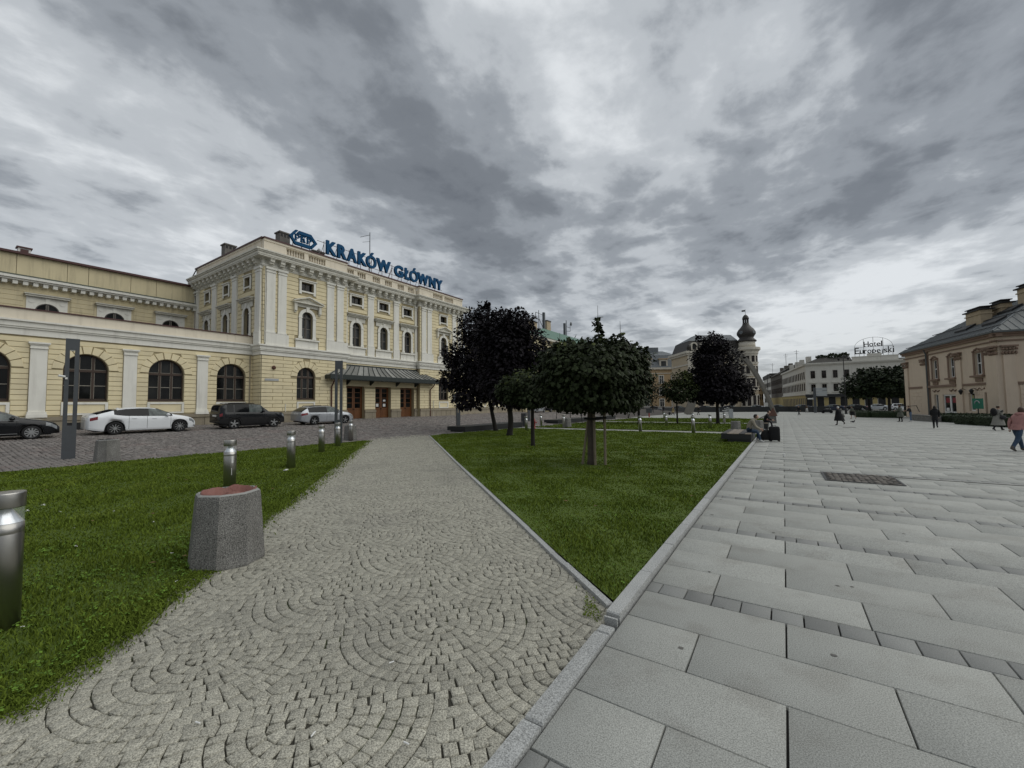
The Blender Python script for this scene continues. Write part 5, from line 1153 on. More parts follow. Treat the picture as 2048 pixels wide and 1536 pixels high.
hedge('long low hedge in front of the dark trees before the hotel', [(9.6, 79.0), (10.6, 76.4), (13.2, 75.2)], 1.6, .85, 200)
hedge('far hedge strip at the foot of the dark hotel trees', [(11.0, 101.0), (15.0, 92.0), (19.0, 84.0)], 1.2, .7, 120)
m = MB(); x, y = 12.7, 59.6
u_r = np.array([.163, -.9866])
def planter_wall(label, p, q, w, h):
    p, q = np.array(p), np.array(q); d = (q - p) / np.hypot(*(q - p)); n = np.array([-d[1], d[0]]); z = min(gzf(*p), gzf(*q)) - .1; m = MB()
    c = lambda b, s, zz: (b[0] + n[0] * s, b[1] + n[1] * s, zz); zt = gzf(*p) + h
    m.hexa([c(p, 0, z), c(q, 0, z), c(q, w, z), c(p, w, z)], [c(p, .02, zt), c(q, .02, zt), c(q, w - .02, zt), c(p, w - .02, zt)]); m.hexa([c(p, -.03, zt), c(q, -.03, zt), c(q, w + .03, zt), c(p, w + .03, zt)], [c(p, -.03, zt + .06), c(q, -.03, zt + .06), c(q, w + .03, zt + .06), c(p, w + .03, zt + .06)])
    return tag(ob('planter_wall', m.mesh('planter_wall', 'concrete')), label, 'planter', 'concrete planter walls')
planter_wall('long low concrete planter wall behind the two standing people', (12.05, 64.0), (12.65, 58.3), .6, .62)
planter_wall('short square concrete planter block at the left end of the long hedge', (9.0, 80.6), (9.3, 79.2), 1.2, .72)

# ------------------------------------------------------------------ street furniture
def bollard_proto():
    t = thing('bollard_light', 'stainless steel bollard light', 'bollard', (0, 0, 0))
    ob('post', MB().lathe([(.12, -.05), (.12, .74), (.119, .743), (.119, .747), (.12, .75), (.12, .825)], 28).mesh('post', 'steel', False), t)
    ob('reflector', MB().lathe([(.117, .825), (.112, .83), (.045, .935), (.04, .96)], 24).mesh('reflector', 'reflector', True), t)
    ob('lens', MB().lathe([(.117, .825), (.117, .955)], 24, caps=False).mesh('lens', 'clear'), t)
    ob('cap', MB().lathe([(.03, .945), (.122, .947), (.124, .952), (.124, 1.055), (.121, 1.066), (.0, 1.07)], 28).mesh('cap', 'steel'), t)
    for ch in t.children:
        if ch.name.split('.')[0] in ('post', 'cap'):
            for p in ch.data.polygons: p.use_smooth = abs(p.normal.z) < .5
    return t
bp = bollard_proto(); BG = 'stainless steel bollard lights'
for i, (x, y, lb) in enumerate(((-5.45, .52, 'stainless steel bollard light cut off by the left edge of the picture, nearest of all'), (-9.95, 3.99, 'steel bollard light with a torn sticker, standing directly behind the big concrete bin'), (-12.29, 6.54, 'steel bollard light in clear grass, third along the left lawn'),
        (-15.73, 9.6, 'steel bollard light left of the slim street lamp, fourth along the left lawn'), (-17.55, 11.53, 'steel bollard light standing against the slim street lamp at the tip of the left lawn'), (-20.1, 14.0, 'steel bollard light in front of the small concrete bin at the street corner'),
        (-18.44, 31.01, 'steel bollard light beside the red hydrant on the light path strip'), (-15.74, 31.66, 'steel bollard light in front of the concrete bin by the second black bench'), (-19.2, 33.8, 'steel bollard light in front of the end of the second black bench'),
        (-8.58, 29.44, 'bollard light on the path strip in front of the dark round tree'), (-5.03, 29.27, 'bollard light on the path strip in the middle, before the broad purple maple'), (-8.72, 37.86, 'bollard light in the second lawn just left of the slim tree'),
        (-4.89, 35.8, 'bollard light in the second lawn left of the purple maple trunk'), (-5.22, 48.16, 'bollard light on the far path strip right of the purple maple trunk'), (-12.28, 52.36, 'bollard light at the far path strip beside the dark round tree'), (-8.35, 48.47, 'bollard light at the far path strip behind the middle one'),
        (-20.0, 62.5, 'far bollard light at the street corner near the walking couple'), (-16.4, 26.6, 'bollard light touching the leaning trunk of the left purple maple'))):
    o = bp if i == 0 else dup(bp, (0, 0, 0)); o.location = (x, y, gzf(x, y)); o['label'] = lb; o['group'] = BG
    if i == 0: o.rotation_euler = (0, R(-1.0), 0); o.scale = (.97, .97, 1.05)
    if i == 1:
        s = MB(); s.add([(.121 * math.cos(a), .121 * math.sin(a), z) for a in (-.15, .0, .15) for z in (.60, .74)], [(0, 2, 3, 1), (2, 4, 5, 3)]); s.add([(.1215 * math.cos(a), .1215 * math.sin(a), z) for a in (-.15, -.08) for z in (.36, .5)], [(0, 2, 3, 1)])
        st_ = ob('sticker', s.mesh('sticker', 'white'), o)
def concrete_bin(label, x, y, rz, s=1.0, liner=True):
    t = thing('concrete_bin', label, 'litter bin', (x, y, gzf(x, y) - .01), rz, 'octagonal concrete litter bins')
    prof = [(.385, 0.0), (.39, .03), (.386, .09), (.336, .775), (.328, .815), (.305, .832), (.285, .83), (.265, .3)]
    def ring(r, z): return [(r * math.cos(k * math.pi / 4 + .39), r * math.sin(k * math.pi / 4 + .39), z) for k in range(8)]
    rings = [ring(r * s, z * s) for r, z in prof]
    vs = [p for r_ in rings for p in r_]; fs = []
    for i in range(len(rings) - 1):
        for k in range(8): fs.append((i * 8 + k, i * 8 + (k + 1) % 8, (i + 1) * 8 + (k + 1) % 8, (i + 1) * 8 + k))
    fs.append(tuple((len(rings) - 1) * 8 + k for k in range(8)))
    me = MB().add(vs, fs).mesh('shell', ['concrete', 'concrete_rim']); me.polygons.foreach_set('material_index', [1 if 32 <= i < 48 else 0 for i in range(len(fs))]); me.update()
    ob('shell', me, t)
    b_ = MB(); k = 40; v = []
    for lev, (rr, zz_) in enumerate(((.284, .810), (.276, .838), (.262, .834), (.24, .55))):
        for i in range(k):
            a = 2 * math.pi * i / k; sq = 1.0; w = .008 * math.sin(a * 5 + lev) + .006 * math.sin(a * 9 + 1.3 * lev)
            v.append(((rr + w * .6) * math.cos(a) * sq * s, (rr + w * .6) * math.sin(a) * sq * s, (zz_ + (w * 1.6 if lev in (1, 2) else 0)) * s))
    f = [(l * k + i, l * k + (i + 1) % k, (l + 1) * k + (i + 1) % k, (l + 1) * k + i) for l in range(3) for i in range(k)] + [tuple(3 * k + i for i in range(k))]
    ob('bag_liner', b_.add(v, f).mesh('bag_liner', 'liner' if liner else 'black', True), t)
    return t
concrete_bin('large speckled concrete litter bin with a reddish-brown bag liner at the edge of the cobbles', -5.56, 2.22, R(-14))
concrete_bin('concrete litter bin at the left lawn edge by the street, beside the tall twin-post lamp', -20.0, 4.15, R(8), .92, False)
concrete_bin('concrete litter bin at the street corner behind a bollard and the slim lamp', -20.6, 14.3, R(10), 1.0, False)
concrete_bin('concrete litter bin by the second black bench, behind a bollard', -15.9, 32.6, R(10), 1.0, False)
concrete_bin('concrete bin directly right of the seated person in the beige jacket', -1.45, 31.2, R(5), 1.0, False)
concrete_bin('concrete bin behind the back of the seated person in the beige jacket', -2.75, 31.6, R(5), .9, False)
# slab lamps: two uprights with a slot between them
def lamp(label, x, y, rz, h, w=.36):
    t = thing('street_lamp', label, 'street lamp', (x, y, gzf(x, y)), rz, 'slim grey twin-post street lamps')
    d = .06; m = MB(); m.box(-d, d, -w / 2, w / 2, -.1, 1.22); ob('foot', m.mesh('foot', 'grey_metal'), t)
    for s in (-1, 1): ob('post', MB().box(-d + .002, d - .002, s * w / 2 - (.115 if s > 0 else 0), s * w / 2 + (0 if s > 0 else .115), 1.22, h - .42).mesh('post', 'grey_metal'), t)
    ob('head', MB().box(-d, d, -w / 2, w / 2, h - .42, h).mesh('head', 'grey_metal'), t)
    ob('light_strip', MB().box(-d + .02, d - .02, -w / 2 + .13, w / 2 - .13, h - .46, h - .421).mesh('light_strip', 'lamp_glass'), t)
    ob('hatch', MB().box(d, d + .004, -.07, .07, .35, .85).mesh('hatch', 'grey_metal'), t)
    return t
l1 = lamp('tall grey twin-post lamp on the left, in front of the second big arched window', -22.0, 3.52, R(-8), 4.45)
m = MB(); m.box(.06, .12, -.16, -.1, 2.93, 3.0); m.tube([(.1, -.16, 3.02), (.13, -.33, 3.06)], .04, 8); o = ob('security_camera', m.mesh('security_camera', 'white'), l1)
lamp('grey twin-post lamp seen edge-on beside the silver estate car and the canopy', -19.0, 12.5, R(-50), 4.25)
lamp('grey lamp column behind the first black bench, its top hidden by the left purple maple', -23.6, 27.0, R(-20), 4.5); lamp('lamp column behind the small green tree, near the hydrant', -24.0, 39.5, R(-15), 4.5); lamp('far lamp column by the brown doors, seen right of the sapling', -25.2, 56.6, R(-10), 4.5)
# long dark benches
def bench(label, x0, x1, y0, y1, h=.43, tiles=False):
    cx, cy = (x0 + x1) / 2, (y0 + y1) / 2; z = min(gzf(x0, y0), gzf(x1, y1), gzf(x0, y1)); t = thing('platform_bench', label, 'bench', (cx, cy, z), 0, 'long black platform benches', world=True)
    zt = gzf(cx, cy) + h
    ob('base', MB().box(x0 + .28, x1 - .02, y0 + .05, y1 - .05, z - .2, zt - .22).mesh('base', 'bench'), t)
    m = MB(); m.box(x0, x1, y0, y1, zt - .28, zt - .03); ob('frame', m.mesh('frame', 'bench'), t)
    n = max(3, round((y1 - y0) / .32))
    for i in range(n):
        a, b = y0 + (y1 - y0) * i / n + .008, y0 + (y1 - y0) * (i + 1) / n - .008
        if not tiles: ob('slat', MB().box(x0 + .01, x1 - .01, a, b, zt - .03, zt).mesh('slat', 'bench'), t)
        else:
            k = 5
            for j in range(k): ob('seat_tile', MB().box(x0 + (x1 - x0) * j / k + .008, x0 + (x1 - x0) * (j + 1) / k - .008, a, b, zt - .03, zt).mesh('seat_tile', 'tile_pale' if (i * 3 + j * 2 + i * j) % 3 else 'bench_top'), t)
    return t
bench('long black platform bench on the left, running back from the corner of the near lawn', -21.2, -19.45, 23.0, 31.0); bench('second long black platform bench, beyond the red hydrant', -21.9, -20.2, 39.2, 50.0); bench('third black platform bench, farthest along the street side of the lawns', -22.3, -20.6, 51.5, 58.5)
bench('black platform bench with pale chequered seat tiles where the person in the beige jacket sits', -2.6, -1.32, 22.35, 25.9, .46, True)
bench('pale seat block of the second seated person, behind the concrete bin', -2.3, -1.0, 35.6, 38.2, .5, True)
# hydrant
t = thing('fire_hydrant', 'small red fire hydrant beside the trunk of the small green tree', 'hydrant', (-17.3, 29.3, gzf(-17.3, 29.3)))
ob('barrel', MB().lathe([(.13, 0), (.13, .05), (.09, .07), (.085, .6), (.12, .62), (.12, .66), (.09, .7), (.07, .78), (.03, .84), (.03, .9)], 14).mesh('barrel', 'hydrant', True), t)
for s in (-1, 1): ob('outlet', MB().tube([(0, 0, .52), (.1, s * .14, .52), (.12, s * .18, .52)], [.06, .06, .07], 8).mesh('outlet', 'hydrant'), t)
# signs on the far plaza
def box_sign(label, x, y, h, w, hh, mt, post, ct='sign', nm='display_board'):
    t = thing(nm, label, ct, (x, y, gzf(x, y)), R(-10)); ob('post', MB().box(-.09, .09, -.05, .05, -.05, h).mesh('post', post), t); ob('board', MB().box(-w / 2, w / 2, -.06, .06, h - .02, h + hh).mesh('board', mt), t); return t
box_sign('grey display board on a red post at the far lawn edge', -19.0, 70.5, .75, 1.0, .75, 'grey_metal', 'hydrant'); 
m = MB(); m.box(-.25, .25, -.12, .12, .45, 1.25); m.box(-.1, .1, -.06, .06, -.05, .45); o = ob('waste_box', m.mesh('waste_box', 'grey_metal')); o.location = (-20.1, 32.2, gzf(-20.1, 32.2)); tag(o, 'grey box on a short post left of the red hydrant', 'waste bin')
m = MB(); m.box(-.13, .13, -.13, .13, 0, 1.15); o = ob('stone_post', m.mesh('stone_post', 'concrete')); o.location = (-21.0, 78, gzf(-21, 78)); tag(o, 'square grey stone post on the far paving left of the display board', 'post')
t = thing('pyramid_stand', 'grey stand with a brown pyramid roof on the plaza beyond the seated people', 'stand', (-.95, 49.5, gzf(-1, 49.5)))
ob('box', MB().hexa([(-.33, -.33, 0), (.33, -.33, 0), (.33, .33, 0), (-.33, .33, 0)], [(-.28, -.28, .95), (.28, -.28, .95), (.28, .28, .95), (-.28, .28, .95)]).mesh('box', 'concrete'), t)
ob('pyramid', MB().add([(-.42, -.42, .74), (.42, -.42, .74), (.42, .42, .74), (-.42, .42, .74), (.06, 0, 1.62)], [(3, 2, 1, 0), (0, 1, 4), (1, 2, 4), (2, 3, 4), (3, 0, 4)]).mesh('pyramid', 'rust'), t)
t = thing('slatted_sculpture', 'white slatted structure fanning out at the far lawn edge right of the purple maple trunk', 'sculpture', (-7.0, 68.6, gzf(-7, 68.6)), R(20))
for i in range(7): ob('slat', MB().box(-1.0 + i * .09, .9 - i * .12, -.05 + i * .1, .03 + i * .1, .25 + i * .2, .36 + i * .2).mesh('slat', 'white'), t, Matrix.Rotation(R(-34 + i * 9), 4, 'Y'))
ob('upright', MB().box(-1.5, -1.1, -.1, .1, 0, 1.45).mesh('upright', 'grey_board'), t); ob('upright', MB().box(.2, .75, -.1, .1, 0, 1.35).mesh('upright', 'grey_board'), t)
# arch sculpture beyond the trees
A0 = Vector((-17.4, 95.5, -.86)); A1 = Vector((-1.6, 103, -.86)); m = MB(); nA = 40; rows = []
dA = (A1 - A0); lA = dA.length; dA.normalize(); nA_ = Vector((-dA.y, dA.x, 0))
for i in range(nA + 1):
    s = -1 + 2 * i / nA; wv = 1 - abs(s) ** 2; rows.append((A0 + dA * (lA * (i / nA)) + Vector((0, 0, 13.8 * wv)), .80 - .55 * (i / nA)))
vs = []
for i, (p, w) in enumerate(rows):
    q = rows[min(i + 1, nA)][0] - rows[max(i - 1, 0)][0]; q.normalize(); nr = q.cross(nA_).normalized()
    for sa, sb in ((-1, -1), (1, -1), (1, 1), (-1, 1)): vs.append(p + nr * w * sa + nA_ * .45 * sb)
fs = [(i * 4 + k, i * 4 + (k + 1) % 4, (i + 1) * 4 + (k + 1) % 4, (i + 1) * 4 + k) for i in range(nA) for k in range(4)] + [(0, 1, 2, 3), tuple(nA * 4 + k for k in range(4))]
tag(ob('arch_sculpture', m.add(vs, fs).mesh('arch_sculpture', 'arch_metal')), 'huge grey metal arch rising behind the purple maple and coming down by the narrow street', 'sculpture')
# lantern posts
def lantern_post(label, x, y, h, arms=2):
    t = thing('lantern_post', label, 'street lamp', (x, y, -.86), R(-20), 'black lantern posts'); ob('pole', MB().lathe([(.22, 0), (.2, .8), (.09, 1.0), (.07, h - .6), (.05, h)], 8).mesh('pole', 'iron'), t)
    for s in ((-1, 1) if arms == 2 else (1,)):
        ob('arm', MB().tube([(0, 0, h - .6), (.5 * s, 0, h - .25), (.75 * s, 0, h - .45)], .04, 5).mesh('arm', 'iron'), t)
        ob('lantern', MB().lathe([(.08, h - 1.05), (.26, h - .6), (.3, h - .58), (.05, h - .42)], 6, (.75 * s, 0, 0)).mesh('lantern', 'iron'), t)
lantern_post('tall black post with two lanterns at the left edge of the dark hotel trees', 10.2, 103, 11.6); lantern_post('black lantern post in front of the dark narrow house by the street', -3.2, 125, 9.8, 1)
t = thing('direction_sign', 'pale blue traffic sign panels on a thick grey post before the hotel', 'sign', (5.9, 113, -.86), R(-8)); ob('post', MB().lathe([(.28, 0), (.26, 5.6)], 10).mesh('post', 'grey_metal'), t)
for i in range(3): ob('sign_panel', MB().box(.3, 2.2, -.08, -.02, 3.7 + i * .62, 4.26 + i * .62).mesh('sign_panel', 'grey_board'), t)
ob('sign_panel', MB().box(-1.3, -.2, -.08, -.02, 3.0, 3.3).mesh('sign_panel', 'white'), t)
t = thing('map_stand', 'green tourist sign on a thin black post before the tan building', 'sign', (16.4, 60.5, gzf(16, 60)), R(-72)); ob('post', MB().tube([(0, 0, 0), (0, 0, 2.2)], .045, 6).mesh('post', 'iron'), t)
ob('board', MB().box(-.62, .62, -.04, .04, 1.3, 2.35).mesh('board', 'sign_green'), t); m = MB(); m.tube([(-.32, -.05, 1.85), (-.2, -.05, 2.05), (0, -.05, 2.12), (.2, -.05, 2.05), (.32, -.05, 1.85)], .05, 5); ob('symbol', m.mesh('symbol', 'grey_board'), t)
# low dark wall at the far side of the plaza, with railing of planting
WL = [(-31.5, 97.5), (-20, 118), (-8.0, 122), (1.0, 123), (8.5, 116)]
t = thing('retaining_wall', 'long low dark wall closing the far side of the plaza', 'wall', (-10, 118, -.86), world=True)
for p, q in zip(WL[:-1], WL[1:]):
    p, q = np.array(p), np.array(q); d = (q - p) / np.hypot(*(q - p)); n = np.array([-d[1], d[0]]) * .4
    m = MB(); m.hexa([(*p, -1), (*q, -1), (*(q + n), -1), (*(p + n), -1)], [(*p, .5), (*q, .5), (*(q + n), .5), (*(p + n), .5)]); ob('wall_section', m.mesh('wall_section', 'bench'), t)
# ------------------------------------------------------------------ cars
def ip(x, pts): return float(np.interp(x, [p[0] for p in pts], [p[1] for p in pts]))
CAR_CACHE = {}
def car(label, paint, spec, loc, rz, group=None, cat='car', name='parked_car', detail=True):
    """x runs from the rear (0) to the front (L); cross-sections are lofted along it"""
    L_, Wd, H = spec['L'], spec['W'], spec['H']; wr = spec['wr']; xr, xf = spec['axles']; top = spec['top']; belt = spec['belt']
    st_ = .05 if detail else .12
    xs = np.unique(np.concatenate([np.arange(0, L_ + .001, st_), [L_], spec['seams']])); K = 12
    sill = spec.get('sill', .22)
    def sect(x):
        zt = ip(x, top); zb = min(ip(x, belt), zt - .02); e0 = min(1, max(0, (x + .10) / .55)); e1 = min(1, max(0, (L_ - x + .06) / .8))
        w = Wd / 2 * (1 - .20 * (1 - e0) ** 2.0 - .30 * (1 - e1) ** 2.0)
        zl = sill + .10 * max(0, (.5 - x) / .5) + .03 * max(0, (x - L_ + .5) / .5)
        for ax in (xr, xf):
            dx = abs(x - ax); ra = wr + .055
            if dx < ra: zl = max(zl, wr + math.sqrt(ra * ra - dx * dx))
        k = min(1, max(0, (zt - zb) / .34)); ro = w * (.95 - spec.get('tumble', .24) * k)
        zm = max(zl + .02, .42); pts = [(w * .955, zl), (w * .985, min(zl + .09, zb - .16)), (w, max(zl + .03, zb - .34) if zl < zb - .34 else zl + .02), (w * .995, max(zb - .17, zl + .04)), (w * .975, max(zb - .06, zl + .05)), (w * .945, max(zb, zl + .06))]
        zrE = zt - .05 * (.4 + .6 * k); b = pts[-1]
        for q in (.5, 1.0):
            pts.append((b[0] + (ro - b[0]) * (q ** 1.1), b[1] + (zrE - b[1]) * q))
        pts += [(ro * .93, zt - .026 * (.5 + .5 * k)), (ro * .62, zt - .006), (ro * .3, zt), (0, zt)]
        return pts
    S = [sect(x) for x in xs]; nx = len(xs); grid = lambda s: [[(x, s * y, z) for y, z in r] for x, r in zip(xs, S)]
    reg = {}
    def cls(i, j):
        x = (xs[i] + xs[i + 1]) / 2
        if 5 <= j <= 6:
            for a, b in spec['side_win']:
                if a < x < b:
                    zt = ip(x, top); zb = ip(x, belt)
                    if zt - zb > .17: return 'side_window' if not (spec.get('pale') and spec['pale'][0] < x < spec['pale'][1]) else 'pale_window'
        if j >= 7:
            if spec['wind'][0] < x < spec['wind'][1]: return 'windscreen'
            if spec['rear'][0] < x < spec['rear'][1]: return 'rear_window'
        if j in (3, 4) and spec['tail'][0] <= x < spec['tail'][1]: return 'tail_light'
        if j in (3, 4) and spec['head'][0] < x <= spec['head'][1]: return 'headlight'
        if j <= (1 if spec.get('clad') else 0): return 'lower_trim'
        return 'body'
    V = []; parts = {}
    for s in (1, -1):
        g = grid(s); 
        for i in range(nx - 1):
            for j in range(K - 1):
                c = cls(i, j); q = [g[i][j], g[i + 1][j], g[i + 1][j + 1], g[i][j + 1]]
                if s < 0: q = q[::-1]
                parts.setdefault((c, s if c in ('side_window', 'pale_window', 'tail_light', 'headlight') else 0), []).append(q)
    for i in (0, nx - 1):   # end caps
        for j in range(K - 1):
            (y0, z0), (y1, z1) = S[i][j], S[i][j + 1]; q = [(xs[i], y0, z0), (xs[i], y1, z1), (xs[i], -y1, z1), (xs[i], -y0, z0)]
            c = 'lower_trim' if j < 1 else ('grille' if (i == nx - 1 and j in (2, 3) and detail) else 'body')
            parts.setdefault((c, 0), []).append(q if i == 0 else q[::-1])
    t = thing(name, label, cat, loc, rz, group)
    cm = {'body': paint, 'side_window': 'car_glass', 'pale_window': 'car_glass_pale', 'windscreen': 'car_glass', 'rear_window': 'car_glass', 'tail_light': 'tail_red', 'headlight': 'lamp_white', 'lower_trim': 'black' if spec.get('clad') else paint, 'grille': 'black'}
    ox = L_ / 2
    def weld(qs):
        idx = {}; vs = []; fs = []
        for q in qs:
            f = []
            for p in q:
                k = (round(p[0], 4), round(p[1], 4), round(p[2], 4))
                if k not in idx: idx[k] = len(vs); vs.append((p[0] - ox, p[1], p[2]))
                if idx[k] not in f: f.append(idx[k])
            if len(f) > 2: fs.append(f)
        return vs, fs
    body = None
    for (c, s), qs in sorted(parts.items(), key=lambda a: a[0][0] != 'body'):
        vs, fs = weld(qs); me = MB().add(vs, fs).mesh(c, cm[c], True)
        nm = {'side_window': 'window', 'pale_window': 'window', 'lower_trim': 'sill'}.get(c, c)
        ob(nm, me, t)
    # wheels, wells
    for ax in (xr, xf):
        for s in (1, -1):
            y = s * (Wd / 2 - .115); m = MB(); w2 = .105
            m.lathe([(wr * .70, -w2), (wr * .92, -w2), (wr, -w2 * .7), (wr, w2 * .7), (wr * .92, w2), (wr * .70, w2), (wr * .66, w2 * .5), (wr * .66, -w2 * .5)], 24 if detail else 12, (ax - ox, y, wr), ax='y', caps=False)
            wh = ob('wheel', m.mesh('wheel', 'tyre', True), t)
            rm = MB(); d_ = -1 if s > 0 else 1
            yo = y + s * (w2 * .82)
            rm.lathe([(wr * .70, -.012), (wr * .70, .012), (wr * .66, .012), (wr * .64, -.012)], 24 if detail else 10, (ax - ox, yo, wr), ax='y', mi=1 if spec.get('darkrim') else 0, caps=False)
            rm.lathe([(.07, -.02), (.07, .02)], 10, (ax - ox, yo, wr), ax='y')
            ns = spec.get('spokes', 10)
            for k in range(ns if detail else 5):
                a = 2 * math.pi * k / (ns if detail else 5) + .2; ca, sa = math.cos(a), math.sin(a); hw = spec.get('spw', .022) if detail else .035
                P_ = lambda r, h, q: (ax - ox + ca * r - sa * h, yo + q, wr + sa * r + ca * h)
                rm.hexa([P_(.05, -hw, -.012), P_(wr * .66, -hw * 1.2, -.012), P_(wr * .66, hw * 1.2, -.012), P_(.05, hw, -.012)], [P_(.05, -hw, .014), P_(wr * .66, -hw * 1.2, .014), P_(wr * .66, hw * 1.2, .014), P_(.05, hw, .014)])
            ob('rim', rm.mesh('rim', 'alloy' if not spec.get('darkrim') else ['alloy', 'alloy_dark']), wh)
            ob('brake_disc', MB().lathe([(wr * .60, -.01), (wr * .60, .01)], 16, (ax - ox, y + s * .02, wr), ax='y').mesh('brake_disc', 'black'), wh)
        ob('wheel_well', MB().box(ax - ox - wr - .05, ax - ox + wr + .05, -Wd / 2 + .24, Wd / 2 - .24, .2, wr * 2 + .06).mesh('wheel_well', 'black'), t)
        for s in (1, -1):
            al = MB(); ra = wr + .055
            al.tube([(ax - ox + ra * math.cos(a), s * (Wd / 2 - .012), wr + ra * math.sin(a)) for a in [math.pi * k / 12 for k in range(13)]], .035 if spec.get('clad') else .012, 5); ob('wheel_arch', al.mesh('wheel_arch', 'black'), t)
    ob('underbody', MB().box(.25 - ox, L_ - .3 - ox, -Wd / 2 + .12, Wd / 2 - .12, .19, .32).mesh('underbody', 'black'), t)
    if detail:
        for s in (1, -1):
            for xq in spec['seams']:
                r_ = sect(xq); ob('door_seam', MB().tube([(xq - ox, s * (y + .002), z) for y, z in r_[1:6]], .007, 4).mesh('door_seam', 'black'), t)
            for xq in spec['handles']:
                r_ = sect(xq); y = r_[3][0]; z = r_[3][1] + .03; ob('door_handle', MB().box(xq - ox - .1, xq - ox + .1, s * y - .02, s * y + .02, z, z + .035).mesh('door_handle', paint), t)
            xm = spec['mirror']; r_ = sect(xm); m = MB().ell((xm - ox, s * (r_[5][0] + .11), r_[5][1] + .09), .10, .12, .085, 10, 6); ob('mirror', m.mesh('mirror', paint, True), t)
        for x_, sg_ in ((0, -1), (L_, 1)):
            z = .82 if sg_ < 0 and not spec.get('plate_low') else .48
            ob('number_plate', MB().box(x_ - ox - .03, x_ - ox + .03 + .0, -.26, .26, z, z + .11).mesh('number_plate', 'white'), t)
        if spec.get('rails'):
            for s in (1, -1): 
                a, b = spec['rails']; ob('roof_rail', MB().tube([(a - ox, s * .52, ip(a, top) - .0), (a + .1 - ox, s * .52, ip(a + .1, top) + .04), (b - .1 - ox, s * .52, ip(b - .1, top) + .04), (b - ox, s * .52, ip(b, top))], .022, 6).mesh('roof_rail', 'black'), t)
        if spec.get('chrome'):
            for s in (1, -1):
                ob('window_trim', MB().tube([(x - ox, s * (sect(x)[5][0] + .004), sect(x)[5][1]) for x in np.linspace(*spec['chrome'], 12)], .014, 5).mesh('window_trim', 'alloy'), t)
                ob('window_trim', MB().tube([(x - ox, s * (sect(x)[7][0] + .004), sect(x)[7][1]) for x in np.linspace(*spec['chrome'], 22)], .016, 5).mesh('window_trim', 'alloy'), t)
                ob('sill_trim', MB().tube([(x - ox, s * (Wd / 2 - .005), .30) for x in np.linspace(xr + .45, xf - .45, 3)], .014, 5).mesh('sill_trim', 'alloy'), t)
        if spec.get('fin'): x = spec['fin']; ob('roof_fin', MB().prism([(0, 0), (.2, 0), (.03, .07)], -.03, .03).mesh('roof_fin', paint), t, Matrix(((1, 0, 0, x - ox), (0, 0, -1, 0), (0, 1, 0, ip(x, top) - .01), (0, 0, 0, 1))))
    return t
GT = dict(L=4.82, W=1.86, H=1.50, wr=.355, axles=(1.05, 3.97), top=[(0, .98), (.05, 1.09), (.20, 1.12), (.55, 1.24), (1.0, 1.38), (1.5, 1.465), (2.1, 1.50), (2.6, 1.49), (3.0, 1.42), (3.4, 1.24), (3.75, 1.06), (4.0, 1.02), (4.4, .93), (4.66, .82), (4.79, .70), (4.82, .60)],
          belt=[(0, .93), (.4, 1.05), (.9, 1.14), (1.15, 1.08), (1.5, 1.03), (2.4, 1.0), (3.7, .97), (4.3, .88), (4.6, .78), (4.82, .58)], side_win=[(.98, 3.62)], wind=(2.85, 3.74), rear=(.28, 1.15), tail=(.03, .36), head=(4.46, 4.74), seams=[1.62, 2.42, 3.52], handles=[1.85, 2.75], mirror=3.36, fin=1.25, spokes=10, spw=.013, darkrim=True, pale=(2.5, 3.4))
SUV = dict(L=4.24, W=1.81, H=1.70, wr=.36, axles=(.84, 3.41), top=[(0, 1.02), (.04, 1.45), (.12, 1.60), (.35, 1.665), (1.2, 1.70), (2.25, 1.69), (2.52, 1.64), (2.98, 1.24), (3.08, 1.15), (3.6, 1.12), (4.0, 1.07), (4.17, .98), (4.24, .7)],
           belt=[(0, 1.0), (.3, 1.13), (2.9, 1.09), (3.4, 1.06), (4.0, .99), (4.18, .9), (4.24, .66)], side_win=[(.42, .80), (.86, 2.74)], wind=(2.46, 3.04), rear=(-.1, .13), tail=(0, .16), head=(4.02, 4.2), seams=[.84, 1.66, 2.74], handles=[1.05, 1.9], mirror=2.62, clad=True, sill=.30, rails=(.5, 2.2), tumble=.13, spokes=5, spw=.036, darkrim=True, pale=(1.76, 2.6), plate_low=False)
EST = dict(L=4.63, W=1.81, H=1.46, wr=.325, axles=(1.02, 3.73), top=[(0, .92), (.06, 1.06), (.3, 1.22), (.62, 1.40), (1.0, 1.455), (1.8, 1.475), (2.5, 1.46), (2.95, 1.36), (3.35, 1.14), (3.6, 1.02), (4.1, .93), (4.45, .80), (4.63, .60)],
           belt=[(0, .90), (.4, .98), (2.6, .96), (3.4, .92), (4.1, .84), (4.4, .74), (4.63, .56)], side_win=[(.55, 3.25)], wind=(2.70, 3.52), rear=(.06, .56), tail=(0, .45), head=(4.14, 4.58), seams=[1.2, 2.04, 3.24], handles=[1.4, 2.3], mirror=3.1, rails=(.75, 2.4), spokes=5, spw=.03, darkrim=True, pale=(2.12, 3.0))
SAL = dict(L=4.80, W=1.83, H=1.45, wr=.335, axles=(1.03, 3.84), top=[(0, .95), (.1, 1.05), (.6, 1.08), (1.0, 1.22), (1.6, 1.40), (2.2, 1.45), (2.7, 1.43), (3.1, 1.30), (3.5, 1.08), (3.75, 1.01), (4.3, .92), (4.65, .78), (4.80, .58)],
           belt=[(0, .90), (.5, 1.0), (2.5, .96), (3.5, .93), (4.2, .85), (4.5, .76), (4.80, .54)], side_win=[(1.05, 3.3)], wind=(2.85, 3.62), rear=(.62, 1.4), tail=(0, .4), head=(4.28, 4.70), seams=[1.5, 2.34, 3.36], handles=[1.75, 2.6], mirror=3.2, chrome=(1.05, 3.42), spokes=10, spw=.024, pale=(2.42, 3.2))
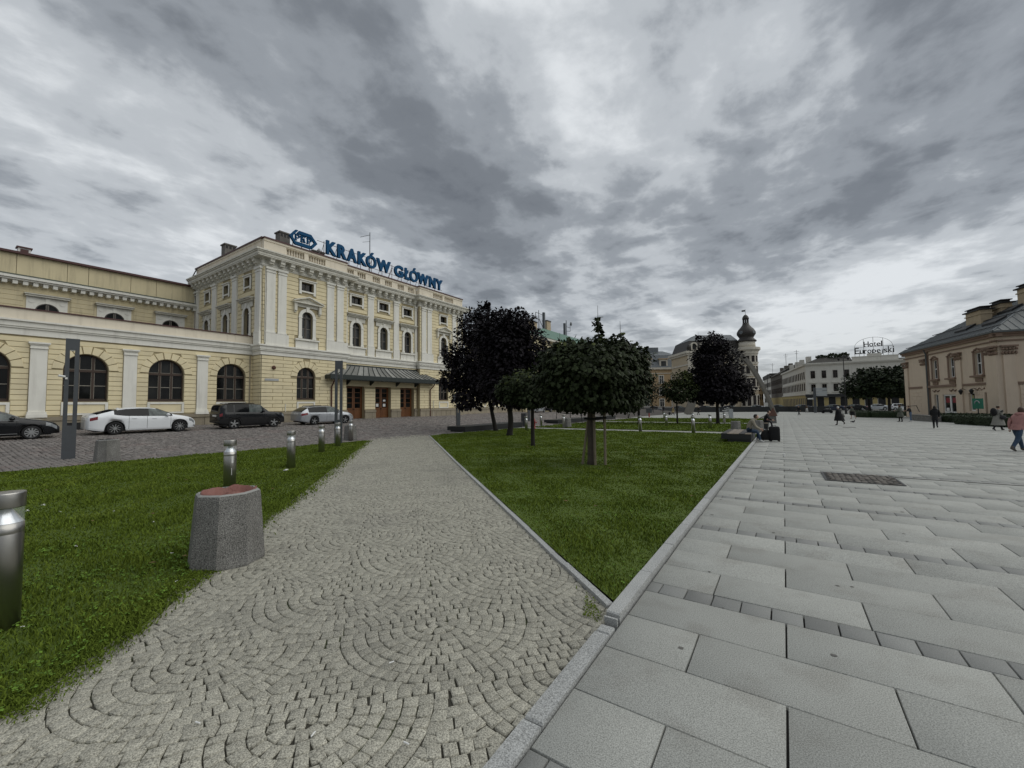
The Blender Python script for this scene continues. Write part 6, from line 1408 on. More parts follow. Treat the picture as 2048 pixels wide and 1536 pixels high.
HAT = dict(L=3.62, W=1.66, H=1.50, wr=.29, axles=(.62, 2.99), top=[(0, .95), (.05, 1.2), (.25, 1.42), (.7, 1.49), (1.6, 1.50), (2.0, 1.44), (2.5, 1.14), (2.75, 1.02), (3.2, .92), (3.5, .76), (3.62, .58)], belt=[(0, .93), (1.5, .93), (2.5, .90), (3.2, .82), (3.62, .54)], side_win=[(.35, .95), (1.02, 2.3)], wind=(1.9, 2.62), rear=(.0, .26), tail=(0, .25), head=(3.15, 3.55), seams=[1.0, 2.4], handles=[1.2, 1.25], mirror=2.2)
PI2 = math.pi / 2
def street_car(label, paint, spec, ymid, xside, rz=PI2, **k):
    x = xside - spec['W'] / 2
    t = car(label, paint, spec, (x, ymid, gzf(x, ymid)), rz, 'cars parked along the station', **k)
    a = math.atan2(gzf(x - .8, ymid) - gzf(x + .8, ymid), 1.6); t.rotation_euler = (0, -0.0, rz); t.rotation_euler.rotate_axis('X', a * (1 if rz > 0 else -1)); return t
street_car('white fastback car parked under the arched windows, red tail light to the left', 'car_white', GT, 6.71 + 2.41 - 1.05, -31.0)
street_car('black boxy off-road car parked at the inner corner of the station', 'car_black', SUV, 12.55 + 2.12 - .84, -30.8)
street_car('silver estate car parked beside the entrance canopy, partly behind the slim lamp', 'car_silver', EST, 18.2 + 2.315 - 1.02, -30.8)
street_car('black saloon with chrome window trim cut off by the left edge of the picture', 'car_black', SAL, 4.62 - 2.40, -30.8)
street_car('small silver hatchback parked far along the station seen between the tree trunks', 'car_silver', HAT, 57.2, -32.5)
street_car('black hatchback parked in front of the small silver one', 'car_black', HAT, 62.0, -32.5)
# cars parked beyond the far wall
fc = [(-27, 107, 'car_grey'), (-23.2, 116, 'car_blue'), (-17.5, 121.5, 'car_black'), (-12.0, 124, 'car_blue'), (-6.2, 126, 'car_silver'), (-1.0, 126.5, 'car_blue'), (3.6, 125.5, 'car_blue'), (9.6, 122, 'car_blue'), (13.6, 123, 'car_black'), (17.6, 124, 'car_silver'), (22.0, 125, 'car_white')]
fl = ['grey car behind the dark wall near the station end', 'dark blue car behind the wall left of the slim tree', 'black car behind the wall beneath the slim tree', 'dark blue car behind the wall beneath the purple maple', 'pale silver car behind the wall at the mouth of the narrow street', 'dark blue car behind the wall in front of the dark narrow house', 'dark blue car behind the wall under the ochre shop fronts', 'blue car behind the traffic sign before the hotel', 'black car in front of the hotel shop fronts', 'silver car under the left dark hotel tree', 'white car between the trunks of the hotel trees']
for (x, y, c), lb in zip(fc, fl): car(lb, c, (HAT if c in ('car_white', 'car_grey') else SAL), (x, y, -.55), R(8) + (math.pi if x % 2 > 1 else 0), 'cars parked beyond the far wall', detail=False)
t = thing('motorcycle', 'dark motorcycle parked at the plaza edge before the hotel', 'motorcycle', (7.6, 108, -.86), R(15))
for x in (-.7, .7): ob('wheel', MB().lathe([(.30, -.06), (.33, 0), (.30, .06), (.2, .05), (.2, -.05)], 14, (x, 0, .33), ax='y').mesh('wheel', 'tyre'), t)
ob('body', MB().ell((0, 0, .72), .75, .2, .28, 10, 6).mesh('body', 'car_black', True), t); ob('fork', MB().tube([(.7, 0, .33), (.45, 0, 1.05), (.4, -.35, 1.12)], .05, 6).mesh('fork', 'iron'), t); ob('headlight', MB().ell((.6, 0, .92), .12, .12, .12, 8, 6).mesh('headlight', 'lamp_white'), t)

# ------------------------------------------------------------------ far buildings
WM = {}
def far_window(parent, F, a, b, w, h, c=0.0, arch=False, gm='glass', fm='wood_grey', sur=None, double=True):
    key = (round(w, 2), round(h, 2), arch, fm, sur)
    if key not in WM:
        m = MB(); mi = []
        ol = archpoly(0, w / 2, 0, h - w / 2, 8) if arch else rect(-w / 2, w / 2, 0, h)
        il = archpoly(0, w / 2 - .09, .08, h - w / 2, 8) if arch else rect(-w / 2 + .09, w / 2 - .09, .08, h - .09)
        m.prism(ol, 0, .10, 0, [il])
        if double: m.box(-.045, .045, .05, h - .06, .01, .09)
        m.box(-w / 2 + .05, w / 2 - .05, h * .64, h * .64 + .08, .012, .088)
        if sur: m.prism([(x * 1.0 + (.24 if x > 0 else -.24), y + (.25 if y > h * .5 else -.0)) for x, y in ol], .0, .07, 1, [ol]); m.box(-w / 2 - .35, w / 2 + .35, -.2, -.003, 0, .26, 1)
        p = MB().prism([(x * .97, y) for x, y in ol], .015, .03)
        WM[key] = (m.mesh('window', [fm, sur or fm]), {})
        WM[key + ('p',)] = p
    me, pc = WM[key]
    if gm not in pc: pc[gm] = WM[key + ('p',)].mesh('pane', gm)
    o = ob('window', me, parent, F @ Matrix.Translation((a, b, c))); ob('pane', pc[gm], o); return o
# hotel
UH = Vector((.998, .062, 0)); HO = Vector((5.92, 150.58, 0)); FH = frame(HO, UH)
ht = thing('hotel', 'white three-storey corner hotel with yellow panels at street level and a lettered roof frame', 'hotel', (16, 153, -.9), world=True)
cols = [1.75, 4.4, 7.05, 9.7, 12.6, 15.4, 18.2, 21.0, 24, 27]
m = MB(); m.prism(rect(-.0, 32, -1.2, 12.4), -9, 0); ob('wall', m.mesh('wall', 'hotel'), ht, FH)
for a in cols:
    far_window(ht, FH, a, 8.5, 1.05, 2.2, .02, fm='wood_dark'); far_window(ht, FH, a, 4.55, 1.05, 2.15, .02, fm='wood_dark')
    ob('window_hood', MB().box(a - .95, a + .95, 7.05, 7.3, 0, .35).mesh('window_hood', 'hotel'), ht, FH); ob('window_sill', MB().box(a - .9, a + .9, 4.28, 4.5, 0, .3).mesh('window_sill', 'hotel'), ht, FH)
m = MB(); m.box(-.4, 32, 12.4, 12.7, -9, .5); m.box(-.6, 32, 12.7, 13.0, -9, .75); m.box(0, 32, 3.75, 4.05, 0, .2); ob('cornice', m.mesh('cornice', 'hotel'), ht, FH)
ob('awning', MB().hexa([(-.3, 2.9, 0), (32, 2.9, 0), (32, 2.9, 1.0), (-.3, 2.9, 1.0)], [(-.3, 3.75, 0), (32, 3.75, 0), (32, 3.6, .9), (-.3, 3.6, .9)]).mesh('awning', 'black'), ht, FH)
for i, a in enumerate([1.2, 3.9, 6.6, 9.3, 12, 14.8, 17.6, 20.4]):
    ob('shop_bay', MB().box(a - 1.35, a + .2, -1, 2.85, 0, .05).mesh('shop_bay', 'black'), ht, FH); ob('shop_panel', MB().box(a - 1.25 + 1.5, a + 1.3, .3, 2.7, 0, .08).mesh('shop_panel', 'hotel_yellow'), ht, FH)
m = MB(); m.add([(0, 13, 0), (11.2, 13, 0), (11.2, 13, -9), (0, 13, -9), (3.6, 14.8, -4), (11.2, 14.8, -4)], [(0, 1, 5, 4), (1, 2, 5), (2, 3, 4, 5), (3, 0, 4)]); ob('roof', m.mesh('roof', 'tree_roof'), ht, FH)
m = MB(); m.box(11.1, 21.0, 13.0, 14.1, -.6, .1); m.box(11.0, 21.1, 14.1, 14.3, -.7, .2); m.box(14.5, 17.5, 14.3, 15.0, -.6, .1); ob('attic', m.mesh('attic', 'hotel'), ht, FH)
ob('roof', MB().box(21, 32, 13, 13.3, -9, .2).mesh('roof', 'tree_roof'), ht, FH)
for i, (a, w, h) in enumerate(((4.5, 1.2, .6), (7.2, 1.5, .9), (9.8, 1.2, 1.0))):
    P, D = crown_points(260, [(a, 14.9 + h * .3, -4, w, h * .7, w)]); ob('roof_greenery', leaf_mesh('roof_greenery', P, D, rng.uniform(.25, .5, len(P)), 'leaf_dark', simple=True), ht, FH)
# hotel side along the street, with attached houses
US = Vector((.1225, -.9925, 0)); FHS = frame(HO, US)
m = MB(); m.prism(rect(-48, -.01, -1.2, 12.4), -9, 0); ob('wall', m.mesh('wall', 'hotel'), ht, FHS)
m = MB(); m.box(-48, 0.4, 12.4, 12.9, -9, .5); m.box(-48, 0, 3.55, 3.8, 0, .35); ob('cornice', m.mesh('cornice', 'hotel'), ht, FHS)
ob('street_front', MB().box(-48, -.02, -1.1, 3.5, .01, .06).mesh('street_front', 'hotel_yellow'), ht, FHS)
for k in range(15):
    a = -2.2 - k * 3.1
    for b in (8.4, 4.9): far_window(ht, FHS, a, b, 1.1, 2.2, .02, fm='wood_dark')
    ob('shop_bay', MB().box(a - .7, a + .7, -1, 2.6, .06, .1).mesh('shop_bay', 'wood_grey'), ht, FHS); ob('window_hood', MB().box(a - .9, a + .9, 7.3, 7.5, 0, .35).mesh('window_hood', 'hotel'), ht, FHS)
m = MB(); m.add([(-48, 12.9, .4), (0, 12.9, .4), (0, 12.9, -9), (-48, 12.9, -9), (-48, 15, -5), (-3, 15, -5)], [(0, 1, 5, 4), (1, 2, 5), (2, 3, 4, 5), (3, 0, 4)]); ob('roof', m.mesh('roof', 'tree_roof'), ht, FHS)
for a in (-9, -20, -29, -41): ob('chimney', MB().box(a - 1.0, a + 1.0, 13, 15.8, -3, -1.8).mesh('chimney', 'hotel'), ht, FHS)
hd = thing('town_house', 'dark soot-stained town house adjoining the hotel along the narrow street', 'house', (-5, 210, -.9), 0, 'houses along the narrow street', world=True)
m = MB(); m.prism(rect(-86, -48.05, -1.2, 13), -9, .05); ob('wall', m.mesh('wall', 'house_dark'), hd, FHS); ob('street_front', MB().box(-86, -48.05, -1.1, 3.4, .06, .12).mesh('street_front', 'hotel_yellow'), hd, FHS)
for k in range(11):
    for b in (9.0, 5.2): far_window(hd, FHS, -50.5 - k * 3.3, b, 1.3, 2.3, .06, fm='wood_dark')
ob('cornice', MB().box(-86, -48.05, 13, 13.4, -9, .7).mesh('cornice', 'house_dark'), hd, FHS); ob('roof', MB().add([(-86, 13.4, .6), (-48, 13.4, .6), (-48, 13.4, -9), (-86, 13.4, -9), (-86, 16.5, -4.5), (-48, 16.5, -4.5)], [(0, 1, 5, 4), (1, 2, 5), (2, 3, 4, 5), (3, 0, 4)]).mesh('roof', 'tree_roof'), hd, FHS)
for a in (-54, -66, -79): ob('chimney', MB().box(a - 1.2, a + 1.2, 14, 17.4, -4.5, -3.2).mesh('chimney', 'house_dark'), hd, FHS)
hp = thing('town_house', 'pale end house closing the narrow street beyond the dark one', 'house', (-15, 240, -.9), 0, 'houses along the narrow street', world=True)
m = MB(); m.prism(rect(-120, -86.05, -1.2, 13.5), -9, 0); ob('wall', m.mesh('wall', 'hotel'), hp, FHS)
for k in range(10):
    for b in (9.0, 5.2, 1.2): far_window(hp, FHS, -88.5 - k * 3.2, b, 1.3, 2.3, .02, fm='wood_dark')
ob('roof', MB().box(-120, -86.05, 13.5, 15.5, -9, .4).mesh('roof', 'tree_roof'), hp, FHS)
ho = thing('town_house', 'small ochre house with a hipped roof behind the right foot of the grey arch', 'house', (-9, 236, -.9), 0, 'houses along the narrow street', world=True)
FO = frame((-10.9, 209.1, 0), (6.842, 23.785, 0)); m = MB(); m.prism(rect(0, 12.5, -1.2, 10.0), -14, 0); ob('wall', m.mesh('wall', 'house_ochre'), ho, FO); ob('cornice', MB().box(-.3, 12.8, 10.0, 10.5, -14, .5).mesh('cornice', 'dome_trim'), ho, FO)
ob('roof', MB().hexa([(-.3, 10.5, .5), (12.8, 10.5, .5), (12.8, 10.5, -14), (-.3, 10.5, -14)], [(2, 14, -4), (10, 14, -4), (10, 14, -10), (2, 14, -10)]).mesh('roof', 'slate'), ho, FO)
for k in range(4):
    for b in (6.6, 2.8): far_window(ho, FO, 1.8 + k * 3, b, 1.3, 2.3, .02, fm='wood_dark')
# building with the onion dome
dm_ = thing('domed_building', 'ornate cream corner building with a dark onion dome on its round tower', 'building', (-16, 145, -.9), world=True)
UD = Vector((.785, .62, 0)).normalized()
DO = Vector((-24.4, 136.7, 0)); UD = Vector((-6.9 + 24.4 - .3, 148.2 - 136.7, 0)).normalized(); FD = frame(DO, UD); DL = 16.5
m = MB(); m.prism(rect(0, DL, -1.2, 16.6), -13, 0); ob('wall', m.mesh('wall', 'dome_wall'), dm_, FD)
m = MB(); m.box(-.5, DL, 16.6, 17.2, -13.4, .6); m.box(-.9, DL, 17.2, 17.9, -13.8, 1.0); m.box(-.2, DL, 13.4, 13.9, -13, .35); m.box(-.2, DL, 5.2, 5.8, -13, .35); m.box(-.1, 2.2, 5.8, 16.6, 0, .3); m.box(DL - 2, DL, 5.8, 16.6, 0, .3); ob('cornice', m.mesh('cornice', 'dome_trim'), dm_, FD)
for k in range(4):
    for b, h in ((14.1, 2.0), (10.3, 2.6), (6.6, 2.6), (.6, 3.6)): far_window(dm_, FD, 3.6 + k * 3.3, b, 1.3, h, .02, arch=(h == 3.6), fm='wood_dark', sur='dome_trim')
ob('roof', MB().hexa([(0, 17.9, 0), (DL, 17.9, 0), (DL, 17.9, -13), (0, 17.9, -13)], [(1.1, 21.3, -1.2), (DL, 21.3, -1.2), (DL, 21.3, -12), (1.1, 21.3, -12)]).mesh('roof', 'onion'), dm_, FD)
ob('roof', MB().hexa([(1.0, 21.31, -1.1), (DL, 21.31, -1.1), (DL, 21.31, -12), (1.0, 21.31, -12)], [(5, 23.7, -5), (DL, 23.7, -5), (DL, 23.7, -8), (5, 23.7, -8)]).mesh('roof', 'slate'), dm_, FD)
for a in (2.1, 5.0, 8.0, 11.5):
    m = MB(); m.prism(archpoly(a, 1.0, 17.9, 19.7), -.6, .15, 0, [archpoly(a, .62, 18.3, 19.7)]); d = ob('dormer', m.mesh('dormer', 'dome_trim'), dm_, FD); ob('pane', MB().prism(archpoly(a, .62, 18.3, 19.7), -.3, -.2).mesh('pane', 'glass'), d)
ob('urn', MB().lathe([(.4, 0), (.5, .5), (.7, 1.2), (.55, 1.8), (.2, 2.2)], 10).mesh('urn', 'onion'), dm_, FD @ Matrix.Translation((.5, 17.9, -.2)) @ Matrix.Rotation(R(-90), 4, 'X'))
TC = Vector((-8.9, 147.3, 0)); TB = lambda prof, nm, mt, n=20, sm=True: ob(nm, MB().lathe(prof, n, (TC.x, TC.y, 0)).mesh(nm, mt, sm), dm_)
TB([(2.7, -1.2), (2.7, 16.2)], 'tower_wall', 'dome_wall', 24); TB([(2.75, 16.2), (3.1, 16.8), (3.1, 17.3), (3.7, 17.9), (3.7, 18.6), (3.2, 18.7)], 'tower_cornice', 'dome_trim', 24, False); TB([(2.45, 18.6), (2.35, 20.7)], 'tower_drum', 'dome_trim', 24)
for z in (13.3, 5.3, 9.6): TB([(2.7, z), (2.95, z + .1), (2.95, z + .5), (2.7, z + .6)], 'tower_band', 'dome_trim', 24, False)
TB([(2.75, 20.6), (2.8, 20.9), (2.4, 21.3), (1.95, 21.8), (2.2, 22.3), (2.65, 23.0), (2.62, 23.7), (2.2, 24.5), (1.5, 25.3), (1.0, 26.0), (.88, 26.6)], 'onion_dome', 'onion', 16)
for k in range(8):
    a = k * math.pi / 4 + .2; ob('lantern_post', MB().box(TC.x + .72 * math.cos(a) - .13, TC.x + .72 * math.cos(a) + .13, TC.y + .72 * math.sin(a) - .13, TC.y + .72 * math.sin(a) + .13, 26.6, 27.9).mesh('lantern_post', 'onion'), dm_)
TB([(.95, 27.8), (.95, 28.1), (.8, 28.6), (.45, 29.1), (.1, 29.3)], 'lantern_cap', 'onion', 14); ob('weather_vane', MB().tube([(TC.x, TC.y, 29.2), (TC.x, TC.y, 31.0)], .06, 5).box(TC.x - 1.0, TC.x, TC.y - .05, TC.y + .05, 30.3, 30.8).mesh('weather_vane', 'onion'), dm_)
for k in range(-1, 3):
    a = -PI2 + k * .55 + .1; dv = Vector((math.cos(a), math.sin(a), 0)); Fq = frame(TC + dv * 2.68, (-dv.y, dv.x, 0))
    for b, h in ((14.0, 2.0), (10.4, 2.4), (6.4, 2.6), (.5, 3.2)): far_window(dm_, Fq, 0, b, 1.0, h, .03, fm='wood_dark', sur='dome_trim')
for k in (-1, 1):
    a = -PI2 + .25 + k * .75; dv = Vector((math.cos(a), math.sin(a), 0)); m = MB().lathe([(.55, 0), (.5, .12), (.0, .13)], 12); ob('dome_oculus', m.mesh('dome_oculus', 'slate'), dm_, frame(TC + dv * 2.52 + Vector((0, 0, 23.4)), (-dv.y, dv.x, 0)))
# mansard building to the left of it
mb_ = thing('mansard_building', 'ochre building with a grey mansard roof and white dormers left of the domed building', 'building', (-40, 153, -.9), world=True)
FM = frame((-54, 146.5, 0), (.85, .527, 0)); ML = 28.0
m = MB(); m.prism(rect(-24, ML, -1.2, 14.2), -13, 0); ob('wall', m.mesh('wall', 'house_ochre'), mb_, FM)
m = MB(); m.box(-24, ML + .5, 14.2, 14.9, -13.5, .6); m.box(-24, ML, 12.6, 12.9, 0, .2); m.box(ML - .8, ML + .1, -1, 14.2, 0, .2); ob('cornice', m.mesh('cornice', 'dome_trim'), mb_, FM)
ob('roof', MB().hexa([(-24, 14.9, .3), (ML + .2, 14.9, .3), (ML + .2, 14.9, -13.2), (-24, 14.9, -13.2)], [(-24, 19.6, -1.6), (ML - 2.2, 19.6, -1.6), (ML - 2.2, 19.6, -11.4), (-24, 19.6, -11.4)]).mesh('roof', 'slate'), mb_, FM)
ob('roof', MB().hexa([(-24, 19.61, -1.5), (ML - 2.1, 19.61, -1.5), (ML - 2.1, 19.61, -11.5), (-24, 19.61, -11.5)], [(-24, 21.6, -5), (ML - 6, 21.6, -5), (ML - 6, 21.6, -8), (-24, 21.6, -8)]).mesh('roof', 'slate'), mb_, FM)
ob('roof_house', MB().box(12, 20, 19.6, 23.0, -6, -4).mesh('roof_house', 'slate'), mb_, FM)
for a in (-4, 2, 8.6, 14.5, 20.5):
    d = ob('dormer', MB().box(a - 1.5, a + 1.5, 14.9, 18.0, -2.5, .05).mesh('dormer', 'dome_trim'), mb_, FM); ob('pane', MB().box(a - .95, a + .95, 15.2, 17.3, .05, .07).mesh('pane', 'glass_grey'), d); ob('dormer_hood', MB().box(a - 1.8, a + 1.8, 18.0, 18.3, -2.6, .4).mesh('dormer_hood', 'house_ochre'), d)
for a in (-10, -4, 2, 8, 14, 19.5, 24):
    for b in (9.0, 4.6, .3): far_window(mb_, FM, a, b, 1.6, 2.9, .02, gm='glass_grey', fm='white', sur='dome_trim')

# ------------------------------------------------------------------ tan building on the right
rb = thing('tan_building', 'two-storey tan building with brown trim, white windows and a grey metal roof on the right', 'building', (22, 58, -.5), world=True)
RO = Vector((18.776, 63.069, 0)); UR = Vector((.1632, -.9866, 0)); FR1 = frame(RO, UR); UR2 = Vector((.9866, .1632, 0)); FR2 = frame(RO, UR2)
FR2 = frame(RO, UR2)
LEN = 20.4
wup = [(-12.28, .62), (-8.42, .62), (-3.26, .64)]
m = MB(); hl = [rect(a - w, a + w, 4.48, 6.9) for a, w in wup] + [rect(-12.95, -11.9, .35, 2.42), rect(-5.5, -4.35, .4, 2.5), rect(-2.42, -.9, -.8, 2.46), rect(-10.9, -8.05, -.75, 2.38)]
m.prism(rect(-LEN, 0, -1.2, 8.2), -.4, 0, 0, hl); m.box(-LEN, -.01, -1.2, 8.2, -9, -8.6); ob('wall', m.mesh('wall', 'rb_wall'), rb, FR1)
m = MB(); m.prism(rect(.401, 14, -1.2, 8.2), -.4, 0); ob('wall', m.mesh('wall', 'rb_wall'), rb, FR2)
ob('wall', MB().box(-LEN - .01, -LEN + .3, -1.2, 8.2, -9, -.41).mesh('wall', 'rb_wall'), rb, FR1)
def trim(nm, boxes, F, mt='rb_trim'):
    m = MB()
    for b in boxes: m.box(*b)
    ob(nm, m.mesh(nm, mt), rb, F)
for F, a0, a1 in ((FR1, -LEN - .3, .5), (FR2, -.5, 14)):
    trim('cornice', [(a0, a1, 7.72, 7.86, -.2, .14), (a0, a1, 8.2, 8.45, -.2, .3), (a0, a1, 8.45, 8.62, -.2, .45)], F)
    trim('gutter', [(a0, a1, 8.62, 8.8, -.3, .62)], F, 'rb_roof')
for a in (-20.1, -14.9, -6.9, -1.4): 
    w = .52; trim('pilaster', [(a - w, a + w, -.9, 6.4, 0, .14)], FR1, 'rb_wall'); m = MB()
    for k in range(5):
        q = a - w - .05 + k * (2 * w + .1) / 4; m.ell((q, 6.62, .17), .13, .2, .13, 6, 4); m.ell((q, 7.0, .24), .15, .14, .15, 6, 4)
    m.box(a - w - .14, a + w + .14, 7.15, 7.32, 0, .36)
    ob('capital', m.mesh('capital', 'rb_trim'), rb, FR1)
for F, a in ((FR2, .75), (FR1, -.45)):
    trim('pilaster', [(a - .45, a + .45, -.9, 6.3, 0, .17)], F, 'rb_wall'); m = MB()
    for k in range(5):
        q = a - .5 + k * .25; m.ell((q, 6.5, .19), .12, .2, .13, 6, 4); m.ell((q, 6.9, .26), .14, .15, .15, 6, 4)
    m.box(a - .62, a + .62, 7.1, 7.28, 0, .4); ob('capital', m.mesh('capital', 'rb_trim'), rb, F)
trim('belt_course', [(-20, -15.45, 3.33, 3.6, 0, .1), (-14.2, -7.5, 3.33, 3.6, 0, .22), (-6.3, -1.0, 3.3, 3.55, 0, .12)], FR1); trim('belt_course', [(1.25, 14, 3.2, 3.5, 0, .1)], FR2)
def grid_stones(F, a0, a1, b0, b1, w, h):
    r = 0; b = b0
    while b < b1 - .1:
        a = a0 - (w / 2 if r % 2 else 0); e = min(b + h, b1)
        while a < a1 - .05:
            p, q = max(a, a0), min(a + w, a1)
            if q - p > .1: ob('stone_block', MB().stone(rect(p + .015, q - .015, b + .015, e - .015), 0, .06).mesh('stone_block', 'rb_wall'), rb, F)
            a += w
        b = e; r += 1
grid_stones(FR1, -19.5, -15.5, -.8, 3.3, 1.3, .5); grid_stones(FR1, -4.2, -2.55, -.8, 3.2, .85, .5); grid_stones(FR2, 1.4, 6, -.8, 3.2, 1.3, .5)
for a, w in wup:
    m = MB(); m.prism(rect(a - w, a + w, 4.48, 6.9), -.3, -.2, 0, [rect(a - w + .08, a - .05, 4.56, 5.7), rect(a + .05, a + w - .08, 4.56, 5.7), rect(a - w + .08, a - .05, 5.82, 6.82), rect(a + .05, a + w - .08, 5.82, 6.82)])
    o = ob('window', m.mesh('window', 'white'), rb, FR1); ob('pane', MB().box(a - w + .02, a + w - .02, 4.5, 6.88, -.28, -.26).mesh('pane', 'glass_grey'), o)
    m = MB(); m.prism(rect(a - w - .3, a + w + .3, 4.2, 7.1), .0, .06, 0, [rect(a - w, a + w, 4.45, 6.92)]); ob('window_surround', m.mesh('window_surround', 'rb_trim'), rb, FR1)
    m = MB(); m.box(a - w - .45, a + w + .45, 4.2, 4.4, .06, .34); m.box(a - w + .02, a + w - .02, 3.68, 4.1, 0, .1); ob('window_sill', m.mesh('window_sill', 'rb_trim'), rb, FR1)
    m = MB(); [m.ell((a + q * .34, 7.2 + .16 * math.cos(q * 1.2), .1), .2, .13, .12, 6, 4) for q in (-2, -1, 0, 1, 2)]; ob('crest', m.mesh('crest', 'rb_trim'), rb, FR1)
    m = MB(); m.tube([(a - .8, 2.95, .05), (a - .4, 2.75, .07), (a, 3.0, .07), (a + .4, 2.75, .07), (a + .8, 2.95, .05)], .06, 5); ob('garland', m.mesh('garland', 'rb_trim'), rb, FR1)
m = MB(); m.prism(rect(-12.95, -11.9, .35, 2.42), -.3, -.2, 0, [rect(-12.87, -12.45, .45, 2.34), rect(-12.38, -11.98, .45, 2.34)]); o = ob('window', m.mesh('window', 'white'), rb, FR1); ob('pane', MB().box(-12.93, -11.92, .37, 2.4, -.28, -.26).mesh('pane', 'glass_grey'), o)
m = MB(); m.prism(rect(-10.9, -8.05, -.75, 2.38), -.25, -.12, 0, [rect(-10.75, -9.6, .25, 2.2), rect(-9.3, -8.2, .25, 2.2)]); o = ob('shop_door', m.mesh('shop_door', 'white'), rb, FR1)
ob('pane', MB().box(-10.8, -8.15, .2, 2.25, -.22, -.2).mesh('pane', 'glass'), o)
for a in (-10.18, -8.75): ob('poster', MB().box(a - .42, a + .42, 1.35, 1.95, -.195, -.18).mesh('poster', 'shop_red'), o)
ob('poster', MB().box(-10.6, -10.0, .3, .7, -.195, -.18).mesh('poster', 'white'), o)
m = MB(); m.prism(rect(-5.5, -4.35, .4, 2.5), -.3, -.2, 0, [rect(-5.4, -4.45, .55, 2.4)]); o = ob('shop_window', m.mesh('shop_window', 'white'), rb, FR1); ob('pane', MB().box(-5.48, -4.37, .42, 2.48, -.28, -.26).mesh('pane', 'glass'), o)
for a, mt in ((-5.25, 'yellow_card'), (-4.9, 'car_glass_pale'), (-4.6, 'yellow_card')): ob('notice', MB().box(a - .12, a + .12, .7, 2.2, -.258, -.25).mesh('notice', mt), o)
ob('blind_niche', MB().box(-2.4, -.92, -.8, 2.44, -.3, -.25).mesh('blind_niche', 'rb_wall'), rb, FR1)
trim('niche_surround', [(-2.75, -2.42, -.8, 2.8, 0, .1), (-.9, -.6, -.8, 2.8, 0, .1), (-2.42, -.9, 2.47, 2.8, 0, .1)], FR1, 'rb_wall')
for a in (-5.95, -3.9):
    o = ob('wall_lantern', MB().lathe([(.06, -.35), (.2, .05), (.22, .08), (.05, .28)], 6).mesh('wall_lantern', 'iron'), rb, FR1 @ Matrix.Translation((a, 2.65, .45)) @ Matrix.Rotation(R(-90), 4, 'X')); ob('bracket', MB().tube([(0, 0, .25), (0, .2, .35), (0, .42, .2)], .03, 4).mesh('bracket', 'iron'), o)
ob('downpipe', MB().tube([(-13.95, 8.5, .4), (-13.95, 7.9, .2), (-13.95, -.9, .2)], .09, 8).mesh('downpipe', 'rb_roof'), rb, FR1)
ob('dark_wall_strip', MB().box(-14.35, -13.7, -.9, 8.2, -.02, .02).mesh('dark_wall_strip', 'rb_trim'), rb, FR1)  # flat full-height strip in the dark trim colour behind the downpipe, no recess
m = MB(); m.tube([(-17.5, 0, 2.2), (-17.3, .75, 2.2), (-12, 1.0, 2.2), (-11.3, .2, 2.2)], .04, 5); m.tube([(-15, -.6, 2.2), (-15, .85, 2.2)], .03, 5); ob('handrail', m.mesh('handrail', 'iron'), rb, FR1)
ob('security_camera', MB().box(2.1, 2.5, 2.15, 2.35, .06, .3).mesh('security_camera', 'white'), rb, FR2)
# hipped metal roof with standing seams
E1, E2 = -LEN - .6, 14.0
def rp(a, d, z): return RO + UR * a + UR2 * d + Vector((0, 0, z))
e = .55; RH = 13.6; RD = 7.0
v = [rp(e, -e, 8.8), rp(E1, -e, 8.8), rp(E1 + 6, RD, RH), rp(-6.2, RD, RH), rp(e, 14.5, 8.8), rp(E1, 14.5, 8.8)]
m = MB(); m.add(v, [(0, 3, 2, 1), (0, 4, 3), (4, 5, 2, 3), (1, 2, 5)]); rf = ob('roof', m.mesh('roof', 'rb_roof'), rb)
sm = MB()
for k in range(36):
    a = e - k * .6; s = min(1, (e - a) / (e + 6.2)); s2 = min(1, (a - E1) / 6.0); f = min(s, s2)
    if f > .03: sm.tube([rp(a, -e, 8.83), rp(a, -e + (RD + e) * f, 8.83 + (RH - 8.8) * f)], .022, 4)
for k in range(22):
    d = -e + k * .68; f = min(1, (d + e) / (RD + e), (14.5 - d) / 7.5)
    if f > .03: sm.tube([rp(e, d, 8.83), rp(e - (e + 6.2) * f, d, 8.83 + (RH - 8.8) * f)], .022, 4)
sm.tube([v[0] + Vector((0, 0, .04)), v[3] + Vector((0, 0, .04))], .06, 5); ob('seam', sm.mesh('seam', 'slate'), rf, kind='stuff')
sm = MB()
for f in (.10, .42): sm.tube([rp(e - .3, -e + (RD + e) * f, 8.95 + (RH - 8.8) * f), rp(E1 + 5 * f, -e + (RD + e) * f, 8.95 + (RH - 8.8) * f)], .05, 4)
ob('snow_guard', sm.mesh('snow_guard', 'iron'), rf)
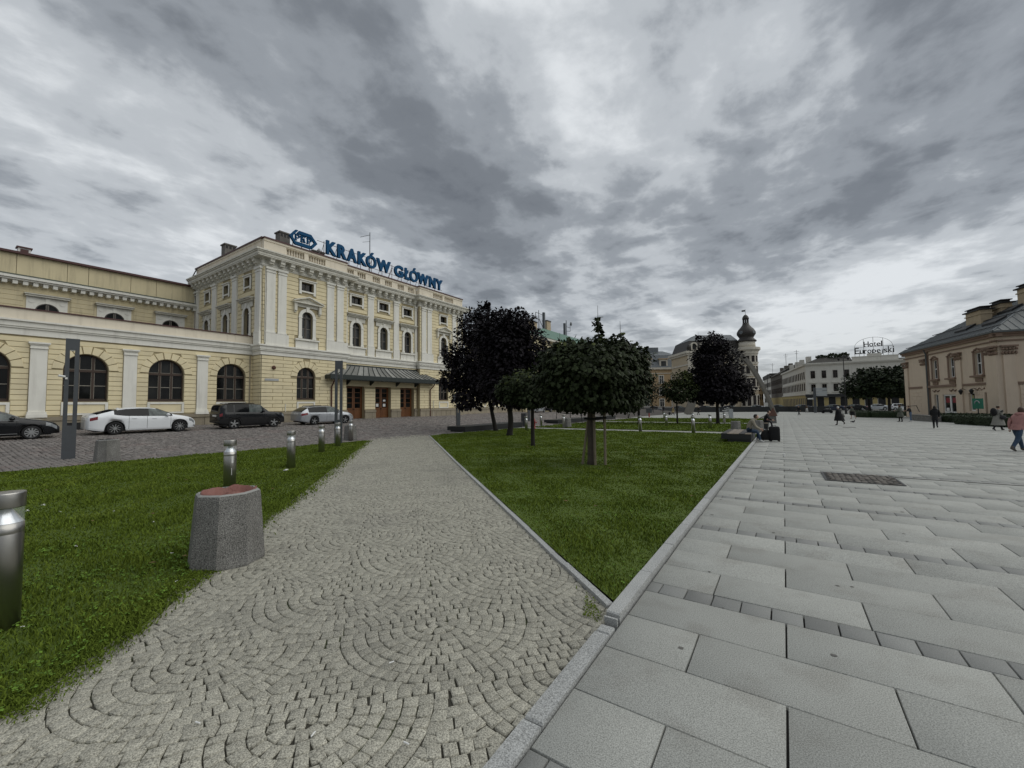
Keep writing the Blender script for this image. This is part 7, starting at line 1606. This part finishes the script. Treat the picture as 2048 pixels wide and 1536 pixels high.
for a, b in ((-9.5, .32), (-6.0, .62), (-3.8, .3)):
    f = b; p = rp(a, -e + (RD + e) * f, 8.9 + (RH - 8.8) * f); sm = MB(); sm.hexa([rp(a - 1.2, -e + (RD + e) * (f - .06), 8.85 + 4.8 * (f - .06)), rp(a + 1.2, -e + (RD + e) * (f - .06), 8.85 + 4.8 * (f - .06)), rp(a + 1.2, -e + (RD + e) * (f + .06), 8.85 + 4.8 * (f + .06)), rp(a - 1.2, -e + (RD + e) * (f + .06), 8.85 + 4.8 * (f + .06))], [q + Vector((0, 0, .22)) for q in (rp(a - 1.2, -e + (RD + e) * (f - .06), 8.85 + 4.8 * (f - .06)), rp(a + 1.2, -e + (RD + e) * (f - .06), 8.85 + 4.8 * (f - .06)), rp(a + 1.2, -e + (RD + e) * (f + .06), 8.85 + 4.8 * (f + .06)), rp(a - 1.2, -e + (RD + e) * (f + .06), 8.85 + 4.8 * (f + .06)))])
    ob('skylight', sm.mesh('skylight', 'black'), rf)
def rchim(a, d, z0, z1, w, dd):
    m = MB(); q = lambda x, y, z: tuple(rp(x, y, z))
    def bx(x0, x1, y0, y1, za, zb, mi=0): m.hexa([q(x0, y0, za), q(x1, y0, za), q(x1, y1, za), q(x0, y1, za)], [q(x0, y0, zb), q(x1, y0, zb), q(x1, y1, zb), q(x0, y1, zb)], mi)
    bx(a - w / 2, a + w / 2, d - dd / 2, d + dd / 2, z0, z1); bx(a - w / 2 - .1, a + w / 2 + .1, d - dd / 2 - .1, d + dd / 2 + .1, z1 - .5, z1 - .38); bx(a - w / 2 - .22, a + w / 2 + .22, d - dd / 2 - .22, d + dd / 2 + .22, z1, z1 + .14, 1); bx(a - w / 2 + .1, a + w / 2 - .1, d - dd / 2 + .1, d + dd / 2 - .1, z1 + .14, z1 + .36, 1); bx(a - w / 2 - .05, a + w / 2 + .05, d - dd / 2 - .05, d + dd / 2 + .05, z1 + .36, z1 + .46, 1)
    ob('chimney', m.mesh('chimney', ['rb_chim', 'black']), rb)
rchim(-8.9, 2.9, 10.2, 12.35, 2.9, 1.0); rchim(-7.9, 4.4, 11, 12.85, 1.9, .9); rchim(-5.1, 5.3, 11.5, 14.0, 1.5, 1.1)
ob('vent_pipe', MB().tube([rp(-2.9, 3.9, 11), rp(-2.9, 3.9, 12.5)], .14, 8).mesh('vent_pipe', 'rb_roof'), rb)
# ------------------------------------------------------------------ people
def skel(h=1.7, lean=0.0, legs=((0, 0), (0, 0)), arms=((0, 0), (0, 0)), seated=False, splay=0.0, armout=.10, head=0.0, hunch=0.0):
    """joints of a figure facing +x; leg (hip angle, knee bend), arm (shoulder angle, elbow bend), degrees, forward positive"""
    k = h / 1.7; J = {}; pz = .93 if not seated else .0
    def rot(v, a): c, s = math.cos(a), math.sin(a); return (v[0] * c + v[2] * s, v[1], -v[0] * s + v[2] * c)
    J['pelvis'] = (0, 0, pz)
    ln = R(lean); up = lambda d, x=0.0: (math.sin(ln) * d + x, 0, pz + math.cos(ln) * d)
    J['waist'] = up(.14); J['chest'] = up(.34); J['upper'] = up(.46, hunch * .4); J['neck'] = up(.54, hunch); J['skull'] = up(.60, hunch * 1.4 + .01)
    for s, n in ((1, 'l'), (-1, 'r')):
        sh = up(.47, hunch * .5); J['sh' + n] = (sh[0], s * .165, sh[2])
        a, b = arms[0 if s > 0 else 1]; a, b = R(a), R(b)
        e = (J['sh' + n][0] + .29 * math.sin(a), s * (.165 + armout * .6), J['sh' + n][2] - .29 * math.cos(a)); J['el' + n] = e
        w = (e[0] + .25 * math.sin(a + b), s * (.165 + armout * (.6 - .5 * min(1, b))), e[2] - .25 * math.cos(a + b)); J['wr' + n] = w
        J['pa' + n] = (w[0] + .04 * math.sin(a + b), w[1], w[2] - .04 * math.cos(a + b)); J['_ha' + n] = a + b
        hp = (0.0, s * .085, pz - .03); J['hip' + n] = hp; a, b = legs[0 if s > 0 else 1]; a, b = R(a), R(b)
        kn = (hp[0] + .44 * math.sin(a), s * (.09 + splay), hp[2] - .44 * math.cos(a)); J['kn' + n] = kn
        an = (kn[0] + .42 * math.sin(a - b), s * (.09 + splay), kn[2] - .42 * math.cos(a - b)); J['an' + n] = an
        ft = a - b; J['to' + n] = (an[0] + .17 * math.cos(ft * .6), an[1] + s * .02, an[2] - .05 - .17 * math.sin(-ft * .6) * (1 if ft < 0 else .2)); J['he' + n] = (an[0] - .05, an[1], an[2] - .045)
    lo = min(J['an' + n][2] for n in 'lr') - .075
    for q in J:
        if q[0] != '_': J[q] = tuple(c * k for c in (J[q][0], J[q][1], J[q][2] - lo))
    J['_k'] = k; return J
BONES = [('pelvis', 'waist'), ('waist', 'chest'), ('chest', 'upper'), ('upper', 'neck'), ('neck', 'skull')] + [b for n in 'lr' for b in (('upper', 'sh' + n), ('sh' + n, 'el' + n), ('el' + n, 'wr' + n), ('wr' + n, 'pa' + n), ('pelvis', 'hip' + n), ('hip' + n, 'kn' + n), ('kn' + n, 'an' + n), ('an' + n, 'to' + n), ('an' + n, 'he' + n))]
RAD = dict(pelvis=(.155, .12), waist=(.145, .105), chest=(.165, .12), upper=(.145, .11), neck=(.062, .062), skull=(.06, .06), sh=(.075, .075), el=(.052, .052), wr=(.036, .034), pa=(.036, .022), hip=(.098, .098), kn=(.068, .068), an=(.048, .048), to=(.04, .03), he=(.042, .038))
def person(label, J, cl, loc, rz, hair='hair_dark', bulk=1.0, legw=1.0, skirt=None, hood=False, longhair=False, group='people crossing the square', face=True):
    k = J['_k']; names = [n for n in J if n[0] != '_']; idx = {n: i for i, n in enumerate(names)}
    me = bpy.data.meshes.new('body'); me.from_pydata([J[n] for n in names], [(idx[a], idx[b]) for a, b in BONES], [])
    o = bpy.data.objects.new('body', me); C.objects.link(o)
    sk = o.modifiers.new('skin', 'SKIN'); sk.use_smooth_shade = True; sk.branch_smoothing = .3; o.modifiers.new('sub', 'SUBSURF').levels = 1
    lay = me.skin_vertices[0].data
    for n in names:
        b = n[:-1] if n[:-1] in RAD else n; r = RAD[b]; f = bulk if b in ('chest', 'upper', 'waist', 'sh', 'el') else (legw if b in ('hip', 'kn', 'an') else 1.0)
        if b == 'wr': f = 1 + (bulk - 1) * .6
        lay[idx[n]].radius = (r[0] * k * f, r[1] * k * f); lay[idx[n]].use_root = (n == 'pelvis')
    dg = bpy.context.evaluated_depsgraph_get(); dg.update(); bm_ = bpy.data.meshes.new_from_object(o.evaluated_get(dg)); bpy.data.objects.remove(o)
    m = MB(); m.v = [tuple(v.co) for v in bm_.vertices]; m.f = [tuple(p.vertices) for p in bm_.polygons]
    seg = [(np.array(J[a]), np.array(J[b]), a, b) for a, b in BONES]
    mats = [cl['top'], cl['legs'], cl.get('shoes', 'black'), 'skin']
    for p in bm_.polygons:
        c = np.array(p.center); best = None
        for a, b, na, nb in seg:
            d = b - a; t = np.clip(np.dot(c - a, d) / np.dot(d, d), 0, 1); q = np.linalg.norm(c - a - d * t)
            if best is None or q < best[0]: best = (q, na, nb, t)
        _, na, nb, t = best
        if nb[:2] in ('to', 'he') or (nb[:2] == 'an' and t > .88): mi = 2
        elif nb[:2] in ('kn', 'an') or (nb[:3] == 'hip') or (na == 'pelvis' and t < .25): mi = 1
        elif nb[:2] == 'pa' or na == 'neck': mi = 3
        else: mi = 0
        m.m.append(mi)
    bpy.data.meshes.remove(bm_)
    # head with brow, nose, chin and ears, turned with the neck
    hx, hy, hz = J['skull']; hc = (hx + .015 * k, 0, hz + .085 * k)
    n_, mm = 16, 12; o0 = len(m.v)
    m.ell((0, 0, 0), 1, 1, 1, n_, mm, 3)
    for i in range(o0, len(m.v)):
        x, y, z = m.v[i]; fx = max(0, x)
        X = .097 * x * (1 - .10 * max(0, -z)); Y = .074 * y * (1 - .22 * max(0, -z)); Z = .118 * z
        if x > .8 and abs(y) < .25 and -.35 < z < .15: X += .022 * (1 - abs(y) / .25)
        if x > .55 and .05 < z < .3 and .2 < abs(y) < .6: X -= .010
        if x > .5 and -.75 < z < -.5: X += .006
        m.v[i] = (hc[0] + X * k, hc[1] + Y * k, hc[2] + Z * k)
    for s in (1, -1):
        m.ell((hc[0] - .005 * k, s * .075 * k, hc[2] - .005 * k), .018 * k, .012 * k, .03 * k, 6, 4, 3)
        n = 'l' if s > 0 else 'r'; w = Vector(J['pa' + n]); a = J['_ha' + n]; d = Vector((math.sin(a), 0, -math.cos(a))); side = Vector((math.cos(a), 0, math.sin(a)))
        for fi in range(4):     # fingers, slightly curled, and a thumb from the side of the palm
            b = w + side * (fi - 1.5) * .019 * k + d * .02 * k; l = (.072, .082, .078, .06)[fi] * k; cu = Vector((0, -s, 0))
            m.tube([b, b + d * l * .5 + cu * .006, b + d * l * .9 + cu * .028 * k], [.0095 * k, .009 * k, .006 * k], 5, 3)
        b = w + side * .03 * k - d * .02 * k; m.tube([b, b + side * .025 * k + d * .03 * k, b + side * .03 * k + d * .06 * k], [.011 * k, .01 * k, .007 * k], 5, 3)
    t = thing('person', label, 'person', loc, rz, group)
    ob('body', m.mesh('body', mats, True), t)
    eyes = MB()
    for s in (1, -1): eyes.ell((hc[0] + .083 * k, s * .03 * k, hc[2] + .018 * k), .008 * k, .011 * k, .006 * k, 6, 4)
    ob('eyes', eyes.mesh('eyes', 'black'), t)
    hr = MB(); o0 = 0; hr.ell((0, 0, 0), 1, 1, 1, 14, 10)
    hv = []
    for x, y, z in hr.v:
        cut = x > .35 and z < .35
        X, Y, Z = .105 * x - .012, .083 * y, .124 * z + .008
        if z < -.1 and not longhair: Z = max(Z, -.055)
        if longhair and z < 0 and x < .3: Z = .20 * z; Y *= 1.08
        if cut: X = min(X, .035 + .0 * z)
        hv.append((hc[0] + X * k, hc[1] + Y * k, hc[2] + Z * k))
    hr.v = hv; ob('hair', hr.mesh('hair', hair, True), t)
    if hood: ob('hood', MB().lathe([(.12, -.05), (.135, 0), (.11, .05), (.06, .06)], 12, (J['neck'][0] - .03 * k, 0, J['neck'][2])).mesh('hood', cl['top'], True), t)
    if skirt:
        z1, z0, r1, r0, mt = skirt; px_, pz_ = J['waist'][0], J['waist'][2]; pr = []; n = 24; vs = []
        for i in range(7):
            s = i / 6; z = z1 + (z0 - z1) * s; r = r1 + (r0 - r1) * s ** .8
            for q in range(n):
                a = 2 * math.pi * q / n; f = 1 + .07 * s * math.sin(a * 5 + i * .3); vs.append((px_ * (1 - s) + r * f * math.cos(a) * 1.0, r * f * .82 * math.sin(a), z))
        fs = [(i * n + q, i * n + (q + 1) % n, (i + 1) * n + (q + 1) % n, (i + 1) * n + q) for i in range(6) for q in range(n)]
        ob('coat_skirt', MB().add(vs, fs).mesh('coat_skirt', mt, True), t)
    return t, J
def at(t, J, p):        # world position of a point given in the figure's own space
    return Matrix.Translation(t.location) @ Matrix.Rotation(t.rotation_euler.z, 4, 'Z') @ Vector(p)
def gp(x, y, dz=0.0): return (x, y, gzf(x, y) + dz)
def head_rot(sx): return R(sx)
view = lambda x, y: math.atan2(y, x)
RT = -YAW          # heading that shows a figure in profile, walking to the right in the picture
HR = math.atan2(right0.y, right0.x); HL = HR + math.pi; HA = math.atan2(fwd0.y, fwd0.x); HT = HA + math.pi
# seated person in the beige jacket
J = skel(1.70, lean=24, legs=((84, 88), (78, 66)), arms=((22, 36), (18, 42)), seated=True, splay=.03, hunch=.08)
zs = gzf(-1.4, 23.4) + .46
sz = zs - (J['pelvis'][2] - .135)
t, J = person('person in a beige puffer jacket, jeans and white trainers sitting hunched on the bench', J, dict(top='cl_beige', legs='cl_jeans', shoes='cl_white'), (-1.52, 23.35, sz), 0.08, 'hair_dark', 1.28, 1.05, hood=True, group='seated people')
J = skel(1.74, lean=20, legs=((80, 80), (84, 74)), arms=((16, 50), (20, 44)), seated=True, splay=.05, hunch=.05)
zs = gzf(-1.2, 36.4) + .5; sz = zs - (J['pelvis'][2] - .135)
t, J = person('dark-clothed person seated with head bowed over the lap behind the concrete bin', J, dict(top='cl_black', legs='cl_dark', shoes='black'), (-1.25, 36.6, sz), -.1, 'hair_dark', 1.2, 1.0, group='seated people', skirt=None)
o = ob('lap_bag', MB().ell((0, 0, 0), .22, .16, .07, 10, 6).mesh('lap_bag', 'cl_pink', True)); o.location = (-.98, 36.6, gzf(-1, 36.6) + .72); tag(o, 'small pink bag lying on the lap of the dark-clothed seated person', 'bag')
def suitcase(label, x, y, rz, w, d, h, mt, nm='suitcase', soft=0.0):
    t = thing(nm, label, 'luggage', gp(x, y), rz); m = MB(); n = 16
    rings = [(.9, .06), (1, .12), (1, h * .5), (1 - soft, h - .12), (.92 - soft, h - .03), (.75 - soft, h)]
    vs = [(w / 2 * f * np.sign(math.cos(a)) * abs(math.cos(a)) ** .5, d / 2 * f * np.sign(math.sin(a)) * abs(math.sin(a)) ** .5, z) for f, z in rings for a in [2 * math.pi * (q + .5) / n for q in range(n)]]
    m.add(vs, [(i * n + q, i * n + (q + 1) % n, (i + 1) * n + (q + 1) % n, (i + 1) * n + q) for i in range(5) for q in range(n)] + [tuple(range(n))[::-1], tuple(5 * n + q for q in range(n))]); ob('shell', m.mesh('shell', mt, True), t)
    ob('handle', MB().tube([(-.08, 0, h), (-.07, 0, h + .05), (.07, 0, h + .05), (.08, 0, h)], .012, 5).mesh('handle', 'black'), t)
    for sx in (-1, 1):
        for sy in (-1, 1): ob('wheel', MB().lathe([(.04, -.015), (.04, .015)], 8, (sx * w * .38, sy * d * .36, .04), ax='y').mesh('wheel', 'black'), t)
    return t
suitcase('upright black suitcase standing right of the seated person on the slabs', -.42, 24.05, .2, .46, .30, .74, 'cl_black')
suitcase('slouched black travel bag between the seated person and the suitcase', -.78, 24.1, .3, .5, .36, .56, 'cl_black', 'travel_bag', .3)
# walkers
t, J = person('person in a pink jacket and blue jeans striding past at the right edge', skel(1.66, lean=17, legs=((26, 8), (-20, 22)), arms=((-28, 18), (24, 30)), hunch=.03), dict(top='cl_pink', legs='cl_jeans', shoes='wood_grey'), gp(7.22, 23.1), HR + .1, 'hair_brown', 1.28, 1.12, hood=True, longhair=True, skirt=(1.02, .80, .185, .20, 'cl_pink'))
t, J = person('person in a long grey coat and pale beret walking past the hedge', skel(1.68, lean=5, legs=((28, 6), (-26, 16)), arms=((12, 62), (-8, 46))), dict(top='cl_grey', legs='cl_black', shoes='black'), gp(11.9, 40.7), HR, 'hair_brown', 1.22, 1.0, skirt=(1.02, .36, .19, .36, 'cl_grey'))
ob('beret', MB().ell((J['skull'][0] - .01, 0, J['skull'][2] + .185), .12, .11, .045, 12, 6).mesh('beret', 'cl_beige', True), t)
o = ob('backpack', MB().ell((0, 0, 0), .15, .17, .27, 10, 8).mesh('backpack', 'cl_black', True)); o.location = at(t, J, (-.26, 0, 1.24)); o.rotation_euler.z = HR; tag(o, 'black backpack on the back of the person in the grey coat', 'backpack')
o = ob('shoulder_bag', MB().ell((0, 0, 0), .20, .10, .15, 10, 8).mesh('shoulder_bag', 'cl_dark', True)); o.location = at(t, J, (.02, -.28, .88)); o.rotation_euler.z = HR; tag(o, 'dark shoulder bag at the hip of the person in the grey coat', 'bag')
person('person all in black walking away before the hedge', skel(1.66, lean=8, legs=((20, 6), (-18, 40)), arms=((14, 40), (-8, 30)), hunch=.04), dict(top='cl_black', legs='cl_dark', shoes='black'), gp(9.2, 42.0), HR + .75, 'hair_dark', 1.36, 1.1, hood=True, longhair=True, skirt=(1.0, .62, .19, .24, 'cl_black'))
person('person in a grey-green coat standing by the low planter wall', skel(1.70, lean=2, legs=((4, 0), (-4, 4)), arms=((16, 70), (16, 70))), dict(top='cl_greygreen', legs='cl_black', shoes='black'), gp(10.14, 58.0), HA + .3, 'hair_brown', 1.3, 1.0, skirt=(1.0, .52, .19, .30, 'cl_greygreen'), longhair=True)
person('person in a dark jacket and light blue jeans standing by the planter wall', skel(1.62, lean=6, legs=((5, 2), (-5, 4)), arms=((20, 75), (20, 70)), hunch=.05), dict(top='cl_dark', legs='cl_jeans_light', shoes='cl_white'), gp(11.1, 59.0), HA + 1.2, 'hair_dark', 1.15, 1.05)
t, J = person('woman in a wide black coat with a white scarf and a pale bag walking away', skel(1.62, lean=5, legs=((12, 4), (-16, 34)), arms=((6, 12), (-6, 20))), dict(top='cl_black', legs='cl_black', shoes='wood_dark'), gp(4.07, 46.2), HA + .2, 'cl_white', 1.3, .9, skirt=(1.05, .40, .22, .42, 'cl_black'))
b = thing('shoulder_bag', 'pale bag hanging from the shoulder of the woman in the wide black coat', 'bag', at(t, J, (-.02, -.34, .82)), HA); ob('pouch', MB().ell((0, 0, 0), .26, .10, .20, 10, 8).mesh('pouch', 'cl_grey', True), b); ob('strap', MB().tube([(.12, 0, .12), (.06, .12, .62), (-.06, .10, .6), (-.14, 0, .12)], .02, 5).mesh('strap', 'cl_grey'), b)
person('person in a grey-green jacket and dark skirt walking by the concrete planter block', skel(1.62, lean=4, legs=((10, 4), (-14, 26)), arms=((10, 30), (-10, 20))), dict(top='cl_greygreen', legs='skin', shoes='cl_tan'), gp(7.35, 67.9), HA + .4, 'hair_brown', 1.3, .8, skirt=(.98, .48, .19, .27, 'cl_black'))
person('man in black walking left far across the plaza below the hotel corner', skel(1.78, lean=4, legs=((22, 4), (-20, 14)), arms=((-16, 14), (18, 20))), dict(top='cl_black', legs='cl_dark'), gp(2.34, 92.0), HL + .3, 'hair_dark', 1.25, 1.1)
person('distant person in white trousers beside the man in black', skel(1.70, lean=3, legs=((14, 4), (-10, 10)), arms=((8, 20), (-8, 20))), dict(top='cl_brown', legs='cl_white'), gp(4.4, 114.0), HA, 'hair_dark', 1.3, 1.35)
t, J = person('person in a dark coat pushing a pram far along the street', skel(1.76, lean=6, legs=((14, 4), (-12, 12)), arms=((30, 30), (30, 30))), dict(top='cl_dark', legs='cl_dark', shoes='cl_white'), gp(-23.2, 63.1), HT - .2, 'hair_brown', 1.3, 1.0, skirt=(1.0, .55, .19, .27, 'cl_dark'))
pm = thing('pram', 'dark pram pushed by the person in the dark coat', 'pram', at(t, J, (.75, 0, 0)), HT - .2); ob('seat', MB().ell((0, 0, .6), .32, .22, .24, 10, 6).mesh('seat', 'cl_dark', True), pm); ob('frame', MB().tube([(-.4, 0, 1.0), (.0, 0, .45), (.25, 0, .15)], .02, 5).mesh('frame', 'iron'), pm)
for sx in (-.25, .28):
    for sy in (-.2, .2): ob('wheel', MB().lathe([(.11, -.02), (.11, .02)], 10, (sx, sy, .11), ax='y').mesh('wheel', 'black'), pm)
t, J = person('person in a pale yellow coat walking left with a wheeled case near the slim tree', skel(1.74, lean=5, legs=((20, 4), (-18, 16)), arms=((-20, 10), (14, 30))), dict(top='cl_yellow', legs='cl_dark'), gp(-18.9, 88), HR, 'hair_brown', 1.3, 1.0, skirt=(1.0, .6, .19, .26, 'cl_yellow'))
suitcase('small black wheeled case behind the person in the yellow coat', -19.5, 87.6, HR, .4, .25, .6, 'cl_black')
for x, y, r, lb in ((-22.2, 94, HA, 'first of the dark figures walking left of the person in the yellow coat'), (-14.9, 93, HR, 'dark figure walking right by the foot of the grey arch'), (-24.0, 92, HT, 'dark figure coming closer at the left end of the far wall')):
    person(lb, skel(1.75, lean=3, legs=((16, 4), (-14, 12)), arms=((-12, 14), (14, 20))), dict(top='cl_black', legs='cl_dark'), gp(x, y), r, 'hair_dark', 1.25, 1.05)
# pigeon
t = thing('pigeon', 'grey pigeon on the slabs to the right of the woman in the wide black coat', 'bird', gp(5.69, 52.5), HR); m = MB()
o0 = len(m.v); m.ell((0, 0, .14), .17, .075, .075, 10, 8); m.tube([(.12, 0, .17), (.16, 0, .23), (.17, 0, .25)], [.05, .035, .03], 8); m.ell((.18, 0, .265), .038, .032, .035, 8, 6); m.tube([(.21, 0, .262), (.24, 0, .252)], [.010, .003], 5); m.tube([(-.12, 0, .14), (-.28, 0, .12)], [.05, .025], 6)
for s in (1, -1): m.tube([(.02, s * .03, .08), (.02, s * .03, .0), (.05, s * .03, .003)], .008, 4)
ob('body', m.mesh('body', 'cl_dark', True), t)
# ------------------------------------------------------------------ hotel sign
hs = thing('hotel_sign', 'thin lettering reading Hotel Europejski under a semicircular frame on the hotel roof', 'sign', (22, 151.5, 14), world=True)
FHG = FH @ Matrix.Translation((0, 0, -.2))
def letters(word, a0, a1, b0, h, asc):
    x = a0; ws = [dict(j=.45, i=.4, l=.38, t=.6, r=.7, H=1.25, E=1.15).get(c, 1.0) for c in word]; k = (a1 - a0) / sum(ws)
    for c, w in zip(word, ws):
        top = asc if c in 'HlEktdi' else h; bot = -.35 * h if c in 'jp' else 0
        if c == 't': top = (h + asc) / 2
        me = fit(text_mesh(c, 'iron', .008, .08), x + .06 * k, x + w * k - .06 * k, b0 + bot, b0 + top, 0, .2); ob('letter', me, hs, FHG)
        if c in 'HlEurnki': ob('serif', MB().box(x + .0, x + min(w * .55, .5) * k, b0 - .04, b0 + .12, .02, .18).mesh('serif', 'iron'), hs, FHG)
        x += w * k
letters('Hotel', 13.75, 17.9, 16.95, .95, 1.45); letters('Europejski', 11.65, 20.3, 15.0, 1.05, 1.75)
m = MB(); m.tube([(15.9 + 4.1 * math.cos(a), 16.9 + 2.65 * math.sin(a), .05) for a in [math.pi * i / 24 for i in range(25)]], .04, 5); m.tube([(11.7, 16.9, .05), (20.1, 16.9, .05)], .05, 5)
for a in (13.8, 15.9, 18.0): m.tube([(a, 13.9, .0), (a, 16.9 + 2.65 * math.sqrt(max(0, 1 - ((a - 15.9) / 4.1) ** 2)), 0)], .05, 5)
for a in (11.8, 12.8, 14.9, 17.0, 19, 20.0): m.tube([(a, 13.9, -.1), (a, 15.4, -.1)], .05, 5)
ob('support_frame', m.mesh('support_frame', 'iron'), hs, FHG)
for x, y, h, lb in ((1.5, 172, 4.0, 'thin aerial on the hotel side roof'), (-1.5, 188, 4.5, 'thin aerial further back on the hotel side roof'), (-6.5, 224, 4, 'thin aerial on the dark narrow house')):
    m = MB(); m.tube([(x + 3, y, 14), (x + 3, y, 15.5 + h)], .06, 4); m.tube([(x + 2.2, y, 15 + h), (x + 3.8, y, 15 + h)], .04, 4); m.tube([(x + 2.5, y, 14.3 + h), (x + 3.5, y, 14.3 + h)], .04, 4); tag(ob('aerial', m.mesh('aerial', 'iron')), lb, 'antenna')
